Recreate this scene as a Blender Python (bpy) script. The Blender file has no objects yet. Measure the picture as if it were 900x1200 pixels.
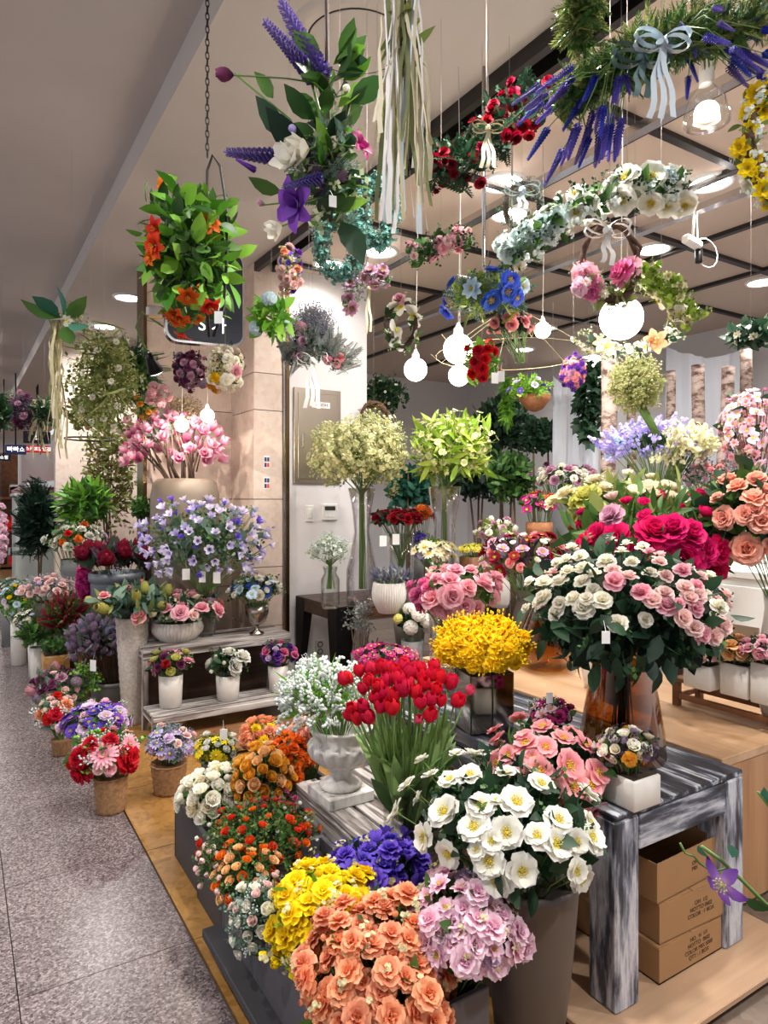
import bpy, math, random
import numpy as np
from mathutils import Vector, Matrix, Quaternion
R_ = random.Random(7)
SC = bpy.context.scene
COL = SC.collection
# ------------------------------------------------------------------ camera, world, exposure
EYE = 1.55; F = 800.0; HZ = 585.0; YAW = math.radians(32)
FW = Vector((math.sin(YAW), math.cos(YAW), 0)); RT = Vector((math.cos(YAW), -math.sin(YAW), 0))
cam_d = bpy.data.cameras.new('camera'); cam = bpy.data.objects.new('camera', cam_d); COL.objects.link(cam)
cam.location = (0, 0, EYE); cam.rotation_euler = (math.pi/2, 0, -YAW)
cam_d.sensor_fit = 'VERTICAL'; cam_d.sensor_height = 24; cam_d.lens = 16; cam_d.shift_y = -(600-HZ)/1200
cam_d.clip_start = .02
SC.camera = cam
SC.cycles.transparent_max_bounces = 32
w_ = bpy.data.worlds.new('world'); SC.world = w_; w_.use_nodes = True
w_.node_tree.nodes['Background'].inputs[0].default_value = (.97, .97, 1.0, 1)
w_.node_tree.nodes['Background'].inputs[1].default_value = .85
SC.view_settings.view_transform = 'Standard'; SC.view_settings.look = 'None'; SC.view_settings.gamma = 1
SC.view_settings.exposure = 0.0
LAMP_W = 36.0            # one ceiling downlight
GLOBE_E = 14.0           # emission of a globe bulb

def P(px, py, d):
    return FW*d + RT*(d*(px-450)/F) + Vector((0, 0, EYE - d*(py-HZ)/F))
def PZ(px, d, z):
    p = P(px, HZ, d); p.z = z; return p
def G(px, py, z):
    return P(px, py, (EYE-z)*F/(py-HZ))
def lin(c):
    return tuple(((v/255)/12.92 if v/255 <= .04045 else ((v/255+.055)/1.055)**2.4) for v in c)
# ------------------------------------------------------------------ materials
MATS = {}
def newmat(name):
    m = bpy.data.materials.new(name); m.use_nodes = True; nt = m.node_tree
    MATS[name] = m
    return m, nt, nt.nodes['Principled BSDF'], nt.nodes['Material Output']
def N(nt, t, **kw):
    n = nt.nodes.new(t)
    for k, v in kw.items(): setattr(n, k, v)
    return n
def ramp(nt, stops, interp='LINEAR'):
    r = N(nt, 'ShaderNodeValToRGB'); cr = r.color_ramp; cr.interpolation = interp
    while len(cr.elements) < len(stops): cr.elements.new(.5)
    for e, (p, c) in zip(cr.elements, stops): e.position = p; e.color = (*c, 1)
    return r
def plain(name, col, rough=.5, metal=0, spec=.5, noise=0, nscale=8, emit=None, bump=0):
    m, nt, b, o = newmat(name); c = lin(col)
    b.inputs['Roughness'].default_value = rough; b.inputs['Metallic'].default_value = metal
    b.inputs['Specular IOR Level'].default_value = spec
    b.inputs['Base Color'].default_value = (*c, 1)
    if noise or bump:
        tc = N(nt, 'ShaderNodeTexCoord'); n = N(nt, 'ShaderNodeTexNoise'); n.inputs['Scale'].default_value = nscale
        n.inputs['Detail'].default_value = 5
        nt.links.new(tc.outputs['Object'], n.inputs['Vector'])
        if noise:
            r = ramp(nt, [(.3, tuple(v*(1-noise) for v in c)), (.7, tuple(min(1, v*(1+noise)) for v in c))])
            nt.links.new(n.outputs['Fac'], r.inputs[0]); nt.links.new(r.outputs[0], b.inputs['Base Color'])
        if bump:
            bp = N(nt, 'ShaderNodeBump'); bp.inputs['Strength'].default_value = bump; bp.inputs['Distance'].default_value = .01
            nt.links.new(n.outputs['Fac'], bp.inputs['Height']); nt.links.new(bp.outputs[0], b.inputs['Normal'])
    if emit:
        b.inputs['Emission Color'].default_value = (*lin(col), 1); b.inputs['Emission Strength'].default_value = emit
    return m
def petal(name, inner, outer, mid=None, transl=.3, rough=.65, hue=.006, val=.13):
    """petal pigment: from throat to rim by distance from the flower's own base, a little different on each flower"""
    m, nt, b, o = newmat(name)
    tc = N(nt, 'ShaderNodeTexCoord'); ln = N(nt, 'ShaderNodeVectorMath', operation='LENGTH')
    nt.links.new(tc.outputs['Object'], ln.inputs[0])
    st = [(.1, lin(inner)), (.95, lin(outer))] if mid is None else [(.1, lin(inner)), (.5, lin(mid)), (.95, lin(outer))]
    r = ramp(nt, st); nt.links.new(ln.outputs['Value'], r.inputs[0])
    oi = N(nt, 'ShaderNodeObjectInfo'); hs = N(nt, 'ShaderNodeHueSaturation')
    m1 = N(nt, 'ShaderNodeMapRange'); m1.inputs['To Min'].default_value = .5-hue; m1.inputs['To Max'].default_value = .5+hue
    m2 = N(nt, 'ShaderNodeMapRange'); m2.inputs['To Min'].default_value = 1-val; m2.inputs['To Max'].default_value = 1+val*.4
    nt.links.new(oi.outputs['Random'], m1.inputs[0]); nt.links.new(oi.outputs['Random'], m2.inputs[0])
    nt.links.new(m1.outputs[0], hs.inputs['Hue']); nt.links.new(m2.outputs[0], hs.inputs['Value'])
    nt.links.new(r.outputs[0], hs.inputs['Color'])
    b.inputs['Roughness'].default_value = rough; b.inputs['Specular IOR Level'].default_value = .25
    nt.links.new(hs.outputs[0], b.inputs['Base Color'])
    tr = N(nt, 'ShaderNodeBsdfTranslucent'); mx = N(nt, 'ShaderNodeMixShader'); mx.inputs[0].default_value = transl
    nt.links.new(hs.outputs[0], tr.inputs[0]); nt.links.new(b.outputs[0], mx.inputs[1]); nt.links.new(tr.outputs[0], mx.inputs[2])
    nt.links.new(mx.outputs[0], o.inputs[0])
    return m
def leafm(name, a, c, rough=.5, transl=.2):
    """leaf pigment: each leaf of a joined spray its own tone between two greens"""
    m, nt, b, o = newmat(name)
    g = N(nt, 'ShaderNodeNewGeometry'); oi = N(nt, 'ShaderNodeObjectInfo')
    ad = N(nt, 'ShaderNodeMath', operation='ADD'); fr = N(nt, 'ShaderNodeMath', operation='FRACT')
    nt.links.new(g.outputs['Random Per Island'], ad.inputs[0]); nt.links.new(oi.outputs['Random'], ad.inputs[1]); nt.links.new(ad.outputs[0], fr.inputs[0])
    r = ramp(nt, [(0, lin(a)), (1, lin(c))]); nt.links.new(fr.outputs[0], r.inputs[0])
    b.inputs['Roughness'].default_value = rough; b.inputs['Specular IOR Level'].default_value = .35
    nt.links.new(r.outputs[0], b.inputs['Base Color'])
    tr = N(nt, 'ShaderNodeBsdfTranslucent'); mx = N(nt, 'ShaderNodeMixShader'); mx.inputs[0].default_value = transl
    nt.links.new(r.outputs[0], tr.inputs[0]); nt.links.new(b.outputs[0], mx.inputs[1]); nt.links.new(tr.outputs[0], mx.inputs[2])
    nt.links.new(mx.outputs[0], o.inputs[0])
    return m
def glass(name, col, gl=.9, rough=.02, k=1.0):
    """thin vase glass: tinted see-through with mirror reflections at grazing angles"""
    m, nt, b, o = newmat(name)
    t = N(nt, 'ShaderNodeBsdfTransparent'); t.inputs[0].default_value = (*col, 1)
    g = N(nt, 'ShaderNodeBsdfGlossy'); g.inputs['Roughness'].default_value = rough; g.inputs[0].default_value = (gl, gl, gl, 1)
    f = N(nt, 'ShaderNodeLayerWeight'); f.inputs[0].default_value = .34
    ml = N(nt, 'ShaderNodeMath', operation='MULTIPLY'); ml.inputs[1].default_value = k
    nt.links.new(f.outputs['Facing'], ml.inputs[0])
    mx = N(nt, 'ShaderNodeMixShader'); nt.links.new(ml.outputs[0], mx.inputs[0])
    nt.links.new(t.outputs[0], mx.inputs[1]); nt.links.new(g.outputs[0], mx.inputs[2]); nt.links.new(mx.outputs[0], o.inputs[0])
    return m
def wood(name, stops, axis=0, scale=14, rough=.55, stretch=.06, bump=.25, detail=8):
    """streaks that run along one axis of the board"""
    m, nt, b, o = newmat(name)
    tc = N(nt, 'ShaderNodeTexCoord'); mp = N(nt, 'ShaderNodeMapping'); s = [1, 1, 1]; s[axis] = stretch
    mp.inputs['Scale'].default_value = s
    oi = N(nt, 'ShaderNodeObjectInfo'); va = N(nt, 'ShaderNodeVectorMath', operation='ADD'); sc = N(nt, 'ShaderNodeMath', operation='MULTIPLY'); sc.inputs[1].default_value = 7
    nt.links.new(oi.outputs['Random'], sc.inputs[0]); nt.links.new(tc.outputs['Object'], va.inputs[0]); nt.links.new(sc.outputs[0], va.inputs[1])
    n = N(nt, 'ShaderNodeTexNoise'); n.inputs['Scale'].default_value = scale; n.inputs['Detail'].default_value = detail; n.inputs['Roughness'].default_value = .65
    nt.links.new(va.outputs[0], mp.inputs[0]); nt.links.new(mp.outputs[0], n.inputs['Vector'])
    r = ramp(nt, [(p, lin(c)) for p, c in stops]); nt.links.new(n.outputs['Fac'], r.inputs[0]); nt.links.new(r.outputs[0], b.inputs['Base Color'])
    bp = N(nt, 'ShaderNodeBump'); bp.inputs['Strength'].default_value = bump; bp.inputs['Distance'].default_value = .004
    nt.links.new(n.outputs['Fac'], bp.inputs['Height']); nt.links.new(bp.outputs[0], b.inputs['Normal'])
    b.inputs['Roughness'].default_value = rough
    return m
def granite(name, cols, scale, rough, spec=.5, bump=.03):
    m, nt, b, o = newmat(name)
    tc = N(nt, 'ShaderNodeTexCoord'); v = N(nt, 'ShaderNodeTexVoronoi'); v.inputs['Scale'].default_value = scale
    oi = N(nt, 'ShaderNodeObjectInfo'); va = N(nt, 'ShaderNodeVectorMath', operation='ADD'); sc = N(nt, 'ShaderNodeMath', operation='MULTIPLY'); sc.inputs[1].default_value = 5
    nt.links.new(oi.outputs['Random'], sc.inputs[0]); nt.links.new(tc.outputs['Object'], va.inputs[0]); nt.links.new(sc.outputs[0], va.inputs[1])
    nt.links.new(va.outputs[0], v.inputs['Vector'])
    n = N(nt, 'ShaderNodeTexNoise'); n.inputs['Scale'].default_value = scale*.03; n.inputs['Detail'].default_value = 4; nt.links.new(va.outputs[0], n.inputs['Vector'])
    r = ramp(nt, [(i/(len(cols)-1), lin(c)) for i, c in enumerate(cols)])
    sp = N(nt, 'ShaderNodeSeparateColor'); nt.links.new(v.outputs['Color'], sp.inputs[0]); nt.links.new(sp.outputs[0], r.inputs[0])
    mxc = N(nt, 'ShaderNodeMix', data_type='RGBA', blend_type='MULTIPLY'); mxc.inputs[0].default_value = .5
    r2 = ramp(nt, [(.3, (.6, .58, .58)), (.7, (1, 1, 1))]); nt.links.new(n.outputs['Fac'], r2.inputs[0])
    nt.links.new(r.outputs[0], mxc.inputs[6]); nt.links.new(r2.outputs[0], mxc.inputs[7]); nt.links.new(mxc.outputs[2], b.inputs['Base Color'])
    b.inputs['Roughness'].default_value = rough; b.inputs['Specular IOR Level'].default_value = spec
    bp = N(nt, 'ShaderNodeBump'); bp.inputs['Strength'].default_value = bump; bp.inputs['Distance'].default_value = .002
    nt.links.new(sp.outputs[1], bp.inputs['Height']); nt.links.new(bp.outputs[0], b.inputs['Normal'])
    return m
granite('granite', [(66, 58, 60), (104, 92, 94), (124, 112, 114), (160, 148, 148)], 150, .27, .4, .012)
granite('tan_stone', [(146, 104, 52), (164, 120, 64), (174, 130, 72), (154, 112, 58)], 40, .33, .4)
granite('grey_stone', [(112, 96, 84), (130, 114, 102), (124, 110, 98), (140, 124, 112)], 40, .35, .4)
granite('marble', [(222, 200, 186), (228, 208, 196), (232, 214, 202), (224, 204, 190)], 25, .22, .5, 0)
plain('joint', (70, 58, 52), .8)
plain('ceiling_paint', (200, 193, 189), .9, noise=.03, nscale=2)
plain('corridor_ceiling', (196, 190, 188), .9, noise=.03, nscale=2)
plain('beige_ceiling', (206, 188, 174), .85)
plain('dark_metal', (46, 42, 42), .45, .4)
plain('black_metal', (24, 23, 24), .4, .6)
plain('chrome', (205, 205, 208), .18, 1)
plain('steel', (176, 164, 150), .34, 1, noise=.08, nscale=3)
plain('bronze', (120, 96, 70), .25, 1)
plain('white_wall', (228, 224, 226), .7, noise=.02, nscale=2)
plain('shop_wall', (214, 212, 214), .8, noise=.04, nscale=1.5)
plain('white_plastic', (226, 224, 220), .4)
plain('lcd', (40, 42, 38), .2)
plain('white_paint', (235, 235, 235), .5)
plain('white_ceramic', (226, 222, 216), .35, noise=.04, nscale=20)
plain('white_stone', (214, 212, 208), .6, noise=.06, nscale=30)
plain('taupe', (122, 110, 98), .45, noise=.05, nscale=4)
plain('dark_pot', (88, 80, 76), .5, noise=.05, nscale=5)
plain('grey_pot', (120, 122, 124), .55, noise=.06, nscale=6)
plain('galvanised', (106, 112, 122), .45, .5, noise=.25, nscale=7)
plain('silver', (176, 170, 160), .22, 1, noise=.15, nscale=20)
plain('mirror_tile', (170, 164, 158), .08, 1)
plain('basket', (150, 112, 76), .75, noise=.3, nscale=60, bump=.3)
plain('wicker_white', (190, 182, 174), .75, noise=.2, nscale=60, bump=.3)
plain('terracotta', (150, 98, 62), .8, noise=.2, nscale=40, bump=.4)
plain('cardboard', (164, 124, 84), .8, noise=.05, nscale=6)
plain('cardboard_in', (120, 88, 58), .85)
plain('print_ink', (78, 54, 38), .8)
plain('planter_grey', (82, 80, 86), .55, noise=.1, nscale=6)
plain('planter_dark', (54, 53, 58), .55, noise=.1, nscale=6)
plain('tag', (236, 236, 236), .6)
plain('wire_black', (28, 26, 26), .5)
plain('wire_white', (214, 210, 206), .5)
plain('stem_green', (96, 128, 62), .55)
plain('stem_dark', (52, 66, 40), .6)
plain('stem_brown', (96, 74, 58), .75)
plain('twig', (74, 56, 46), .8)
plain('centre_yellow', (218, 192, 46), .7)
plain('centre_green', (150, 168, 60), .7)
plain('centre_dark', (60, 30, 40), .7)
plain('calyx', (104, 138, 70), .6)
plain('navy_sign', (34, 40, 54), .35)
plain('red_sign', (196, 40, 36), .5, emit=.6)
plain('blue_sign', (36, 44, 84), .5, emit=.4)
plain('sign_white', (250, 250, 250), .5, emit=2.0)
plain('soil', (52, 40, 32), .95)
plain('counter_grey', (168, 174, 170), .45)
plain('ribbon_cream', (218, 208, 180), .7)
plain('ribbon_white', (232, 230, 228), .6)
plain('ribbon_teal', (94, 122, 124), .55)
plain('ribbon_pale', (196, 210, 220), .5)
plain('straw', (190, 180, 140), .8, noise=.15, nscale=20)
plain('grass_olive', (124, 132, 88), .8, noise=.2, nscale=20)
plain('bark_twist', (88, 62, 48), .85, noise=.3, nscale=40)
plain('cloth_white', (222, 226, 236), .9)
plain('mauve_cloth', (160, 120, 122), .9)
plain('emit_lamp', (255, 246, 232), .5, emit=18)
plain('emit_globe', (255, 238, 214), .5, emit=GLOBE_E)
plain('emit_far', (255, 246, 236), .5, emit=9)
plain('moss', (106, 96, 70), .9, noise=.2, nscale=30)
glass('clear_glass', (.93, .94, .93), k=.75)
glass('smoke_glass', (.94, .93, .94), k=1.0)
glass('amber_glass', (.70, .52, .26), k=.6)
plain('wire_clear', (186, 172, 164), .4)
WW = [(.36, (66, 58, 56)), (.45, (126, 116, 112)), (.53, (204, 198, 195)), (.62, (160, 152, 148)), (.72, (196, 190, 186))]
wood('whitewash_x', WW, 0, 24, .6, .05, .4)
wood('whitewash_y', WW, 1, 24, .6, .05, .4)
wood('whitewash_z', WW, 2, 24, .6, .05, .4)
DIST = [(.34, (34, 36, 46)), (.43, (70, 74, 86)), (.49, (140, 144, 158)), (.58, (206, 208, 216)), (.66, (150, 154, 168)), (.74, (196, 198, 206)), (.85, (66, 70, 84))]
DTOP = [(.34, (26, 28, 34)), (.49, (46, 48, 56)), (.55, (96, 104, 118)), (.60, (200, 202, 206)), (.66, (120, 134, 154)), (.74, (52, 56, 66))]
wood('distressed_x', DIST, 0, 20, .45, .14, detail=12); wood('distressed_y', DTOP, 1, 22, .3, .09, .08, 13); wood('distressed_z', DIST, 2, 20, .45, .14, detail=12)
wood('oak_y', [(.3, (176, 138, 104)), (.5, (198, 160, 124)), (.7, (212, 176, 140))], 1, 9, .4, .05, .08)
wood('oak_z', [(.3, (150, 106, 70)), (.5, (182, 136, 96)), (.7, (196, 152, 112))], 2, 12, .4, .05, .08)
wood('brown_y', [(.3, (96, 58, 34)), (.55, (132, 84, 50)), (.75, (150, 100, 62))], 1, 12, .45, .05, .1)
wood('dark_x', [(.3, (50, 38, 32)), (.55, (74, 56, 46)), (.75, (92, 72, 60))], 0, 12, .45, .05, .1)
wood('brown_x', [(.3, (98, 64, 40)), (.55, (130, 88, 56)), (.75, (148, 104, 70))], 0, 12, .5, .05, .1)
wood('ply_x', [(.3, (170, 136, 108)), (.55, (190, 156, 126)), (.75, (200, 168, 138))], 0, 10, .5, .05, .08)
wood('birch_bark', [(.36, (58, 44, 38)), (.44, (122, 98, 86)), (.52, (170, 150, 140)), (.75, (190, 174, 164))], 2, 9, .8, 2.2, .5)
wood('urn_paint', [(.28, (140, 132, 126)), (.38, (206, 202, 198)), (.55, (234, 232, 228)), (.8, (226, 222, 218))], 2, 22, .7, .4, .4)
for nm, i, o, mid in [
    ('white', (226, 226, 196), (238, 236, 230), None), ('cream', (228, 214, 150), (244, 236, 214), None), ('ivory', (246, 238, 206), (252, 249, 238), None),
    ('blush', (246, 190, 190), (252, 226, 222), None), ('pink', (236, 130, 160), (252, 200, 212), None), ('rosepink', (214, 76, 140), (236, 130, 180), None),
    ('hotpink', (168, 8, 70), (222, 28, 110), None), ('magenta', (150, 20, 90), (206, 60, 140), None), ('red', (170, 12, 26), (214, 26, 44), None),
    ('tulip', (232, 150, 120), (206, 22, 56), (226, 40, 70)), ('tulip_pink', (236, 160, 140), (226, 80, 110), None),
    ('darkred', (86, 6, 22), (156, 14, 38), None), ('maroon', (70, 8, 26), (122, 20, 48), None), ('plum', (80, 30, 60), (132, 62, 104), None),
    ('peach', (238, 130, 84), (246, 178, 138), None), ('peachrose', (232, 116, 106), (249, 190, 170), None), ('apricot', (232, 160, 84), (249, 206, 150), None),
    ('gold', (206, 130, 20), (236, 172, 60), None), ('orange', (206, 70, 10), (240, 120, 34), None), ('redorange', (200, 30, 14), (234, 74, 40), None),
    ('yellow', (244, 204, 8), (255, 230, 34), None), ('lemon', (228, 214, 40), (246, 236, 120), None), ('freesia', (252, 196, 2), (255, 222, 30), None), ('crimson', (90, 4, 20), (150, 10, 40), None),
    ('lime', (176, 186, 60), (222, 220, 130), None), ('violet', (72, 40, 170), (118, 92, 214), None), ('purple', (80, 30, 130), (128, 70, 184), None),
    ('lavender', (140, 120, 206), (206, 196, 240), None), ('bellflower', (110, 92, 204), (232, 226, 250), (170, 156, 228)), ('lilac', (190, 150, 206), (228, 206, 234), None),
    ('mauve', (170, 110, 140), (214, 164, 190), None), ('dusty', (120, 92, 124), (160, 138, 164), None), ('blue', (24, 50, 180), (70, 110, 224), None),
    ('paleblue', (150, 190, 226), (206, 228, 240), None), ('icewhite', (196, 222, 220), (232, 244, 242), None), ('pinklilac', (236, 170, 206), (252, 224, 236), None),
    ('salmon', (222, 90, 112), (249, 184, 186), (238, 138, 150)), ('protea_pink', (206, 150, 160), (196, 140, 150), None), ('banksia', (118, 120, 52), (176, 172, 92), None),
    ('mag', (180, 56, 112), (240, 186, 204), (214, 116, 158)), ('veronica', (96, 80, 160), (140, 122, 196), None), ('lavspike', (70, 66, 168), (128, 112, 212), None),
    ('bluespike', (34, 54, 170), (80, 104, 220), None), ('lavgrey', (120, 120, 150), (160, 160, 190), None), ('heather', (140, 30, 50), (176, 66, 84), None), ('tealgyp', (120, 176, 166), (176, 214, 204), None),
    ('creamgyp', (214, 208, 150), (238, 234, 200), None), ('whitegyp', (226, 236, 232), (244, 248, 246), None), ('greengyp', (170, 180, 110), (220, 222, 170), None), ('greygyp', (150, 150, 166), (190, 190, 204), None)]:
    petal(nm, i, o, mid)
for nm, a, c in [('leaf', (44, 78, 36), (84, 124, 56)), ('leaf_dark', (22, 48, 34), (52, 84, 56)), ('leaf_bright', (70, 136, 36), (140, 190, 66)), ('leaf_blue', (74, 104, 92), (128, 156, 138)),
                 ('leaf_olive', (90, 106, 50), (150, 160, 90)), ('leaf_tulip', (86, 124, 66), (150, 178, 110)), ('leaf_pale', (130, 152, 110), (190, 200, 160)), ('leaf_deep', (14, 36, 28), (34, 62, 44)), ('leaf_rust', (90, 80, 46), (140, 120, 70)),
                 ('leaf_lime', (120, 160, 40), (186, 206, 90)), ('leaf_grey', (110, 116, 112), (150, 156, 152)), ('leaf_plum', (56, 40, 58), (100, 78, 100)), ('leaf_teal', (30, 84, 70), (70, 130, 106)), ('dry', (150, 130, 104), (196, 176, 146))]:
    leafm(nm, a, c)
# ------------------------------------------------------------------ mesh building
class MB:
    def __init__(s): s.v = []; s.f = []; s.m = []; s.n = 0
    def add(s, vs, fs, mi=0):
        vs = np.asarray(vs, float).reshape(-1, 3); o = s.n
        s.v.append(vs); s.n += len(vs)
        s.f.extend([tuple(i+o for i in f) for f in fs]); s.m.extend([mi]*len(fs))
    def merge(s, o, M=None, t=(0, 0, 0), mi=None):
        if o.n == 0: return
        vs = np.concatenate(o.v)
        if M is not None: vs = vs @ M.T
        vs = vs + np.asarray(t); k = s.n
        s.v.append(vs); s.n += len(vs)
        s.f.extend([tuple(i+k for i in f) for f in o.f]); s.m.extend(o.m if mi is None else [mi]*len(o.f))
    def mesh(s, name, mats, smooth=True):
        me = bpy.data.meshes.new(name)
        v = np.concatenate(s.v) if s.v else np.zeros((0, 3))
        me.from_pydata(v.tolist(), [], s.f)
        for m in mats: me.materials.append(MATS[m] if isinstance(m, str) else m)
        me.polygons.foreach_set('material_index', s.m)
        if smooth: me.polygons.foreach_set('use_smooth', [True]*len(s.f))
        me.update()
        return me
    def box(s, lo, hi, mi=0, bev=0):
        x0, y0, z0 = lo; x1, y1, z1 = hi
        if bev <= 0:
            s.add([(x0,y0,z0),(x1,y0,z0),(x1,y1,z0),(x0,y1,z0),(x0,y0,z1),(x1,y0,z1),(x1,y1,z1),(x0,y1,z1)],
                  [(0,3,2,1),(4,5,6,7),(0,1,5,4),(1,2,6,5),(2,3,7,6),(3,0,4,7)], mi)
        else:
            b = bev
            def ring(i, z): return [(x0+i,y0+b,z),(x0+b,y0+i,z),(x1-b,y0+i,z),(x1-i,y0+b,z),(x1-i,y1-b,z),(x1-b,y1-i,z),(x0+b,y1-i,z),(x0+i,y1-b,z)]
            vs = []
            for i, z in ((b*.99, z0), (0, z0+b), (0, z1-b), (b*.99, z1)): vs += ring(i, z)
            fs = [tuple(range(7, -1, -1)), tuple(range(24, 32))]
            for r in range(3):
                for k in range(8): fs.append((r*8+k, r*8+(k+1) % 8, (r+1)*8+(k+1) % 8, (r+1)*8+k))
            s.add(vs, fs, mi)
        return s
    def tube(s, pts, r, k=5, mi=0, cap=True):
        pts = [Vector(p) for p in pts]; n = len(pts)
        rs = r if isinstance(r, (list, tuple)) else [r]*n
        vs = []; u = None
        for i, p in enumerate(pts):
            t = (pts[min(i+1, n-1)] - pts[max(i-1, 0)])
            t = t.normalized() if t.length > 1e-9 else Vector((0, 0, 1))
            if u is None: u = t.orthogonal().normalized()
            else:
                u = u - t*u.dot(t); u = u.normalized() if u.length > 1e-6 else t.orthogonal().normalized()
            w = t.cross(u)
            for j in range(k):
                a = 2*math.pi*j/k; vs.append(p + (u*math.cos(a)+w*math.sin(a))*rs[i])
        fs = [(i*k+j, i*k+(j+1) % k, (i+1)*k+(j+1) % k, (i+1)*k+j) for i in range(n-1) for j in range(k)]
        if cap: fs += [tuple(range(k-1, -1, -1)), tuple(range((n-1)*k, n*k))]
        s.add([tuple(v) for v in vs], fs, mi); return s
    def lathe(s, prof, k=24, mi=0, fn=None, close=True):
        """prof: (radius, z) pairs; fn(i, angle, r, z) may dent the radius"""
        vs = []; n = len(prof)
        for i, (r, z) in enumerate(prof):
            for j in range(k):
                a = 2*math.pi*j/k; q = fn(i, a, r, z) if fn else r
                vs.append((q*math.cos(a), q*math.sin(a), z))
        fs = [(i*k+j, i*k+(j+1) % k, (i+1)*k+(j+1) % k, (i+1)*k+j) for i in range(n-1) for j in range(k)]
        if close: fs += [tuple(range(k-1, -1, -1)), tuple(range((n-1)*k, n*k))]
        s.add(vs, fs, mi); return s
    def strip(s, pts, w, side, mi=0):
        vs = []
        for i, p in enumerate(pts):
            p = Vector(p); sd = side[i] if isinstance(side, list) else side; ww = w[i] if isinstance(w, list) else w
            vs += [tuple(p-sd*ww/2), tuple(p+sd*ww/2)]
        s.add(vs, [(2*i, 2*i+1, 2*i+3, 2*i+2) for i in range(len(pts)-1)], mi); return s
    def ball(s, c, r, k=6, n=4, mi=0, sz=1):
        vs = [(c[0], c[1], c[2]-r*sz)]
        for i in range(1, n):
            a = math.pi*i/n
            for j in range(k):
                b = 2*math.pi*j/k; vs.append((c[0]+r*math.sin(a)*math.cos(b), c[1]+r*math.sin(a)*math.sin(b), c[2]-r*sz*math.cos(a)))
        vs.append((c[0], c[1], c[2]+r*sz)); L = len(vs)-1
        fs = [(0, 1+(j+1) % k, 1+j) for j in range(k)]
        for i in range(n-2):
            for j in range(k): fs.append((1+i*k+j, 1+i*k+(j+1) % k, 1+(i+1)*k+(j+1) % k, 1+(i+1)*k+j))
        fs += [(1+(n-2)*k+j, 1+(n-2)*k+(j+1) % k, L) for j in range(k)]
        s.add(vs, fs, mi); return s

def obj(name, data, parent=None, loc=(0, 0, 0), rot=None, scale=None):
    o = bpy.data.objects.new(name, data); COL.objects.link(o)
    if parent is not None: o.parent = parent
    o.location = loc
    if rot is not None:
        if isinstance(rot, Quaternion): o.rotation_mode = 'QUATERNION'; o.rotation_quaternion = rot
        else: o.rotation_euler = rot
    if scale is not None: o.scale = (scale,)*3 if isinstance(scale, (int, float)) else scale
    return o
USED = set()
def tag(o, label, cat, group=None, kind=None):
    if label: o['label'] = label
    if cat: o['category'] = cat
    if group: o['group'] = group
    if kind: o['kind'] = kind
    return o
def thing(name, label, cat, loc, group=None, rotz=0):
    o = bpy.data.objects.new(name, None); COL.objects.link(o); o.location = loc; o.rotation_euler = (0, 0, rotz); o.empty_display_size = .02
    return tag(o, label, cat, group)
def struct(name, mb, mats, parent=None, smooth=False, loc=(0, 0, 0)):
    o = obj(name, mb.mesh(name, mats, smooth), parent, loc)
    if parent is None: o['kind'] = 'structure'
    return o
def part(name, mb, mats, parent, smooth=True, loc=(0, 0, 0), rot=None, label=None, stuff=False):
    o = obj(name, mb.mesh(name, mats, smooth), parent, loc, rot)
    if label: o['label'] = label
    if stuff: o['kind'] = 'stuff'
    return o
def frame(z, spin=0.0):
    """rotation whose Z column is z"""
    z = Vector(z).normalized(); x = z.orthogonal().normalized(); y = z.cross(x)
    c, s = math.cos(spin), math.sin(spin)
    X = x*c + y*s; Y = z.cross(X)
    return Matrix((X, Y, z)).transposed()
def npf(M): return np.array(M)
# ------------------------------------------------------------------ flowers (unit radius, facing +Z, base at the origin)
PROF = {'round': [.28, .72, .98, 1.0, .5], 'point': [.35, .8, 1, .68, .03], 'strap': [.4, .8, 1, .95, .5], 'fan': [.18, .4, .66, .92, 1.0], 'ovate': [.3, .85, 1, .8, .18], 'heart': [.2, .6, .92, 1.05, .72]}
def ring(mb, n, L, W, e0, e1, cup, r0, z0, prof='round', ruf=0, ph=0, mi=0, rn=None, nu=2, jit=.12):
    rn = rn or R_; pr = PROF[prof]
    for k in range(n):
        az = 2*math.pi*(k+ph)/n + rn.uniform(-.5, .5)*jit*2
        l = L*rn.uniform(1-jit, 1+jit*.5); ea = rn.uniform(-6, 6)
        ca, sa = math.cos(az), math.sin(az); rr, zz = r0, z0; vs = []
        for i in range(5):
            s = i/4; e = math.radians(e0+(e1-e0)*s+ea)
            if i: rr += l/4*math.cos(e); zz += l/4*math.sin(e)
            nr, nz = -math.sin(e), math.cos(e); w = W*pr[i]
            for j in range(nu+1):
                u = -1+2*j/nu
                off = cup*w*u*u + (ruf*s*math.sin(6.5*u+k*2.1+i) if ruf else 0)
                R = rr+nr*off; t = u*w
                vs.append((R*ca-t*sa, R*sa+t*ca, zz+nz*off))
        c = nu+1
        mb.add(vs, [(i*c+j, i*c+j+1, (i+1)*c+j+1, (i+1)*c+j) for i in range(4) for j in range(nu)], mi)
def five(mb, mi=0, cmi=1, rn=None, n=5):
    ring(mb, n, 1, .5, 30, -5, .1, .02, 0, 'heart', 0, 0, mi, rn)
    mb.ball((0, 0, .12), .16, 5, 3, cmi)
def stamens(mb, n, h, r, mi, rn):
    mb.ball((0, 0, .1), r*.55, 6, 4, mi)
    for k in range(n):
        a = 2.4*k; q = r*math.sqrt((k+.5)/n); p = Vector((q*math.cos(a)*1.25, q*math.sin(a)*1.25, h*rn.uniform(.8, 1.1)))
        mb.tube([(p.x*.3, p.y*.3, .05), p], .014, 3, mi, False); mb.ball(p, .05, 4, 3, mi)
BL = {}
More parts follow.
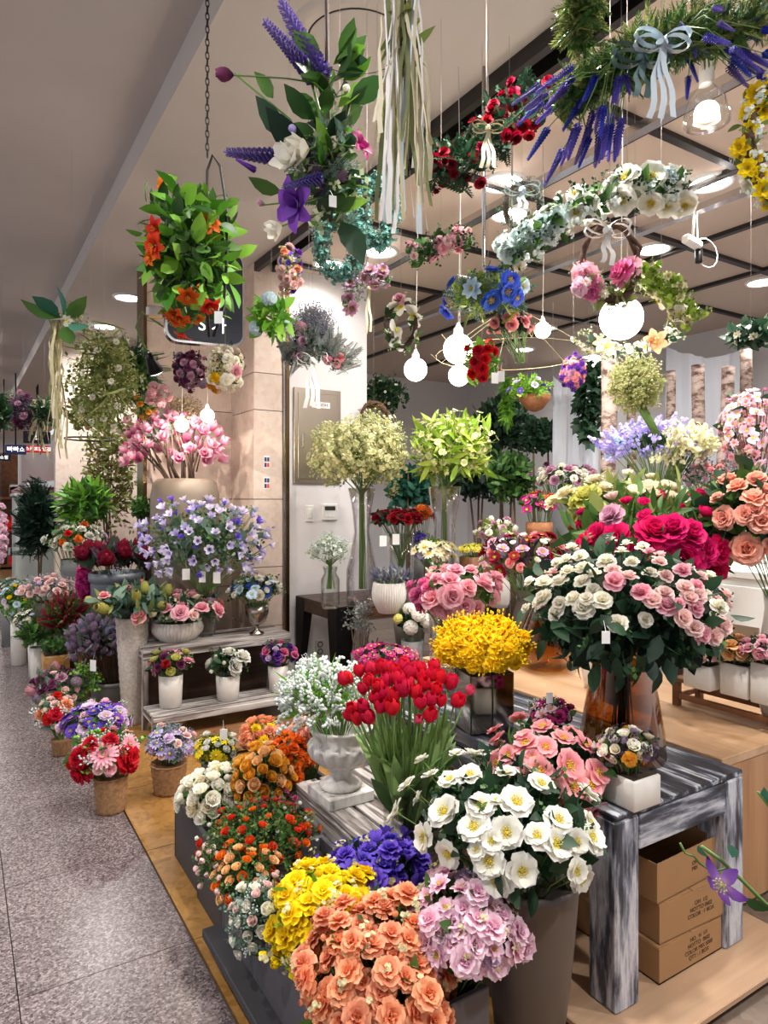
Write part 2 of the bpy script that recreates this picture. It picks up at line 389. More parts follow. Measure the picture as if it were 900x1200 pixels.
def build_bloom(kind, rn):
    b = MB(); c = None; g = 'calyx'; cm = 'centre_yellow'
    if kind == 'ruff':
        ring(b, 5, .55, .34, 86, 70, .3, .04, .1, 'heart', .09, rn=rn, nu=3); ring(b, 6, .78, .42, 62, 34, .3, .06, .06, 'heart', .1, .3, rn=rn, nu=3); ring(b, 6, .92, .46, 40, 4, .25, .08, .02, 'heart', .1, .6, rn=rn, nu=3); ring(b, 6, .98, .46, 18, -22, .2, .08, 0, 'heart', .08, .1, rn=rn, nu=3)
        for k in range(5): b.ball((.1*math.cos(k*1.26), .1*math.sin(k*1.26), .42), .05, 4, 3, 1)
    elif kind == 'rose':
        ring(b, 3, .62, .3, 96, 108, .55, .05, .22, rn=rn, nu=3); ring(b, 4, .72, .4, 90, 90, .5, .1, .14, ph=.3, rn=rn); ring(b, 5, .8, .46, 80, 62, .5, .14, .08, ph=.6, rn=rn)
        ring(b, 5, .88, .54, 62, 28, .4, .14, .02, ph=.1, rn=rn); ring(b, 6, .92, .56, 38, -12, .25, .12, 0, ph=.4, rn=rn)
        ring(b, 5, .5, .12, 0, -40, .1, .05, -.03, 'point', mi=2, rn=rn)
    elif kind == 'bud':
        ring(b, 4, 1.3, .5, 48, 118, .5, .1, 0, rn=rn); ring(b, 4, 1.2, .55, 42, 104, .5, .1, 0, ph=.5, rn=rn); ring(b, 5, .7, .16, 30, 100, .1, .1, -.06, 'point', mi=2, rn=rn)
    elif kind == 'peony':
        ring(b, 5, .6, .34, 95, 100, .5, .06, .24, 'heart', .06, rn=rn); ring(b, 6, .74, .42, 88, 80, .5, .12, .16, 'heart', .06, .3, rn=rn); ring(b, 7, .84, .46, 74, 56, .5, .16, .1, 'heart', .06, .6, rn=rn)
        ring(b, 7, .92, .5, 56, 26, .45, .18, .04, 'heart', .06, .2, rn=rn); ring(b, 7, .95, .54, 34, -4, .35, .15, 0, 'round', .04, .5, rn=rn)
    elif kind == 'ranun':
        for i, (n, e0, e1, r0, z0, W) in enumerate([(4, 80, 130, .02, .3, .26), (5, 70, 128, .06, .22, .36), (6, 60, 122, .1, .14, .42), (6, 50, 112, .14, .08, .48), (7, 38, 92, .14, .03, .52), (7, 20, 58, .12, 0, .54)]):
            ring(b, n, .72+.08*i, W, e0, e1, .4, r0, z0, ph=.37*i, rn=rn)
    elif kind == 'carn':
        for i, (n, e0, e1) in enumerate([(6, 95, 85), (8, 78, 62), (9, 60, 38), (9, 40, 12), (9, 20, -18)]):
            ring(b, n, .7+.07*i, .3, e0, e1, .1, .05, .2-.04*i, 'fan', .13, .3*i, rn=rn)
    elif kind == 'liz':
        ring(b, 6, .98, .5, 40, -8, .22, .05, 0, 'heart', .05, rn=rn, nu=3); ring(b, 5, .86, .48, 56, 14, .25, .05, .04, 'heart', .05, .5, rn=rn, nu=3)
        ring(b, 5, .5, .1, 0, -40, .1, .05, -.03, 'point', mi=2, rn=rn)
        c = MB(); stamens(c, 20, .34, .27, 0, rn)
    elif kind == 'lotus':
        ring(b, 8, .98, .3, 34, 4, .3, .05, 0, 'ovate', rn=rn); ring(b, 8, .84, .28, 58, 34, .35, .05, .04, 'ovate', 0, .5, rn=rn)
        c = MB(); stamens(c, 14, .34, .2, 0, rn)
    elif kind == 'gerb':
        ring(b, 18, .98, .13, 14, -6, .15, .12, 0, 'strap', rn=rn, jit=.05); ring(b, 16, .82, .12, 30, 14, .15, .1, .05, 'strap', 0, .5, rn=rn, jit=.05); ring(b, 12, .42, .08, 55, 40, .15, .08, .09, 'strap', rn=rn)
        c = MB(); c.ball((0, 0, .1), .17, 8, 4, 0, .7); cm = 'centre_green'
    elif kind == 'daisy':
        ring(b, 13, 1, .18, 10, -6, .15, .1, 0, 'strap', rn=rn, jit=.06); c = MB(); c.ball((0, 0, .06), .26, 8, 4, 0, .6)
    elif kind == 'anem':
        ring(b, 9, .98, .34, 26, -2, .2, .1, 0, 'round', .03, rn=rn); ring(b, 8, .8, .3, 44, 20, .2, .1, .04, 'round', .03, .5, rn=rn); c = MB(); stamens(c, 18, .3, .26, 0, rn); cm = 'centre_yellow'
    elif kind == 'tulip':
        ring(b, 3, 2.15, .72, 20, 104, .42, .06, 0, 'ovate', rn=rn, nu=4, jit=.05); ring(b, 3, 2.2, .7, 26, 106, .42, .06, .02, 'ovate', 0, .5, rn=rn, nu=4, jit=.05)
    elif kind == 'bell':
        ring(b, 5, 1.45, .36, 84, 42, .35, .2, 0, 'heart', .03, rn=rn, jit=.04); ring(b, 5, .5, .14, 40, 80, .1, .05, -.03, 'point', mi=2, rn=rn); c = None
    elif kind == 'five':
        five(b, 0, 1, rn)
    elif kind == 'orchid':
        ring(b, 3, .95, .34, 16, -6, .15, 0, 0, 'ovate', ph=.25, rn=rn, jit=.03)
        ring(b, 2, 1.0, .6, 18, -2, .15, 0, .04, 'heart', ph=0, rn=rn, jit=.03)
        c = MB(); ring(c, 3, .34, .16, 60, 20, .4, 0, .05, 'ovate', rn=rn)
    elif kind == 'lily':
        ring(b, 6, 1.15, .36, 62, -14, .2, .1, 0, 'ovate', .03, rn=rn); ring(b, 3, .8, .3, 74, 30, .2, .08, .02, 'ovate', 0, .25, rn=rn)
        c = MB()
        for k in range(6): c.tube([(0, 0, .1), (.2*math.cos(k), .2*math.sin(k), .7)], .018, 3, 0)
    elif kind == 'magn':
        ring(b, 4, 1.25, .4, 62, 92, .45, .08, .02, 'ovate', rn=rn); ring(b, 5, 1.2, .42, 38, 62, .4, .06, 0, 'ovate', 0, .4, rn=rn)
    elif kind == 'protea':
        b.ball((0, 0, .5), .46, 8, 5, 0, 1.15)
        for i, (e0, e1, L) in enumerate([(70, 96, 1.15), (56, 88, 1.1), (42, 74, .95), (24, 52, .75)]): ring(b, 9, L, .2, e0, e1, .25, .18, .12-.04*i, 'point', 0, .33*i, rn=rn)
    elif kind == 'artich':
        b.ball((0, 0, .55), .5, 8, 5, 0, 1.2)
        for i in range(6): ring(b, 8, .62, .26, 40+8*i, 108, .3, .42*math.sin(.6+i*.32), .04+.17*i, 'ovate', 0, .5*i, rn=rn, jit=.04)
    elif kind == 'freesia':
        for k in range(6):
            a = 1.05*k; M = npf(frame((math.cos(a)*.7, math.sin(a)*.7, .75))); t = MB(); ring(t, 6, .72, .34, 66, -4, .25, .05, 0, 'heart', .03, rn=rn); b.merge(t, M, (.12*math.cos(a), .12*math.sin(a), .1))
        for k in range(5): b.ball((.25*math.cos(2.1*k), .25*math.sin(2.1*k), .75+.12*k), .09, 4, 3, 0, 1.8)
    elif kind == 'hydr':
        for k in range(30):
            z = 1-1.5*(k+.5)/30; q = math.sqrt(max(0, 1-z*z)); a = 2.4*k; nrm = (q*math.cos(a), q*math.sin(a), z)
            t = MB(); five(t, 0, 1, rn, 4); b.merge(t, npf(frame(nrm, rn.random()*6))*.34, (nrm[0]*.8, nrm[1]*.8, nrm[2]*.62+.5))
    elif kind == 'spike':      # a floret spike, unit length along Z, base at the origin
        b.tube([(0, 0, 0), (0, 0, 1)], [.05, .012], 5, 0)
        for i in range(22):
            s = i/22; q = .115*(1-s*.7)
            for k in range(8):
                a = .785*k+i*.39; d = Vector((math.cos(a), math.sin(a), .7)); M = npf(frame(d))
                b.merge(TINY, M*(.074*(1-.5*s)), (q*math.cos(a)*.6, q*math.sin(a)*.6, .04+.94*s))
    elif kind == 'plume':      # loose plume of tiny florets
        for k in range(46):
            s = rn.random(); q = .3*(1-s)**.6*rn.random()**.4; a = rn.random()*6.283; t = MB(); ring(t, 4, 1, .5, 25, 0, 0, .05, 0, 'heart', rn=rn, nu=1)
            b.merge(t, npf(frame((math.cos(a), math.sin(a), .6)))*.075, (q*math.cos(a), q*math.sin(a), .15+.85*s))
        b.tube([(0, 0, -.5), (0, 0, .9)], .012, 3, 2)
    elif kind == 'valley':     # arching spray of little bells
        pts = [(0, 0, 0), (.03, 0, .35), (.1, 0, .65), (.25, 0, .86), (.42, 0, .9)]; b.tube(pts, .012, 3, 2)
        for k in range(11):
            s = .25+.73*k/10; i = min(3, int(s*4)); f = s*4-i; p = Vector(pts[i]).lerp(Vector(pts[i+1]), f); a = rn.random()*6.28
            q = p + Vector((math.cos(a)*.11, math.sin(a)*.11, -.03)); b.tube([p, q], .006, 3, 2, False)
            b.lathe([(.012, .045), (.05, .02), (.052, -.02), (.062, -.045)], 5, 0); b.v[-1] = b.v[-1]*1.5+np.array(q)
    elif kind == 'leafspike':  # pointed furry head like a grey protea
        b.ball((0, 0, .45), .3, 7, 4, 0, 1.5)
        for i in range(5): ring(b, 7, .5, .15, 58, 84, .2, .26*math.sin(.7+i*.45), .05+.16*i, 'point', 0, .5*i, rn=rn)
    return b, c, cm, g
# the tiny petal of a spike
TINY = MB(); TINY.add([(-.5, 0, 0), (.5, 0, 0), (.35, .2, 1.2), (-.35, .2, 1.2), (0, .5, .7)], [(0, 1, 2, 3), (0, 3, 4), (1, 4, 2)])
def bloom_mesh(kind, mat, var):
    key = (kind, mat, var)
    if key not in BL:
        rn = random.Random(sum(map(ord, kind)) + var*13); b, c, cm, g = build_bloom(kind, rn)
        nm = BNAME.get(kind, kind+'_bloom')
        me = b.mesh(nm, [mat, cm, g]); ce = c.mesh('flower_centre', [cm if kind != 'orchid' else 'lemon']) if c else None
        BL[key] = (me, ce)
    return BL[key]
BNAME = {'rose': 'rose_bloom', 'bud': 'flower_bud', 'peony': 'peony_bloom', 'ranun': 'ranunculus_bloom', 'carn': 'carnation_bloom', 'liz': 'lisianthus_bloom', 'lotus': 'lotus_bloom', 'gerb': 'gerbera_bloom',
         'daisy': 'daisy_bloom', 'anem': 'anemone_bloom', 'tulip': 'tulip_bloom', 'bell': 'bell_flower', 'five': 'small_flower', 'ruff': 'ruffled_bloom', 'orchid': 'orchid_bloom', 'lily': 'lily_bloom', 'magn': 'magnolia_bloom', 'protea': 'protea_head',
         'artich': 'artichoke_head', 'freesia': 'freesia_cluster', 'hydr': 'hydrangea_head', 'spike': 'flower_spike', 'plume': 'flower_plume', 'valley': 'bell_spray', 'leafspike': 'banksia_head'}
# ------------------------------------------------------------------ leaves (unit length along +Z, blade faces Y)
LF = {}
def leaf_shape(kind):
    if kind in LF: return LF[kind]
    b = MB()
    def blade(W, prof, droop=.25, fold=.12, n=5, nu=2):
        vs = []
        for i in range(n):
            s = i/(n-1); w = W*prof[i]
            for j in range(nu+1):
                u = -1+2*j/nu; vs.append((u*w, droop*s*s + fold*abs(u)*w*-1, s*(1-.12*droop*s)))
        c = nu+1; b.add(vs, [(i*c+j, i*c+j+1, (i+1)*c+j+1, (i+1)*c+j) for i in range(n-1) for j in range(nu)])
    if kind == 'oval': blade(.26, [.06, .8, 1, .7, .02], .25, .2)
    elif kind == 'broad': blade(.4, [.06, .85, 1, .72, .04], .3, .15)
    elif kind == 'lance': blade(.12, [.1, .8, 1, .7, .02], .3, .2)
    elif kind == 'round': blade(.42, [.2, .9, 1, .85, .3], .1, .1)
    elif kind == 'blade': blade(.035, [.8, 1, 1, .7, .05], .6, 0, 5, 1)
    elif kind == 'tulip': blade(.13, [.7, 1, .95, .6, .03], .3, -.5)
    elif kind == 'ivy':
        b.add([(0, 0, 0), (.32, .03, .05), (.55, .06, .4), (.24, 0, .5), (0, .05, 1), (-.24, 0, .5), (-.55, .06, .4), (-.32, .03, .05), (0, -.04, .42)], [(0, 1, 8), (1, 2, 8), (2, 3, 8), (3, 4, 8), (4, 5, 8), (5, 6, 8), (6, 7, 8), (7, 0, 8)])
    elif kind in ('fern', 'needle'):
        b.tube([(0, 0, 0), (0, .06, .5), (0, .2, 1)], .012, 3, 0, False); n = 9 if kind == 'fern' else 14
        for i in range(n):
            s = .1+.86*i/n; L = (.26 if kind == 'fern' else .16)*(1-.75*s*s); w = .05 if kind == 'fern' else .02; y = .2*s*s
            for sg in (-1, 1): b.add([(0, y, s), (sg*L*.55, y+.03, s+.03-w), (sg*L, y+.01, s+.12), (sg*L*.5, y+.02, s+.06+w)], [(0, 1, 2, 3)])
    elif kind == 'sprig':    # thin twig with a few round leaves
        b.tube([(0, 0, 0), (0, .05, .5), (.03, .12, 1)], .01, 3, 0, False)
        for i in range(7):
            s = .2+.8*i/6; a = 2.4*i; t = MB(); t.add([(0, 0, 0), (.09, .02, .1), (0, .03, .22), (-.09, .02, .1)], [(0, 1, 2, 3)])
            b.merge(t, npf(frame((math.cos(a), math.sin(a), .5))), (0, .05*s, s))
    elif kind == 'gyp':      # airy sprig with tiny round florets
        b.tube([(0, 0, 0), (0, .03, .6)], .008, 3, 0, False)
        rr = random.Random(3)
        for i in range(11):
            a = rr.random()*6.28; q = .28*rr.random()**.5; p = Vector((q*math.cos(a), q*math.sin(a), .5+.5*rr.random())); b.tube([(0, .02, .4), p], .006, 3, 0, False); b.ball(p, .055, 4, 3)
    elif kind == 'gypball':
        rr = random.Random(4)
        for i in range(9):
            a = rr.random()*6.28; z = rr.uniform(-.2, 1); q = .5*math.sqrt(max(0, 1-z*z*.6)); p = (q*math.cos(a)*rr.random(), q*math.sin(a)*rr.random(), .5*z+.4)
            t = MB(); ring(t, 4, .16, .08, 35, 5, 0, .01, 0, 'heart', rn=rr, nu=1); b.merge(t, npf(frame((p[0], p[1], .4))), p)
    LF[kind] = b; return b
LM = {}
def leaf_mesh(kind, mat):
    if (kind, mat) not in LM: LM[(kind, mat)] = leaf_shape(kind).mesh('leaf', [mat])
    return LM[(kind, mat)]
LNAME = {'fern': 'fern_frond', 'sprig': 'leaf_sprig', 'gyp': 'filler_sprig', 'gypball': 'floret_cluster', 'needle': 'needle_sprig', 'blade': 'grass_blade'}
# ------------------------------------------------------------------ bouquets
def dome_pts(n, zmin, rn, zmax=1.0):
    out = []
    ph = rn.random()*6.28
    for i in range(n):
        z = zmax-(zmax-zmin)*(i+.5)/n + rn.uniform(-.4, .4)*(zmax-zmin)/n; z = max(-1, min(1, z)); q = math.sqrt(1-z*z); a = 2.39996*i+ph+rn.uniform(-.15, .15)
        out.append(Vector((q*math.cos(a), q*math.sin(a), z)))
    rn.shuffle(out); return out
def path_at(pts, s):
    s = max(0, min(.9999, s))*(len(pts)-1); i = int(s); return pts[i].lerp(pts[i+1], s-i), (pts[i+1]-pts[i])
class Dome:
    def __init__(s, px, py, d, w, h, dep=1.0):
        s.c = P(px, py, d); s.d = d; s.a = w/2*d/F; s.b = s.a*dep; s.h = h/2*d/F
    def at(s, n, f=1):
        return s.c + (RT*n.dot(RT)*s.a + FW*n.dot(FW)*s.b + Vector((0, 0, n.z*s.h)))*f
    def nrm(s, n):
        v = RT*(n.dot(RT)/s.a) + FW*(n.dot(FW)/s.b) + Vector((0, 0, n.z/s.h)); return v.normalized()
    def sample(s, n, zmin, rn):
        out = []
        if not hasattr(s, 'ph'): s.ph = (rn.random()*6.28, rn.random()*6.28)
        for v in dome_pts(n, zmin, rn):
            f = 1+.12*math.sin(4.2*v.x+s.ph[0])*math.cos(4*v.y+s.ph[1])+.07*math.sin(6*v.z+7*v.x+s.ph[1]); out.append((s.at(v, f*rn.uniform(.82, 1.05)), s.nrm(v)))
        return out
    def pick(s, px, py):
        o = Vector((0, 0, EYE)); v = P(px, py, 1)-o; e = o-s.c
        def q(u): return Vector((u.dot(RT)/s.a, u.dot(FW)/s.b, u.z/s.h))
        E, V = q(e), q(v); A_, B_, C_ = V.dot(V), 2*E.dot(V), E.dot(E)-1; D = B_*B_-4*A_*C_
        t = (-B_-math.sqrt(D))/(2*A_) if D > 0 else -B_/(2*A_)
        p = o+v*t; u = q(p-s.c); u.normalize()
        n = RT*(u.x/s.a)+FW*(u.y/s.b)+Vector((0, 0, u.z/s.h)); return p, n.normalized()
class Tube:
    """a swag or wreath: points along a path, with a radius in pixels"""
    def __init__(s, pts, rad, closed=False):
        s.p = [P(*q) for q in pts]; d = sum(q[2] for q in pts)/len(pts); s.d = d; s.r = rad*d/F
        if closed: s.p.append(s.p[0])
        s.c = sum(s.p, Vector())/len(s.p); s.h = max(q.z for q in s.p)-s.c.z+s.r*.5; s.a = s.r
    def sample(s, n, zmin, rn):
        out = []
        for i in range(n):
            c, t = path_at(s.p, (i+rn.random())/n); v = Vector((rn.gauss(0, 1), rn.gauss(0, 1), rn.gauss(0, 1))); v -= t*(v.dot(t)/max(1e-9, t.length_squared)); v.normalize()
            out.append((c+v*s.r*rn.uniform(.75, 1.05), v))
        rn.shuffle(out); return out
    def pick(s, px, py):
        best = None
        for i in range(81):
            c, t = path_at(s.p, i/80); dd = (c-Vector((0, 0, EYE))).dot(FW); q = P(px, py, dd); l = (q-c).length
            if best is None or l < best[0]: best = (l, q, c)
        n = (best[1]-best[2]); v = (Vector((0, 0, EYE))-best[2]).normalized(); nn = (n/max(s.r, 1e-6)+v*.9).normalized(); return best[2]+n+v*s.r*.55, nn
def ceil_z(x): return 3.6 if x < .86 else 3.45
SEED = [1]
def A(name, label, cat, shape, blooms=(), leaves=(), picks=(), pot=None, stem=None, hang=None, zmin=-.45, up=.3, group=None, leafparts=(), tags=(), stems=1, stem_mat='stem_green', extra=None, lz=None):
    """one bouquet, pot plant, swag or wreath with all its parts"""
    SEED[0] += 1; rn = random.Random(SEED[0]); S = shape; d = S.d; k = d/F
    if pot:
        kind, pm, pxc, py_top, wt, wb, zb = pot; pc = PZ(pxc, d, zb); zt = EYE-d*(py_top-HZ)/F; base = Vector(pc); sb = Vector((pc.x, pc.y, zb+(zt-zb)*.45))
    elif stem: base = P(stem[0], stem[1], stem[2] if len(stem) > 2 else d); sb = base
    else: base = Vector(S.c); base.z -= 0; sb = None
    root = thing(name, label, cat, base, group)
    if pot: make_pot(root, kind, pm, wt/2*k, wb/2*k, zt-zb)
    pts = []
    up_v = Vector((0, 0, 1))
    def put(kind, mat, p, n, r):
        me, ce = bloom_mesh(kind, mat, rn.randrange(2))
        q = (Vector(n)*(1-abs(up)) + up_v*up + Vector((rn.uniform(-1, 1), rn.uniform(-1, 1), rn.uniform(-1, 1)))*.24).normalized()
        back = .45*r if kind not in ('spike', 'valley', 'plume') else .55*r
        o = obj(me.name, me, root, p-q*back-base, frame(q, rn.random()*6.28).to_quaternion(), r*rn.uniform(.88, 1.12))
        if ce: obj('flower_centre', ce, o)
        pts.append(p-q*back)
    for (bk, bm, px, py, sz) in picks:
        p, n = S.pick(px, py); put(bk, bm, p, n, sz/2*k)
    tot = sum(b[2] for b in blooms)
    if tot:
        sp = S.sample(tot, zmin, rn); i = 0
        if picks:     # keep the copied ones clear of the rest
            pp = list(pts)
        for b in blooms:
            for _ in range(b[2]):
                p, n = sp[i]; i += 1; r = b[3]/2*k
                if picks and min((p-x).length for x in pp) < r*1.5: continue
                put(b[0], b[1], p, n, r)
    # leaves joined into one spray per kind
    for (lk, lm, n, L, *o_) in leaves:
        f0, f1 = (o_[0], o_[1]) if len(o_) > 1 else (.45, .98); drop = o_[2] if len(o_) > 2 else 0
        mb = MB(); sh = leaf_shape(lk)
        for p, nn in S.sample(n, min(zmin, -.6) if lz is None else lz, rn):
            f = rn.uniform(f0, f1); q = S.c + (p-S.c)*f if isinstance(S, Dome) else p - nn*S.r*(1-f)
            dr = (nn*.8+Vector((rn.gauss(0, .5), rn.gauss(0, .5), rn.gauss(0, .5)))+Vector((0, 0, .25-drop))).normalized()
            l = L*k*rn.uniform(.65, 1.2); mb.merge(sh, npf(frame(dr, rn.random()*6.28))*l, q-dr*l*.5-base)
        part(LNAME.get(lk, 'foliage') if lk in LNAME else 'foliage', mb, [lm], root, stuff=True)
    for (lk, lm, n, L, *o_) in leafparts:   # leaves large enough to pick apart: each its own part
        me = leaf_mesh(lk, lm); f0, f1 = (o_[0], o_[1]) if len(o_) > 1 else (.6, 1.0); drop = o_[2] if len(o_) > 2 else 0
        for p, nn in S.sample(n, max(-1, zmin-.35) if lz is None else lz, rn):
            f = rn.uniform(f0, f1); q = S.c + (p-S.c)*f if isinstance(S, Dome) else p - nn*S.r*(1-f)
            dr = (nn*.9+Vector((rn.gauss(0, .45), rn.gauss(0, .45), rn.gauss(0, .45)))+Vector((0, 0, .1-drop))).normalized()
            l = L*k*rn.uniform(.75, 1.15); obj('leaf', me, root, q-dr*l*.35-base, frame(dr, rn.random()*6.28).to_quaternion(), l)
    if sb is not None and stems and pts:
        mb = MB(); ss = pts if len(pts) < 45 else rn.sample(pts, 45)
        for p in ss:
            e = sb + Vector((rn.uniform(-1, 1), rn.uniform(-1, 1), 0))*(.014 if not pot else .25*pot[5]/2*k)
            m = p.lerp(e, .5)+Vector((0, 0, (p.z-e.z)*.12)); pl = [p-base, m-base, e-base]
            if stem and len(stem) > 3: bz = EYE-d*(stem[3]-HZ)/F; pl.append(Vector((e.x+rn.uniform(-.025, .025), e.y+rn.uniform(-.025, .025), bz))-base)
            mb.tube(pl, .0016+.0005*d/2, 3, 0, False)
        part('stems', mb, [stem_mat], root, stuff=True)
    if hang:
        x, y = S.c.x, S.c.y; z0 = S.c.z + S.h*.6
        if isinstance(hang, tuple) and len(hang) > 1 and hang[1] is not None:
            hp = P(hang[1][0], hang[1][1], d); x, y, z0 = hp.x, hp.y, hp.z
        mt = hang[0] if isinstance(hang, tuple) else hang
        mb = MB(); mb.tube([(x-base.x, y-base.y, z0-base.z), (x-base.x, y-base.y, ceil_z(x)-base.z)], .0008, 4); part('hanging_wire', mb, ['wire_clear'], root)
    for t in tags:
        p = P(t[0], t[1], d*.985-S.a*.55 if len(t) < 3 else t[2]); mb = MB(); w = 9*k*.9; mb.box((-w/2, -.001, -w*.75), (w/2, .001, w*.75)); mb.tube([(0, 0, w*.75), (0, .02, w*1.9)], .0008, 3)
        part('price_tag', mb, ['tag'], root, False, p-base, (0, 0, -YAW+rn.uniform(-.4, .4)))
    if extra: extra(root, base, S, rn)
    return root
def weave(k=1.0, rows=1):
    return lambda i, a, r, z: r*(1+.035*math.cos(a*14+math.pi*(i % 2)))
def make_pot(root, kind, mat, rt, rb, h):
    mb = MB()
    if kind == 'round':
        mb.lathe([(rb*.9, 0), (rb, .004), (rb+(rt-rb)*.5, h*.5), (rt, h), (rt*.92, h), (rt*.9, h*.8)], 28); part('pot', mb, [mat], root)
    elif kind == 'rim':
        mb.lathe([(rb*.9, 0), (rb, .004), (rt*.96, h*.86), (rt*.97, h*.88), (rt*1.03, h*.9), (rt*1.04, h), (rt*.94, h), (rt*.9, h*.8)], 32); part('pot', mb, [mat], root)
    elif kind == 'basket':
        n = 11; prof = []
        for i in range(n+1):
            f = i/n; r = rb+(rt-rb)*f**.9; prof.append((r, h*f))
        mb.lathe(prof+[(rt*.93, h), (rt*.9, h*.75)], 56, fn=lambda i, a, r, z: r*(1+(.05*math.cos(a*11+math.pi*i) if i <= 11 else 0))); part('basket', mb, [mat], root)
        r_ = MB(); r_.lathe([(rt*1.0, h*.95), (rt*1.05, h*.975), (rt*1.0, h*1.01), (rt*.94, h*.99)], 40, fn=lambda i, a, r, z: r*(1+.015*math.cos(a*30))); part('basket_rim', r_, [mat], root)
    elif kind == 'square':
        mb.box((-rt, -rt, 0), (rt, rt, h), 0, rt*.08); part('pot', mb, [mat], root); s = MB(); s.box((-rt*.86, -rt*.86, h-.002), (rt*.86, rt*.86, h+.002)); part('soil', s, ['soil'], root)
    elif kind == 'bowl':     # low ribbed oval bowl
        pr = [(rb*.7, 0), (rb*.8, .004), (rt*.97, h*.45), (rt, h*.65), (rt*.93, h*.95), (rt*.9, h), (rt*.84, h*.97), (rt*.8, h*.7)]
        mb.lathe(pr, 168, fn=lambda i, a, r, z: r*(1+(.03*math.cos(a*42) if 1 <= i <= 4 else 0))); o = part('bowl', mb, [mat], root); o.rotation_euler = (0, 0, 0)
    elif kind == 'cup':      # footed cup
        mb.lathe([(rt*.6, 0), (rt*.62, h*.06), (rt*.2, h*.16), (rt*.18, h*.3), (rt*.7, h*.42), (rt*.95, h*.7), (rt, h), (rt*.93, h), (rt*.85, h*.7)], 28, fn=lambda i, a, r, z: r*(1+.02*math.cos(a*16)) if i in (4, 5) else r); part('cup', mb, [mat], root)
    elif kind == 'glass':
        mb.lathe([(rb*.6, 0), (rb*.9, .004), (rb, h*.2), (rt*.86, h*.75), (rt, h), (rt*.95, h), (rt*.8, h*.75), (rb*.9, h*.2), (rb*.5, .012)], 24); part('glass_jar', mb, [mat], root)
    if kind not in ('square', 'glass'):
        s = MB(); s.lathe([(.001, h*.86), (rt*.9, h*.84)], 20); part('soil', s, ['soil'], root)
def V(name, label, px, d, zb, py_top, prof, mat, k=32, fn=None, cat='vase', parts=None):
    """a free vase: prof is (pixel radius, height share)"""
    b = PZ(px, d, zb); h = EYE-d*(py_top-HZ)/F-zb; q = d/F
    mb = MB(); out = [(r*q, f*h) for r, f in prof]; inn = [(max(.002, r*q-.004), max(.008, f*h)) for r, f in reversed(prof)]
    mb.lathe([(out[0][0]*.9, 0)]+out+inn, k, fn=fn)
    o = obj(name, mb.mesh(name, [mat]), None, b); tag(o, label, cat); return o
# ------------------------------------------------------------------ the setting
ZC, ZH = 3.45, 3.6
m = MB(); m.box((-6, -6, -.12), (12, 26, -.012)); floor = struct('floor', m, ['joint'])
def tiles(mat, xs, ys, gap=.0035):
    cache = {}
    for x0, x1 in zip(xs, xs[1:]):
        for y0, y1 in zip(ys, ys[1:]):
            w, h = round(x1-x0, 4), round(y1-y0, 4)
            if (w, h) not in cache:
                t = MB(); t.box((-w/2+gap/2, -h/2+gap/2, -.011), (w/2-gap/2, h/2-gap/2, 0)); cache[(w, h)] = t.mesh('floor_tile', [mat], False)
            obj('floor_tile', cache[(w, h)], floor, ((x0+x1)/2, (y0+y1)/2, 0))
gy = [2.393+.714*i for i in range(-4, 31)]
tiles('granite', [-1.46, -.92, -.38, .16, .70], gy)
tiles('tan_stone', [.705, 1.28, 1.855], gy[1:13])
tiles('grey_stone', [1.855+.6*i for i in range(10)], [.32+.6*i for i in range(-2, 13)])
m = MB(); m.box((.705, 9.0, -.011), (7.3, 24, 0)); struct('floor_slab', m, ['tan_stone'], floor)
m = MB(); m.box((-6, -6, -.011), (-1.46, 26, 0)); struct('floor_slab', m, ['granite'], floor)
m = MB(); m.box((-1.46, -6, -.011), (12, -.88, 0)); struct('floor_slab', m, ['granite'], floor)
# ceilings: the corridor's, a riser, the shop's, a dark channel, and the shop's lighter inner ceiling
m = MB(); m.box((-6, -6, ZH), (.86, 26, ZH+.1)); cei = struct('ceiling', m, ['corridor_ceiling'])
m = MB(); m.box((.86, -6, ZC), (.90, 26, ZH+.1)); struct('ceiling_riser', m, ['ceiling_paint'], cei)
m = MB(); m.box((.90, -6, ZC), (2.02, 26, ZC+.1)); struct('ceiling_panel', m, ['ceiling_paint'], cei)
m = MB(); m.box((2.02, -6, ZC-.07), (2.06, 5.2, ZC+.1)); m.box((2.06, -6, ZC+.02), (2.16, 5.2, ZC+.1)); m.box((2.16, -6, ZC-.05), (2.20, 5.2, ZC+.1)); struct('ceiling_channel', m, ['dark_metal'], cei)
m = MB(); m.box((2.20, -6, ZC), (12, 9, ZC+.1)); m.box((2.02, 5.2, ZC), (2.2, 26, ZC+.1)); struct('ceiling_panel', m, ['beige_ceiling'], cei)
for x in (2.95, 3.75, 4.6, 5.6):
    m = MB(); m.box((x, -2, ZC-.03), (x+.05, 8, ZC)); struct('ceiling_bar', m, ['dark_metal'], cei)
for y in (.4, 1.35, 2.2, 3.1, 4.0, 5.0):
    m = MB(); m.box((2.2, y, ZC-.028), (7.2, y+.05, ZC)); struct('ceiling_bar', m, ['dark_metal'], cei)
# circular service ring
vp = G(418, 50, ZC)
m = MB(); m.lathe([(.20, 0), (.24, -.012), (.27, -.012), (.29, 0)], 40, close=False); struct('ceiling_ring', m, ['ceiling_paint'], cei, True, (vp.x, vp.y, ZC-.001))
m = MB(); m.lathe([(.001, -.004), (.2, -.004)], 40, close=False); struct('ceiling_hatch', m, ['ceiling_paint'], cei, True, (vp.x, vp.y, ZC-.001))
m = MB(); m.lathe([(.2, -.002), (.225, -.003)], 40, close=False); struct('ceiling_gap', m, ['dark_metal'], cei, True, (vp.x, vp.y, ZC-.001))
